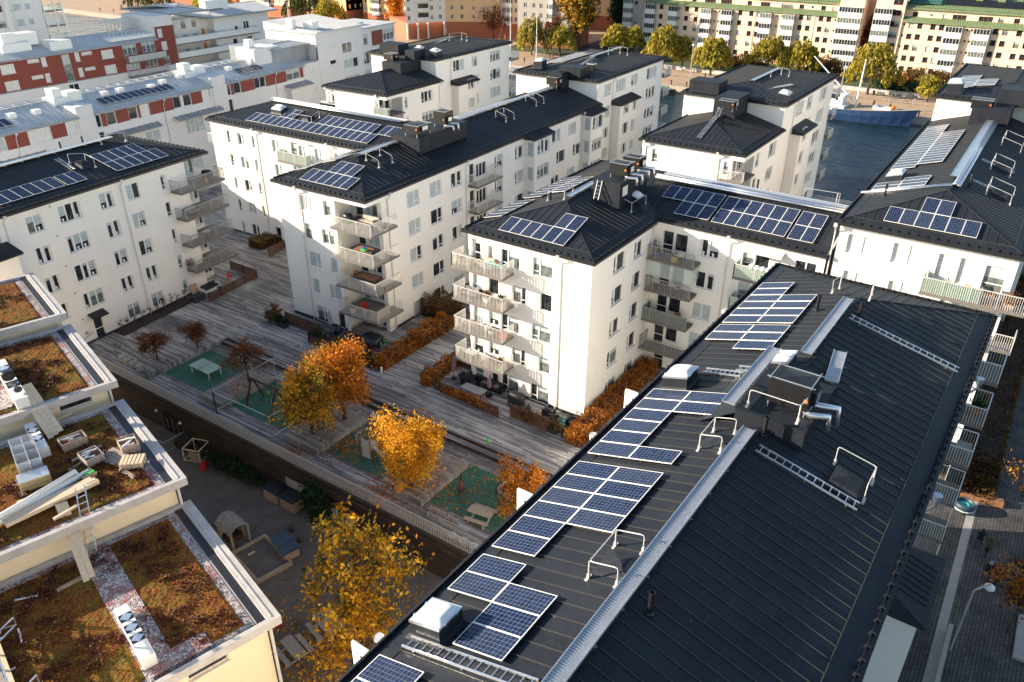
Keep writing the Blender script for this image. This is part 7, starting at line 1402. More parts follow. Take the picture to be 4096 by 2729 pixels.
table('brown folding table with a blue crate, second balcony of the left block', 'B', 1.2, 24.2, bz(3), 1.0, 1.7, .72, 'wood_warm'); simple('blue_crate', 'blue and green crate on the folding table', 'crate', lambda m: (m.box(-.2, .2, -.25, .25, 0, .2), m.box(-.15, .15, -.2, .2, .2, .32, 1)), [M['green'], M['blue']], 'B', (.9, 23.9, bz(3)+.72)); chair('wicker chair on the second balcony of the left block', 'B', .8, 22.6, bz(3), R(-60), 'fabric_dark'); table('long dark dining table on the third balcony of the left block', 'B', 1.4, 24.2, bz(2), .9, 2.0, .73, 'wood_warm'); chair('dark chair at the left of the long balcony dining table', 'B', 1.5, 25.6, bz(2), R(0), 'wood_warm'); bicycle('dark bicycle at the right end of the third balcony', .9, 22.4, bz(2), R(80), 'black', .9, fr='B')
chair('red metal garden chair on the lowest balcony of the left block', 'B', .9, 24.6, bz(1), R(-40), 'fabric_red', 'fabric_red'); simple('wooden_lounge', 'plywood bench corner on the lowest balcony of the left block', 'bench', lambda m: (m.box(-.9, .9, -.4, .4, 0, .42), m.box(-.9, .9, .36, .42, .42, .95), m.box(.86, .92, -.4, .42, .42, .95)), M['oldplank'], 'B', (1.0, 22.7, bz(1)), R(180)); planter('white framed pot stand on the lowest balcony of the left block', 0, 0, .4, bz(1), mat='white_metal'); 
o = [o for o in COL.objects if o.get('label') == 'white framed pot stand on the lowest balcony of the left block'][0]; place(o, 'B', (.2, 25.4, bz(1)))
ez = lambda k: zk(k, -.35)
table('round white table on the top balcony of the right wing', 'W', 10.5, -2.2, ez(4), .8, .8, .72, 'frame', 'black'); planter('yellow pot plant on the top balcony of the right wing', 10.3, -1.9, .45, ez(4), mat='yellow'); planter('blue potted plants at the left of the top wing balcony', 10.4, .1-.4, .45, ez(4), mat='blue'); chair('white rocking chair in the glazed second wing balcony', 'W', 10.6, -2.3, ez(3), R(40), 'fabric_beige'); chair('brown wooden chair on the dark screened wing balcony', 'W', 10.7, -2.6, ez(2), R(-60), 'wood_warm', 'wood_warm'); simple('bedding', 'white bedding airing over the green screened balcony rail', 'bedding', lambda m: [m.lathe(.0, k*.45, [(.15, 0), (.3, .12), (.2, .3), (.04, .36)], 8) for k in range(4)], M['frame'], at=(10.3, -9.6, ez(4)+1.0), smooth=True)
dzf = zk(5, -.87)
table('orange brown table with a covered grill on the long balcony at the right edge', 'W', 10.7, -23.9, dzf, .7, 1.0, .75, 'orange', 'wood_warm'); o = covered('round black grill cover on the orange brown balcony table', 0, 0, .6, .8, .4, name='covered_grill'); place(o, 'W', (10.7, -23.9, dzf+.76)); planter('pale pots left of the folding chair on the right edge balcony', 10.5, -21.6, .45, dzf, mat='white_metal'); chair('wooden folding chair on the right edge balcony', 'W', 10.6, -22.7, dzf, R(-120), 'wood_warm', 'wood_warm'); planter('autumn red plants in boxes at the right edge balcony end', 10.4, -25.4, .7, dzf, mat='oldplank', leaf=L_hedge)
az = lambda k: zk(k, .05, 2.83)
covered('dark covered barbecue on the top balcony of the yard block', 0, 0, .8, 1.2, 1.0, name='covered_barbecue'); place([o for o in COL.objects if o.get('label') == 'dark covered barbecue on the top balcony of the yard block'][0], 'A', (2.4, 46.5, az(4))); planter('terracotta pots on the top balcony of the yard block', 0, 0, .45, az(4), mat='terracotta'); place([o for o in COL.objects if o.get('label') == 'terracotta pots on the top balcony of the yard block'][0], 'A', (1.5, 45.9, az(4)))
table('white table on the third balcony of the yard block', 'A', .5, 46.0, az(2), .7, .7, .72, 'frame', 'black'); table('round table on the lowest balcony of the yard block', 'A', .8, 46.2, az(1), .9, .9, .72, 'oldplank'); sofa('grey cushioned sofa on the second balcony of the yard block', 'A', -.6, 46.3, az(3), 1.6, R(0), 'fabric_grey', 'concrete', n=2); planter('rusty creeper boxes on the lowest balcony of the yard block', 0, 0, .6, az(1), mat='oldplank', leaf=L_br); place([o for o in COL.objects if o.get('label') == 'rusty creeper boxes on the lowest balcony of the yard block'][0], 'A', (-1.9, 46.4, az(1)))
rz5 = 14.1-2.82
planter('terracotta pot with a bushy plant on the balcony below the near eave', 0, 0, .6, rz5, mat='terracotta', leaf=L_gr); place([o for o in COL.objects if o.get('label') == 'terracotta pot with a bushy plant on the balcony below the near eave'][0], 'R', (-.3, -25.4, rz5)); table('round glass table on a lower street side balcony', 'R', -.5, -25.4, 14.1-5.64, .8, .8, .72, 'concrete', 'steel')
# ================================================================== the sandy yard
def playhouse():
    t = thing('play_house', 'small wooden play house with a curved plank roof in the yard', 'play house', 'W', (-22.5, 15.9, -3.4), None, own=True, rot=R(-8))
    m = MB(); n = 15
    for k in range(n):
        x0 = -.8+1.6*k/n; x1 = -.8+1.6*(k+.86)/n; h0 = 1.95-.55*(abs(x0)/.8)**1.7; h1 = 1.95-.55*(abs(x1)/.8)**1.7
        m.face([(x0, -1.05, h0), (x1, -1.05, h1), (x1, 1.05, h1), (x0, 1.05, h0)]); m.face([(x0, -1.05, h0-.05), (x1, -1.05, h1-.05), (x1, -1.05, h1), (x0, -1.05, h0)])
    m.part('roof', M['greyplank'], t); m = MB()
    for a in (-.65, .65):
        for b in (-.9, .9): m.bar((a, b, 0), (a, b, 1.6), .14)
    m.part('post', M['oldplank'], t); m = MB(); m.box(-.65, .65, .85, .92, 0, 1.5); m.box(.6, .66, -.2, .9, 0, 1.4); m.part('wall', M['oldplank'], t); m = MB(); m.box(-.5, .5, -.2, .8, 0, .35); m.part('bench', M['brownwood'], t)
playhouse()
def sandbox():
    t = thing('sandbox', 'square timber sandbox beside the school wall in the yard', 'sandbox', 'W', (-22.8, 12.7, -3.4), None, own=True, rot=R(-12)); m = MB(); a, b = 1.35, 1.9
    for q in ((-a, a, -b, -b+.18), (-a, a, b-.18, b), (-a, -a+.18, -b+.18, b-.18), (a-.18, a, -b+.18, b-.18)): m.box(*q, 0, .32)
    m.part('rim', M['oldplank'], t); m = MB(); m.face([(-a+.18, -b+.18, .12), (a-.18, -b+.18, .12), (a-.18, b-.18, .12), (-a+.18, b-.18, .12)]); m.part('sand', M['gravel_ground'], t)
    m = MB(); m.box(-.5, .0, .9, 1.02, .121, .17); m.part('loose_board', M['paleplank'], t)
sandbox()
def chest(label, x, y, rot, sx, sy, h, lid, body):
    t = thing('storage_chest', label, 'storage chest', 'W', (x, y, -3.4), None, own=True, rot=rot); m = MB(); m.box(-sx/2, sx/2, -sy/2, sy/2, 0, h); m.part('body', M[body], t)
    m = MB(); m.face([(-sx/2-.08, -sy/2-.08, h+.02), (sx/2+.08, -sy/2-.08, h+.16), (sx/2+.08, sy/2+.08, h+.16), (-sx/2-.08, sy/2+.08, h+.02)]); m.face([(-sx/2-.08, -sy/2-.08, h-.04), (-sx/2-.08, -sy/2-.08, h+.02), (-sx/2-.08, sy/2+.08, h+.02), (-sx/2-.08, sy/2+.08, h-.04)]); m.face([(-sx/2-.08, -sy/2-.08, h-.04), (sx/2+.08, -sy/2-.08, h-.04), (sx/2+.08, -sy/2-.08, h+.16), (-sx/2-.08, -sy/2-.08, h+.02)]); m.part('lid', M[lid], t); return t
M['bluelid'] = plain('blue_black_lid', (.03, .055, .085), .5); chest('blue lidded storage chest beside the sandbox, left half', -21.15, 12.35, R(-14), 1.1, .85, .75, 'bluelid', 'oldplank'); chest('blue lidded storage chest beside the sandbox, right half', -21.4, 11.45, R(-14), 1.1, .85, .72, 'bluelid', 'oldplank')
chest('black roofed yard chest against the brown wall, left of the pair', -17.75, 17.0, 0, 1.0, 1.5, 1.0, 'black', 'oldplank'); chest('black roofed yard chest against the brown wall, right of the pair', -17.75, 15.2, 0, 1.0, 1.5, 1.0, 'black', 'oldplank'); chest('dark planter box against the brown wall near the gate', -17.7, 28.4, 0, .9, 1.4, .7, 'soil', 'brownwood')
m = MB(); m.box(-17.08, -17.03, 9.6, 11.95, -3.3, -2.2); 
for k in range(26): m.box(-17.10, -17.08, 9.75+(k*.37) % 2.1, 9.85+(k*.37) % 2.1, -3.15+(k*.61) % .85, -3.06+(k*.61) % .85, 1)
m.top('climbing_wall', [M['white_metal'], M['black']], 'white climbing wall panel with dark holds on the brown wall', 'climbing panel', 'W', (-17.05, 10.8, -3.4))
m = MB(); m.box(-17.08, -17.03, 14.0, 16.4, -2.3, -1.5); m.top('wall_board', M['concrete'], 'pale painted board on the brown wall above the yard chests', 'board', 'W', (-17.05, 15, -3.4))
def frametoy():
    t = thing('climbing_cube', 'open wooden cube frame standing in the yard', 'climbing cube', 'W', (-17.9, 26.3, -3.4), None, own=True, rot=R(20)); m = MB(); e = .75; h = 1.2
    for a in (-e, e):
        for b in (-e, e): m.bar((a, b, 0), (a, b, h), .07)
    for z in (.1, h):
        for s in (-e, e): m.bar((-e, s, z), (e, s, z), .07); m.bar((s, -e, z), (s, e, z), .07)
    m.part('frame', M['paleplank'], t); m = MB(); m.box(-e-.02, -e, -e, e*.3, .1, 1.0); m.part('panel', M['oldplank'], t)
frametoy(); simple('toy_boat', 'red toy car beside the wooden cube frame', 'toy car', lambda m: (m.box(-.45, .45, -.22, .22, .1, .35), m.box(-.2, .3, -.2, .2, .35, .55)), M['fabric_red'], at=(-18.6, 24.6, -3.4), rot=.5); simple('log_stump', 'short log stump standing in the yard', 'stump', lambda m: m.lathe(0, 0, [(.2, 0), (.2, .4), (.17, .42)], 10), M['bark'], at=(-19.6, 13.2, -3.4)); simple('log_stump', 'log stump beside the blue lidded chest', 'stump', lambda m: m.lathe(0, 0, [(.22, 0), (.2, .3), (.17, .33)], 10), M['bark'], at=(-20.0, 11.9, -3.4)); simple('red_toy', 'red plastic toy lying under the yellow tree', 'toy', lambda m: m.lathe(0, 0, [(.3, 0), (.35, .2), (.2, .4), (.05, .45)], 9), M['fabric_red'], at=(-26.0, 7.4, -3.4)); simple('springer', 'grey spring rocker toy in front of the brown wall', 'spring rocker', lambda m: (m.cyl(0, 0, 0, .4, .08), m.lathe(0, 0, [(.1, .4), (.28, .5), (.25, .75), (.05, .85)], 10), m.lathe(.5, -.2, [(.15, .3), (.25, .45), (.05, .6)], 9), m.bar((0, 0, .5), (.5, -.2, .45), .08)), M['steel'], at=(-19.1, 9.2, -3.4)); simple('springer', 'second grey spring rocker left of the first', 'spring rocker', lambda m: (m.cyl(0, 0, 0, .4, .08), m.lathe(0, 0, [(.1, .4), (.26, .52), (.2, .8), (.05, .85)], 10)), M['steel'], at=(-18.7, 10.4, -3.4))
def railed_ramp():
    t = thing('entry_railing', 'grey mesh railing round the ramp to the doors in the brown wall', 'railing', 'W', (-18.5, 32, -3.4)); pts = [(-17.2, 40.5), (-19.0, 40.0), (-19.2, 31.0), (-19.1, 28.9), (-17.2, 28.9)]; m = MB()
    for a, b in zip(pts[:-1], pts[1:]):
        L = math.dist(a, b); m.bar((*a, -2.35), (*b, -2.35), .06); m.bar((*a, -3.3), (*b, -3.3), .05)
        for k in range(int(L/.14)): q = k*.14/L; m.bar((a[0]+(b[0]-a[0])*q, a[1]+(b[1]-a[1])*q, -3.4), (a[0]+(b[0]-a[0])*q, a[1]+(b[1]-a[1])*q, -2.35), .02)
    m.part('bars', M['rail_dark'], t)
railed_ramp()
for k, y in enumerate((31.6, 30.2)):
    t = thing('wall_door', 'dark door with steel handles in the brown timber wall, %s one' % ('left', 'right')[k], 'door', 'W', (-17.0, y, -3.4)); m = MB(); m.box(-17.06, -17.01, y-.45, y+.45, -3.38, -1.4); m.part('leaf', M['fascia'], t); m = MB(); m.bar((-17.1, y+.3, -3.0), (-17.1, y+.3, -1.7), .05); m.bar((-17.1, y-.4, -2.9), (-17.1, y-.4, -1.9), .05); m.part('handle', M['steel'], t)
for k, y in enumerate((32.5, 29.2)): simple('wall_lamp', 'white globe wall lamp %s the doors in the brown wall' % ('left of', 'right of')[k], 'wall lamp', lambda m: m.lathe(0, 0, [(.05, -.12), (.13, -.05), (.13, .06), (.05, .13)], 10), M['white_metal'], at=(-17.15, y, -1.6), smooth=True)
L_sed = leafmat('sedum_tuft_leaves', [(.2, (.035, .012, .012)), (.5, (.11, .03, .022)), (.75, (.20, .06, .03)), (.9, (.24, .2, .04))], trans=.1)
# ================================================================== school blocks with sedum roofs
def school(label, x0, x1, y0, y1, z, zb, wins=(), seed=61, strips=()):
    Bd = Building('school_block', label, 'S', ((x0+x1)/2, (y0+y1)/2, -3.4), 'school block', seed)
    Bd.facade('-y', y0+.5, x0, x1-.6, zb, z-.25, wins, small=False, fm='frame', depth=.12); W_ = Bd.wb
    W_.face([(x1-.6, y0+.5, -3.4), (x1-.6, y1-.5, -3.4), (x1-.6, y1-.5, z-.25), (x1-.6, y0+.5, z-.25)]); W_.face([(x0, y1-.5, -3.4), (x1-.6, y1-.5, -3.4), (x1-.6, y1-.5, z-.25), (x0, y1-.5, z-.25)]); W_.face([(x0, y0+.5, -3.4), (x0, y1-.5, -3.4), (x0, y1-.5, z), (x0, y0+.5, z)])
    Bd.close([M['cream']])
    m = MB(); t_ = .26
    m.box(x0, x1, y0, y0+t_, z-.3, z+.18); m.box(x0, x1, y1-t_, y1, z-.3, z+.18); m.box(x1-.6, x1, y0+t_, y1-t_, z-.3, z+.18); m.box(x1-.42, x1-.34, y0+t_, y1-t_, z+.18, z+.22); m.box(x0, x1-.6, y0+t_, y1-t_, z-.3, z-.02)
    m.part('parapet', M['stone'], Bd.root)
    m = MB(); m.box(x1-1.0, x1-.61, y0+t_, y1-t_, z-.01, z+.06); m.box(x0, x1-1.0, y0+t_, y0+t_+.16, z-.01, z+.06); m.part('gutter_strip', M['fascia'], Bd.root)
    # mounded planting as a fine uneven sheet
    nx, ny = int((x1-x0-1.5)/.13), int((y1-y0-1.2)/.13); X_ = np.linspace(x0, x1-1.5, nx); Yy = np.linspace(y0+.75, y1-.6, ny); gx, gy = np.meshgrid(X_, Yy, indexing='ij')
    hgt = .035*NR.random(gx.shape)+.05*np.abs(np.sin(gx*1.9+np.sin(gy*1.3)*1.5)*np.sin(gy*2.3+np.cos(gx*1.1)*1.2))+.02; hgt[0, :] = hgt[-1, :] = 0; hgt[:, 0] = hgt[:, -1] = 0
    m = MB(); m.v = list(zip(gx.ravel().tolist(), gy.ravel().tolist(), (z+.03+hgt).ravel().tolist()))
    idx = np.arange(nx*ny).reshape(nx, ny); q = np.stack([idx[:-1, :-1], idx[1:, :-1], idx[1:, 1:], idx[:-1, 1:]], -1).reshape(-1, 4); m.f = [tuple(r) for r in q.tolist()]; m.m = [0]*len(m.f)
    m.part('sedum_planting', M['sedum'], Bd.root)
    nc = 260; cx = NR.uniform(x0+(x1-x0)*.35, x1-1.7, nc); cy = NR.uniform(y0+.9, y1-.8, nc); keep = np.sin(cx*.9+seed)+np.sin(cy*1.1+cx*.4) > -.3; cx, cy = cx[keep], cy[keep]; k = NR.integers(0, len(cx), 7000)
    leaves('sedum_tufts', np.stack([cx[k]+NR.normal(0, .17, 7000), cy[k]+NR.normal(0, .13, 7000), z+.12+np.abs(NR.normal(0, .07, 7000))], 1)-np.array(BASE[Bd.root.name]), .10, L_sed, Bd.root)
    m = MB(); m.face([(x0, y0+t_+.16, z+.012), (x1-1.12, y0+t_+.16, z+.012), (x1-1.12, y1-t_, z+.012), (x0, y1-t_, z+.012)])
    for a, b, c, d in strips: m.face([(a, b, z+.13), (c, b, z+.13), (c, d, z+.13), (a, d, z+.13)])
    m.part('pebble_margin', M['pebbles'], Bd.root)
    m = MB(); m.tube([(x1-.5, y0+.3, z-.3), (x1-.5, y0+.36, zb-3)], .08, 8); m.part('downpipe', M['pipe'], Bd.root)
    return Bd
school('lowest sedum roofed school block in the near left corner, with one narrow window', -46, -28.8, -1.05, 9.9, 7.2, -3.4, [(-32.3, 5.95, 1.9, .5, '1', 'glass0')], 61, [(-34.8, -.5, -33.4, 9.3), (-33.4, -.5, -31.9, .5)])
school('sedum roofed school block covered with building materials and pallets', -46, -28.8, 9.5, 19.85, 9.0, -3.4, [], 62)
school('sedum roofed school block with a white vent and dark slit window', -46, -28.8, 20.2, 30.3, 10.2, 5, [(-31.3, 9.2, 1.9, .45, '1', 'glass0')], 63, [(-37, 21.3, -34.3, 29.8)])
school('farthest sedum roofed school block, partly in shadow', -46, -28.8, 30.5, 39.7, 11.0, 8, [], 64)
def roofvent(label, x0, x1, y0, y1, z, h, n):
    t = thing('roof_vent', label, 'roof vent', 'S', ((x0+x1)/2, (y0+y1)/2, z)); m = MB(); m.box(x0, x1, y0, y1, z, z+h); m.part('casing', M['white_metal'], t); L = (y1-y0)*.62/n; s0 = y0+(y1-y0)*.28
    for k in range(n):
        ya = s0+k*L; xm = (x0+x1)/2; ym = ya+L*.5; m = MB(); zz = z+h+.004; m.face([(x0+.01, ya+.02, zz), (x1-.01, ya+.02, zz), (x1-.01, ya+L*.72, zz), (x0+.01, ya+L*.72, zz)]); m.part('vent_shade', M['fascia'], t)
        m = MB(); ym = ya+L*.37; m.face([(x0+.01, ym, zz+.02), (xm, ya, zz+.02), (x1-.01, ym, zz+.02), (xm, ya+L*.74, zz+.02)]); m.part('vent_flap', M['alu'], t)
roofvent('white roof vent with three diamond flaps on the nearest sedum roof', -34.7, -34.1, .1, 3.8, 7.25, .75, 3); roofvent('white roof vent with two diamond flaps behind the stacked frames', -34.35, -33.8, 16.6, 19.8, 9.05, .7, 2); roofvent('white roof vent with three flaps on the middle sedum roof', -34.3, -33.6, 20.6, 26.4, 10.25, .8, 3)
m = MB(); m.lathe(-34.0, 23.2, [(.3, 11.2), (.36, 11.3), (.36, 11.7), (.3, 11.75), (.1, 11.78)], 14); m.lathe(-33.9, 21.3, [(.2, 11.2), (.24, 11.3), (.2, 11.42), (.05, 11.44)], 12); m.top('round_fan', M['black'], 'black round fan cowls on the white vent of the middle sedum roof', 'fan cowl', 'S', (-34, 22.5, 11.2))
def crate(label, x, y, z, sx, sy, h, rot, mat, fill, fillmat, n):
    t = thing('pallet_crate', label, 'crate', 'S', (x, y, z), None, own=True, rot=rot); m = MB(); a, b = sx/2, sy/2
    for q in ((-a, a, -b, -b+.03), (-a, a, b-.03, b), (-a, -a+.03, -b+.03, b-.03), (a-.03, a, -b+.03, b-.03)):
        for k in range(max(1, int(h/.2))): m.box(*q, .14+k*.2, .14+k*.2+.19)
    m.part('sides', M[mat], t); m = MB()
    for u in (-b+.05, -.05, b-.15): m.box(-a, a, u, u+.1, 0, .1)
    m.box(-a+.03, a-.03, -b+.03, b-.03, .1, .14); m.part('pallet_base', M['oldplank'], t)
    for k in range(n): q = random.uniform(-.6, .6); c = (random.uniform(-a*.5, a*.5), random.uniform(-b*.5, b*.5), .2+random.random()*(h-.15)); o = MB(); o.bar((c[0]-math.cos(q)*a*.55, c[1]-math.sin(q)*b*.6, c[2]), (c[0]+math.cos(q)*a*.55, c[1]+math.sin(q)*b*.6, c[2]+random.uniform(-.05, .15)), .07); o.part(fill, M[fillmat if k % 4 else 'fabric_red' if k == 4 else fillmat], t)
    return t
crate('long wooden crate with steel parts and a red one, rear of three', -32.55, 16.75, 9.13, 1.35, .9, .6, R(2), 'oldplank', 'steel_part', 'steel', 9); crate('grey wooden crate full of metal struts in the middle of three', -32.2, 14.5, 9.13, 1.0, 1.15, .5, R(8), 'greyplank', 'steel_strut', 'steel', 12); crate('wooden crate with white clamps by the right edge of its roof', -30.25, 14.3, 9.13, .95, 1.2, .5, R(-4), 'oldplank', 'steel_clamp', 'white_metal', 10)
def pallets():
    t = thing('pallet_stack', 'stack of pale wooden pallets beside the loose boards', 'pallet stack', 'S', (-30.6, 12.6, 9.12), None, own=True, rot=R(-32))
    for k in range(3):
        m = MB(); z = k*.145
        for u in (-.4, -.05, .3): m.box(-.6, .6, u, u+.1, z, z+.08)
        for j in range(6): m.box(-.6+j*.21, -.6+j*.21+.15, -.45, .45, z+.08, z+.125)
        m.part('pallet', M['paleplank'], t)
pallets()
def plank(label, p, q, w_, h, mat, name='plank', group='loose timber on the sedum roofs', n=1):
    m = MB(); p = Vector(p); q = Vector(q); d = (q-p).normalized(); a = d.cross(Vector((0, 0, 1))).normalized()
    for k in range(n): o = a*(k-(n-1)/2)*(w_+.012); m.bar(p+o+Vector((0, 0, h/2)), q+o*1.0+d*(.1*((k*7) % 3-1))+Vector((0, 0, h/2)), w_, h)
    return m.top(name, M[mat], label, 'plank' if n == 1 else 'plank stack', 'S', tuple((p+q)/2), group)
for k in range(6): plank('weathered board in the fanned heap beside the pallets, %s from the left' % ORD[k], (-31.9+k*.17, 14.5+.05*k, 9.14+.03*k), (-31.25+k*.13, 12.9+.1*k, 9.16+.03*k), .15, .035, 'greyplank' if k % 2 else 'oldplank')
plank('pale plank lying apart, nearest to the pallets', (-31.3, 12.7, 9.12), (-30.9, 11.3, 9.12), .24, .04, 'paleplank'); plank('square timber behind the grey crate', (-33.1, 15.1, 9.12), (-31.3, 15.6, 9.12), .14, .12, 'oldplank'); plank('pale batten in front of the grey crate', (-33.5, 14.4, 9.12), (-32.4, 14.8, 9.12), .1, .08, 'oldplank'); plank('dark batten left of the grey crate', (-34.2, 14.3, 9.12), (-33.4, 14.6, 9.12), .1, .05, 'brownwood')
plank('stack of long new beams crossing above the wall between the two roofs', (-37.2, 11.6, 9.3), (-32.7, 12.2, 9.3), .22, .22, 'paleplank', n=3); plank('pair of new planks bridging down to the nearest sedum roof', (-34.6, 11.4, 9.35), (-34.9, 7.0, 7.5), .28, .07, 'paleplank', n=2); plank('bearer under the bridging planks on the nearest sedum roof', (-36.3, 7.5, 7.32), (-34.3, 7.7, 7.32), .16, .12, 'oldplank'); plank('wide new planks bridging between the middle roofs', (-33.5, 22.2, 10.95), (-33.1, 18.2, 9.3), .3, .06, 'paleplank', n=3); plank('upright wide board left of the stacked frames', (-35.9, 15.2, 9.12), (-35.9, 13.6, 9.12), .34, .04, 'oldplank'); plank('pale wide board lying left of the white tubes', (-36.1, 13.4, 9.12), (-36.3, 12.0, 9.12), .34, .04, 'paleplank'); plank('short bearer at the parapet by the ladder', (-35.2, 10.6, 9.12), (-33.9, 11.0, 9.12), .16, .12, 'paleplank'); plank('timber lying on the parapet of the middle roof', (-32.6, 20.0, 9.2), (-31.6, 20.2, 9.2), .12, .1, 'paleplank')
def tubes():
    for k, (dy, dz, L) in enumerate(((.45, .0, 5.0), (.2, .05, 5.5), (0, 0, 5.2), (.1, .27, 4.9))):
        m = MB(); m.tube([(-38.2+.1*k, 11.6+dy, 9.4+dz), (-38.2+L, 12.9+dy+.35*k*.3, 9.4+dz)], .13, 10); m.top('white_tube', M['frame'], 'long white plastic wrapped tube in the bundle, %s' % ('rear one', 'second one', 'front one', 'topmost one')[k], 'tube', 'S', (-36, 12.2, 9.4), 'white tubes on the sedum roof', smooth=True)
tubes()
def frames():
    t = thing('scaffold_frames', 'stack of steel scaffold frames with yellow edged planks on the sedum roof', 'scaffold frames', 'S', (-35.0, 16.4, 9.1), None, own=True, rot=R(-4))
    for k in range(14):
        m = MB(); z = .05+k*.075
        for x in (-.55, .05, .6): m.bar((x, -1.5, z), (x, 1.6, z), .045)
        for y in (-1.2, -.2, .75, 1.55): m.bar((-.55, y, z), (.6, y, z), .035)
        m.part('frame', M['steel'], t)
    for k in range(9): m = MB(); m.box(-.75, .75, -2.5, -1.6, .05+k*.07, .1+k*.07); m.part('scaffold_plank', M['yellow' if k % 3 == 1 else 'steel'], t)
frames()
for k, (x, y, c) in enumerate(((-32.9, 12.35, 'card'), (-32.75, 12.95, 'green'))):
    t = thing('cardboard_box', ('open brown cardboard box in front of the white tubes', 'cardboard box holding something bright green')[k], 'box', 'S', (x, y, 9.12), None, own=True, rot=.3*k); m = MB(); m.box(-.28, .28, -.22, .22, 0, .34); m.part('body', M['card'], t)
    m = MB(); m.face([(-.28, -.22, .342), (.28, -.22, .342), (.28, -.36, .42), (-.28, -.36, .42)]); m.face([(-.28, .22, .342), (.28, .22, .342), (.28, .36, .42), (-.28, .36, .42)]); m.part('flap', M['card'], t)
    if k: m = MB(); m.box(-.24, .24, -.18, .18, .345, .4); m.part('content', M['green'], t)
def ladder2(label, p, q, across, rungs, w_=.45): ladder(label, 'S', p, q, across, rungs, w_, 'alu', 'ladders on the sedum roofs')
ladder2('aluminium ladder between the two nearest sedum roofs', (-34.2, 9.2, 7.3), (-33.6, 11.0, 10.2), (1, .1, 0), 10)
def scaffold():
    t = thing('scaffolding', 'white scaffold with lattice girders at the left picture edge', 'scaffolding', 'S', (-39.3, 3, 6.6), None)
    m = MB(); m.box(-40.2, -39.4, -1, 8, 7.5, 7.56); m.part('walk_board', M['greyplank'], t); m = MB(); m.box(-39.35, -39.1, -1, 8.2, 7.5, 7.56); m.part('toe_board', M['paleplank'], t)
    m = MB()
    for y in (-.6, 1.6, 3.8, 6, 8): m.bar((-39.3, y, 5.4), (-39.3, y, 9.2), .06); m.bar((-40.3, y, 7.45), (-38.9, y, 7.45), .06)
    for z in (8.0, 8.5): m.bar((-39.3, -1, z), (-39.3, 8, z), .06)
    m.part('tubes', M['alu'], t)
    m = MB()
    for y in (-1, 1, 3, 5, 7, 9):
        for x in (-40.4, -41.3): m.bar((x, y, 5.4), (x, y, 11.8), .07)
    for z in (8.2, 9.2, 9.7, 11.2, 11.7):
        for x in (-40.4, -41.3): m.bar((x, -1.2, z), (x, 9.2, z), .06)
    m.box(-41.3, -40.5, -1, 9, 9.0, 9.06); m.part('frame', M['alu'], t)
    for y0 in (.6, 4.6):
        m = MB(); a = Vector((-39.9, y0, 8.5)); b = Vector((-38.3, y0+1.1, 8.5)); d = Vector((0, 0, .45)); m.bar(a, b, .06); m.bar(a-d, b-d, .06)
        for k in range(4): m.bar(a.lerp(b, k/3)-(d if k % 2 else d*0), a.lerp(b, min(1, (k+1)/3))-(d*0 if k % 2 else d), .04)
        m.part('lattice_girder', M['alu'], t)
scaffold()
for lab, p, q in (('loose white tube at the top edge of the nearest sedum roof', (-38.0, 8.2, 7.35), (-37.1, 7.8, 7.35)), ('loose white tube beside the scaffold boards', (-38.3, 6.2, 7.35), (-38.35, 5.2, 7.35))): m = MB(); m.tube([p, q], .045, 6); m.top('loose_tube', M['white_metal'], lab, 'tube', 'S', p)
# ================================================================== street on the right
simple('street_lamp', 'grey street lamp with a white globe shade beside the thin orange tree', 'street lamp', lambda m: None or (m.tube([(0, 0, 0), (0, 0, 5.0), (.1, -.1, 5.15), (1.0, -.75, 5.2)], .06, 8), m.lathe(1.0, -.75, [(.05, 5.15), (.28, 5.0), (.3, 4.86), (.18, 4.74), (.03, 4.72)], 14, 1)), [M['rail_dark'], M['white_metal']], at=(-4.0, -28.2, -3.38))
simple('street_lamp', 'grey street lamp on the far quay before the willows, left', 'street lamp', lambda m: (m.cyl(0, 0, 0, 8, .12, .08), m.lathe(0, 0, [(.1, 8), (.35, 8.2), (.3, 8.5), (.05, 8.6)], 10, 1)), [M['rail_dark'], M['white_metal']], at=(160.5, 59, -4)); simple('street_lamp', 'grey street lamp on the far quay behind the blue ship', 'street lamp', lambda m: (m.cyl(0, 0, 0, 8.5, .12, .08), m.lathe(0, 0, [(.1, 8.5), (.35, 8.7), (.3, 9.), (.05, 9.1)], 10, 1)), [M['rail_dark'], M['white_metal']], at=(159.6, 20.1, -4)); simple('street_lamp', 'grey street lamp beside the small golden globe tree', 'street lamp', lambda m: (m.cyl(0, 0, 0, 7, .12, .08), m.lathe(0, 0, [(.1, 7), (.35, 7.2), (.3, 7.5), (.05, 7.6)], 10, 1)), [M['rail_dark'], M['white_metal']], at=(172, -1.2, -4))
def bigbag():
    t = thing('builders_bag', 'open blue and white builders bag full of rubble at the street', 'builders bag', 'R', (11.2, -26.7, -3.38), None, own=True); m = MB(); m.lathe(0, 0, [(.6, 0), (.75, .3), (.7, .65), (.62, .8), (.56, .75), (.55, .5)], 12); m.part('bag', M['bluelid'], t, smooth=True); m = MB(); m.lathe(0, 0, [(.76, .3), (.73, .4), (.72, .5)], 12); m.part('white_band', M['frame'], t); m = MB(); m.lathe(0, 0, [(.55, .52), (.3, .6), (.1, .55)], 9); m.part('rubble', M['turq'], t)
bigbag()
m = MB(); 
for k in range(3): m.box(-.3, .3, -1.5+k*1.0, -.54+k*1.0, .0, .45)
m.top('street_bench', M['wood_warm'], 'orange brown bench boxes against the street hedge', 'bench', 'R', (13.2, -27.6, -3.38), own=True, rot=R(10))
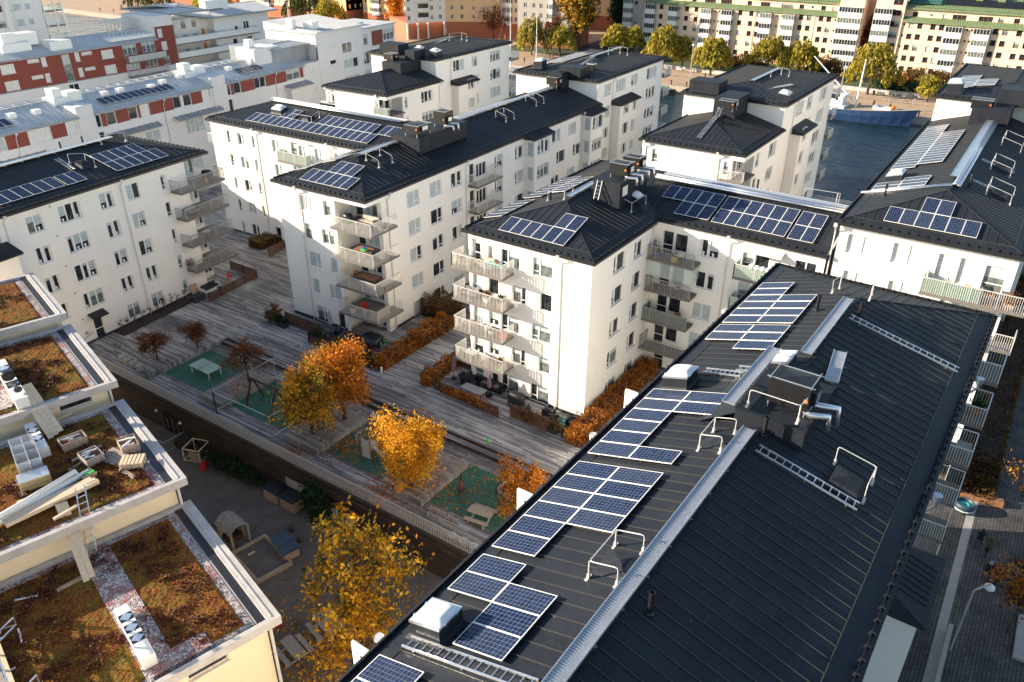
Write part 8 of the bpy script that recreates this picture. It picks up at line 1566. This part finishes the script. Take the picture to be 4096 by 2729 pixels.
sheet('paving_band', -10, 40, -27.75, -27.2, -3.372, 'concrete'); m = MB(); m.box(-12, -2.6, -28.0, -27.75, -3.38, -2.6); m.top('street_wall', M['concrete'], 'low grey wall at the pavement edge below the near eave', 'wall', 'W', (-7, -27.9, -3.38)); m = MB(); m.box(-2.5, 1.5, -32.6, -31.4, -3.38, -3.2); m.top('tree_pit', M['concrete'], 'stone kerb of the tree bed at the street', 'kerb', 'W', (-.5, -32, -3.38))
# ================================================================== people
def person(label, fr, p, head, coat, trous, hair, phase=1, hood=None, sit=False, s=1.0, arm=.3):
    """walking figure grown from a joint skeleton; limbs taper and end in hands with separate fingers"""
    V = {}; E_ = []; Rr = {}
    def j(n, co, r, par=None): V[n] = co; Rr[n] = r; (E_.append((par, n)) if par else None)
    st = .30*phase; kz = .48
    j('pelvis', (0, 0, .95), .15); j('waist', (.0, 0, 1.1), .145, 'pelvis'); j('chest', (.02, 0, 1.32), .165, 'waist'); j('neck', (.03, 0, 1.5), .065, 'chest'); j('jaw', (.05, 0, 1.58), .085, 'neck'); j('head', (.05, 0, 1.68), .105, 'jaw'); j('crown', (.04, 0, 1.76), .07, 'head'); j('nose', (.155, 0, 1.645), .018, 'head')
    for sd, q in ((1, 1), (-1, -1)):
        f = st*q; j('hip%d' % sd, (0, .09*sd, .9), .11, 'pelvis'); j('knee%d' % sd, (f*.55+.05, .10*sd, kz), .07, 'hip%d' % sd); j('ank%d' % sd, (f-.06, .10*sd, .09), .045, 'knee%d' % sd); j('toe%d' % sd, (f+.13, .11*sd, .045), .04, 'ank%d' % sd)
        g = -arm*q*phase; j('sho%d' % sd, (.02, .19*sd, 1.43), .075, 'chest'); j('elb%d' % sd, (g*.4-.02, .25*sd, 1.15), .052, 'sho%d' % sd); j('wri%d' % sd, (g+.06, .25*sd, .92), .034, 'elb%d' % sd); j('palm%d' % sd, (g+.085, .25*sd, .85), .034, 'wri%d' % sd)
        for k in range(4): j('f%d%d' % (sd, k), (g+.07+.018*k, (.25-.004*k)*sd, .80), .009, 'palm%d' % sd); j('g%d%d' % (sd, k), (g+.075+.019*k, (.235-.002*k)*sd, .755+.008*abs(k-1.5)), .008, 'f%d%d' % (sd, k))
        j('th%d' % sd, (g+.125, (.235)*sd, .83), .011, 'palm%d' % sd); j('tt%d' % sd, (g+.14, .225*sd, .79), .009, 'th%d' % sd)
    ks = list(V); ix = {k: i for i, k in enumerate(ks)}
    me = bpy.data.meshes.new('person'); me.from_pydata([V[k] for k in ks], [(ix[a], ix[b]) for a, b in E_], []); tmp = bpy.data.objects.new('tmp', me); COL.objects.link(tmp)
    md = tmp.modifiers.new('s', 'SKIN'); sv = me.skin_vertices[0].data
    for k in ks: sv[ix[k]].radius = (Rr[k], Rr[k]*(.8 if k in ('chest', 'waist', 'pelvis') else 1))
    sv[0].use_root = True; ss = tmp.modifiers.new('u', 'SUBSURF'); ss.levels = 1; ss.render_levels = 1
    dg = bpy.context.evaluated_depsgraph_get(); body = bpy.data.meshes.new_from_object(tmp.evaluated_get(dg)); bpy.data.objects.remove(tmp)
    for mt in (coat, trous, 'skin', hair, 'black'): body.materials.append(M[mt])
    for pl in body.polygons:
        c = pl.center; pl.use_smooth = True; a = abs(c.y)
        pl.material_index = 2 if (c.z > 1.49 and c.z <= 1.69 and c.x > .05) else 3 if c.z > 1.5 else 2 if (a > .2 and c.z < .93 and c.z > .6) else 4 if c.z < .1 else 1 if c.z < .86 else 0
    body.name = 'person'; o = bpy.data.objects.new('person', body); COL.objects.link(o); o.scale = (s, s, s); place(o, fr, p, head); tag(o, label, 'person', 'people out walking')
    if hood:
        m = MB(); m.lathe(0, 0, [(.1, 1.52), (.16, 1.62), (.15, 1.78), (.06, 1.86)], 10); h = bpy.data.objects.new('hood', m.mesh('hood', M[hood], smooth=True)); COL.objects.link(h); h.parent = o; h.location = (-.02, 0, -.05)
    m = MB(); m.tube([(0, 0, .84), (0, 0, .95), (.01, 0, 1.05)], [.175, .18, .165], 10, cap=False); h = bpy.data.objects.new('jacket_hem', m.mesh('jacket_hem', M[coat], smooth=True)); COL.objects.link(h); h.parent = o
    return o
M['skin'] = plain('skin', (.55, .36, .27), .6, 0, .05); M['olive'] = plain('olive_coat', (.08, .085, .05), .85); M['navy'] = plain('navy_coat', (.015, .018, .03), .85); M['jeans'] = plain('blue_jeans', (.05, .07, .12), .85); M['hairdark'] = plain('dark_hair', (.02, .015, .012), .7); M['hairgrey'] = plain('grey_hair', (.4, .38, .36), .7); M['pink'] = plain('pink_jacket', (.6, .12, .15), .8)
person('person in a dark jacket and jeans walking up the street, left of two', 'W', (6.8, -28.35, -3.38), R(15), 'navy', 'jeans', 'hairdark'); person('person in an olive parka with hood walking up the street', 'W', (6.3, -28.95, -3.38), R(10), 'olive', 'black', 'hairdark', -1, 'olive'); person('grey haired person in black under the orange street tree', 'W', (3.7, -29.2, -3.38), R(190), 'navy', 'navy', 'hairgrey'); person('person in a black coat beside the grey haired one', 'W', (3.3, -29.8, -3.38), R(185), 'black', 'navy', 'hairdark', -1)
for k, (lab, x, y, a, c, tr, ph) in enumerate((('person in a pink jacket with a dog on the far quay', 152, 10.7, 200, 'pink', 'navy', 1), ('person in black walking on the quay beside the ship bow', 150, 6.8, 30, 'black', 'black', -1), ('person in blue striding past the park bench', 162.8, 8.2, -70, 'jeans', 'jeans', 1), ('person in dark clothes striding along the stone wall', 164.2, 4.6, -80, 'navy', 'navy', 1), ('companion just behind the one striding along the stone wall', 163.9, 4.1, -80, 'navy', 'hairgrey', -1), ('person in black standing between the willows, left', 164.9, 105.6, 90, 'black', 'black', 1),
    ('person in dark red standing between the willows, right', 166.2, 105.3, 95, 'wood_warm', 'navy', -1), ('person in dark clothes on the quay before the masts', 152.8, 106.8, 20, 'navy', 'jeans', 1), ('pale dressed person by the willow trunk near the masts', 164.4, 111.2, 20, 'fabric_beige', 'fabric_grey', -1), ('person in black on the quay at the tower roof corner', 161, 55, 60, 'black', 'navy', 1), ('person walking on the far left quay, dark coat', 148.9+2, 318, 90, 'navy', 'black', 1), ('person in an orange jacket on the far left quay', 152, 310, 100, 'orange', 'navy', -1), ('second dark person on the far left quay', 153.5, 300, 80, 'black', 'navy', 1), ('person sitting group member by the far left quay railing', 154.5, 294, 80, 'jeans', 'navy', 1))):
    person(lab, 'W', (x, y, -4), R(a), c, tr, 'hairdark', ph)
def dog(label, x, y, rot, mat):
    t = thing('dog', label, 'dog', 'W', (x, y, -4), None, own=True, rot=rot); m = MB(); m.tube([(-.32, 0, .42), (-.15, 0, .42), (.12, 0, .41), (.3, 0, .44), (.4, 0, .56), (.5, 0, .62), (.62, 0, .58), (.7, 0, .56)], [.09, .12, .14, .15, .09, .09, .06, .035], 8); m.tube([(-.32, 0, .46), (-.5, 0, .6)], [.035, .015], 6)
    for a in (-.26, .26):
        for b in (-.08, .08): m.tube([(a, b, .4), (a+(.03 if a > 0 else -.05), b, .2), (a, b, 0)], [.06, .035, .028], 6)
    for b in (-.05, .05): m.face([(.47, b, .66), (.42, b*1.9, .62), (.44, b*1.6, .73)])
    m.part('body', M[mat], t, smooth=True)
dog('white dog on the quay beside the pink jacketed person', 151.4, 9.4, R(-60), 'frame'); dog('small pale dog near the person in black on the quay', 149.9, 6.0, R(-80), 'fabric_beige')
for k, (x, y) in enumerate(((166.3, 12.2), (165.6, 8.4))):
    t = thing('park_bench', ('dark park bench with sitters at the quay willow', 'green park bench along the stone wall')[k], 'bench', 'W', (x, y, -4), None, own=True, rot=R(90)); m = MB(); m.box(-.9, .9, -.22, .22, .42, .48); m.part('seat', M['screen_dark'], t); m = MB(); m.box(-.9, .9, .22, .27, .48, .95); m.part('backrest', M['screen_dark'], t)
    for a in (-.8, .8): m = MB(); m.box(a-.04, a+.04, -.2, .22, 0, .42); m.part('leg', M['black'], t)
simple('litter_bin', 'dark litter bin left of the park bench', 'litter bin', lambda m: m.lathe(0, 0, [(.3, 0), (.32, .9), (.25, 1.0), (.05, 1.05)], 10), M['black'], at=(166.5, 13.8, -4))
for k in range(18):
    y = -12+k*4.2; simple('quay_bollard', 'black mooring bollard at the far quay edge, %s from the right' % ORD[k], 'bollard', lambda m: m.lathe(0, 0, [(.22, 0), (.16, .1), (.16, .9), (.24, .95), (.24, 1.1), (.05, 1.15)], 8), M['black'], at=(149.3, y, -4), group='black bollards on the far quay')
# ================================================================== boats
def hull(m, L, Bm, h, sheer=.5, n=16, mi=0, bow=1., dz=0., taper=.75):
    sec = []
    for k in range(n+1):
        u = k/n; y = -L/2+L*u; wd = Bm/2*min(1, (1-(1-u)**2.4 if u < .5 else 1))*(1-max(0, (u-.62)/.38)**2.0*.98); wd = max(wd, .03); top = h+sheer*(abs(u-.45)/.55)**2; rake = bow*max(0, (u-.8)/.2)
        sec.append([(-wd, y+rake*.9, top), (-wd*.97, y+rake*.6, top*.6), (-wd*taper, y+rake*.2, .05), (0, y, -.4), (wd*taper, y+rake*.2, .05), (wd*.97, y+rake*.6, top*.6), (wd, y+rake*.9, top)])
    i0 = len(m.v)
    for s in sec: m.v += [(a, b, c+dz) for a, b, c in s]
    for k in range(n):
        for j in range(6): m.f.append((i0+k*7+j, i0+k*7+j+1, i0+(k+1)*7+j+1, i0+(k+1)*7+j)); m.m.append(mi)
        m.f.append((i0+k*7, i0+(k+1)*7, i0+(k+1)*7+6, i0+k*7+6)); m.m.append(mi+1)
    m.f.append(tuple(i0+j for j in range(7))); m.m.append(mi)
def ship():
    t = thing('motor_ship', 'blue hulled ship with white deckhouse, mast and boom, moored at the far quay', 'ship', 'W', (144.4, 17, -5.6), None, own=True, rot=R(180)); m = MB(); hull(m, 31, 6.2, 2.6, 1.2, bow=1.6); m.part('hull', [M['ship_blue'], M['oldplank']], t)
    m = MB(); m.box(-3.0, 3.0, -14.5, 2.2, 2.2, 3.2); m.box(-1.3, 1.3, 8, 11.5, 2.6, 3.5); m.part('bulwark', M['white_metal'], t); m = MB(); m.box(-2.2, 2.2, -13, 1.5, 3.2, 5.2); m.box(-2.5, 2.5, -13.3, 1.8, 5.2, 5.35); m.box(-1.8, 1.8, -9, -4, 5.35, 7.2); dk = m.part('deckhouse', M['white_metal'], t)
    m = MB()
    for k in range(9):
        y = -12+k*1.5
        for s in (-1, 1): m.box(s*2.205-.01, s*2.205+.01, y, y+.5, 4.2, 4.75)
    m.part('porthole', M['glass0'], dk); m = MB(); m.tube([(0, 4.0, 2.8), (0, 4.2, 13.0)], [.22, .12], 8); m.part('mast', M['white_metal'], t); m = MB(); m.tube([(0, 3.4, 4.0), (0, -6.8, 12.6)], [.22, .12], 8); m.part('boom', M['white_metal'], t); m = MB(); m.tube([(0, 4.2, 12.8), (0, -6.6, 12.4)], .025, 4); m.tube([(0, 4.2, 12.8), (0, 15.5, 4.2)], .025, 4); m.part('rigging', M['black'], t); m = MB(); m.lathe(0, 8.5, [(.9, 2.8), (1.0, 3.5), (.4, 3.9)], 10); m.part('deck_gear', M['rail_dark'], t); m = MB(); m.lathe(.6, 11.8, [(.3, 3.4), (.6, 3.9), (.2, 4.2)], 9); m.part('orange_buoy', M['orange'], t); m = MB(); m.bar((-1.9, 13.0, 2.2), (-2.15, 13.2, 1.3), .15); m.bar((-2.2, 12.7, 1.25), (-2.1, 13.6, 1.35), .14); m.part('anchor', M['frame'], t)
    m = MB(); hull(m, 4.5, 1.5, .6, .2, 10); o = m.part('dinghy', [M['rail_dark'], M['oldplank']], t); o.location = (-1.2, -9, 5.4)
M['ship_blue'] = plain('ship_blue', (.02, .055, .14), .5, 0, .25, .8); ship()
def sail(label, x, y, L, Bm, hullm, mast, mats, rot=0., boom=True):
    t = thing('sailing_boat', label, 'sailing boat', 'W', (x, y, -5.6), None, own=True, rot=rot); m = MB(); hull(m, L, Bm, 1.1, .4, bow=.8); m.part('hull', [M[hullm], M['oldplank']], t); m = MB(); m.box(-Bm*.28, Bm*.28, -L*.18, L*.15, 1.0, 1.7); m.part('cabin', M['white_metal'], t)
    for my, mh in mats:
        m = MB(); m.tube([(0, my, .8), (0, my, mh)], [.16, .07], 8); m.part('mast', M['white_metal'], t); m = MB(); m.tube([(0, my, mh-.2), (0, L*.5, 1.5)], .03, 4); m.tube([(0, my, mh-.2), (0, -L*.5, 1.5)], .03, 4); m.tube([(0, my, mh*.7), (Bm*.45, my, 1.2)], .025, 4); m.tube([(0, my, mh*.7), (-Bm*.45, my, 1.2)], .025, 4); m.part('rigging', M['rail_dark'], t)
        if boom: m = MB(); m.tube([(0, my-.2, 2.1), (0, my-L*.3, 2.2)], .16, 8); m.part('furled_sail', M['blue' if my > 0 else 'frame'], t)
sail('white two masted sailing ship moored before the willows', 143.0, 100.5, 22, 4.6, 'white_metal', 0, ((4.5, 21), (-4, 17))); sail('small white sailing boat behind the pergola of the red block', 125, 232, 12, 3.4, 'white_metal', 0, ((1, 15),)); sail('sailing boat with tall mast left of the pergola', 128, 262, 13, 3.4, 'white_metal', 0, ((1, 17),)); sail('sailing boat behind the lean-to roof with a slanting mast', 140, 190, 12, 3.2, 'white_metal', 0, ((0, 14),)); sail('black hulled boat at the quay below the tower balconies', 145.8, 62.5, 12, 3.8, 'black', 0, ())
for k, (lab, x, y, c) in enumerate((('dark parked car at the mouth of the shaded street', 188, 98.5, 'black'), ('white parked car under the dark street tree', 206, 101, 'white_metal'), ('second dark parked car by the shaded street', 186, 91.3, 'navy'))):
    t = thing('parked_car', lab, 'car', 'W', (x, y, -3.95), 'cars parked by the shaded street', own=True, rot=R(10)); m = MB(); m.box(-2.1, 2.1, -.86, .86, .3, .8); prof = [(-1.7, .8), (-1.1, 1.42), (.5, 1.45), (1.2, .8)]
    i0 = len(m.v); m.v += [(a, -.78, b) for a, b in prof]+[(a, .78, b) for a, b in prof]; m.f += [(i0, i0+1, i0+2, i0+3), (i0+4, i0+7, i0+6, i0+5)]+[(i0+q, i0+q+4, i0+q+5, i0+q+1) for q in range(3)]; m.m += [1, 1, 1, 0, 1]; m.part('body', [M[c], M['glass0']], t)
    for a in (-1.3, 1.3):
        for b in (-.8, .8): m = MB(); m.tube([(a, b-.1, .33), (a, b+.1, .33)], .33, 12); m.part('wheel', M['rubbertyre'], t)
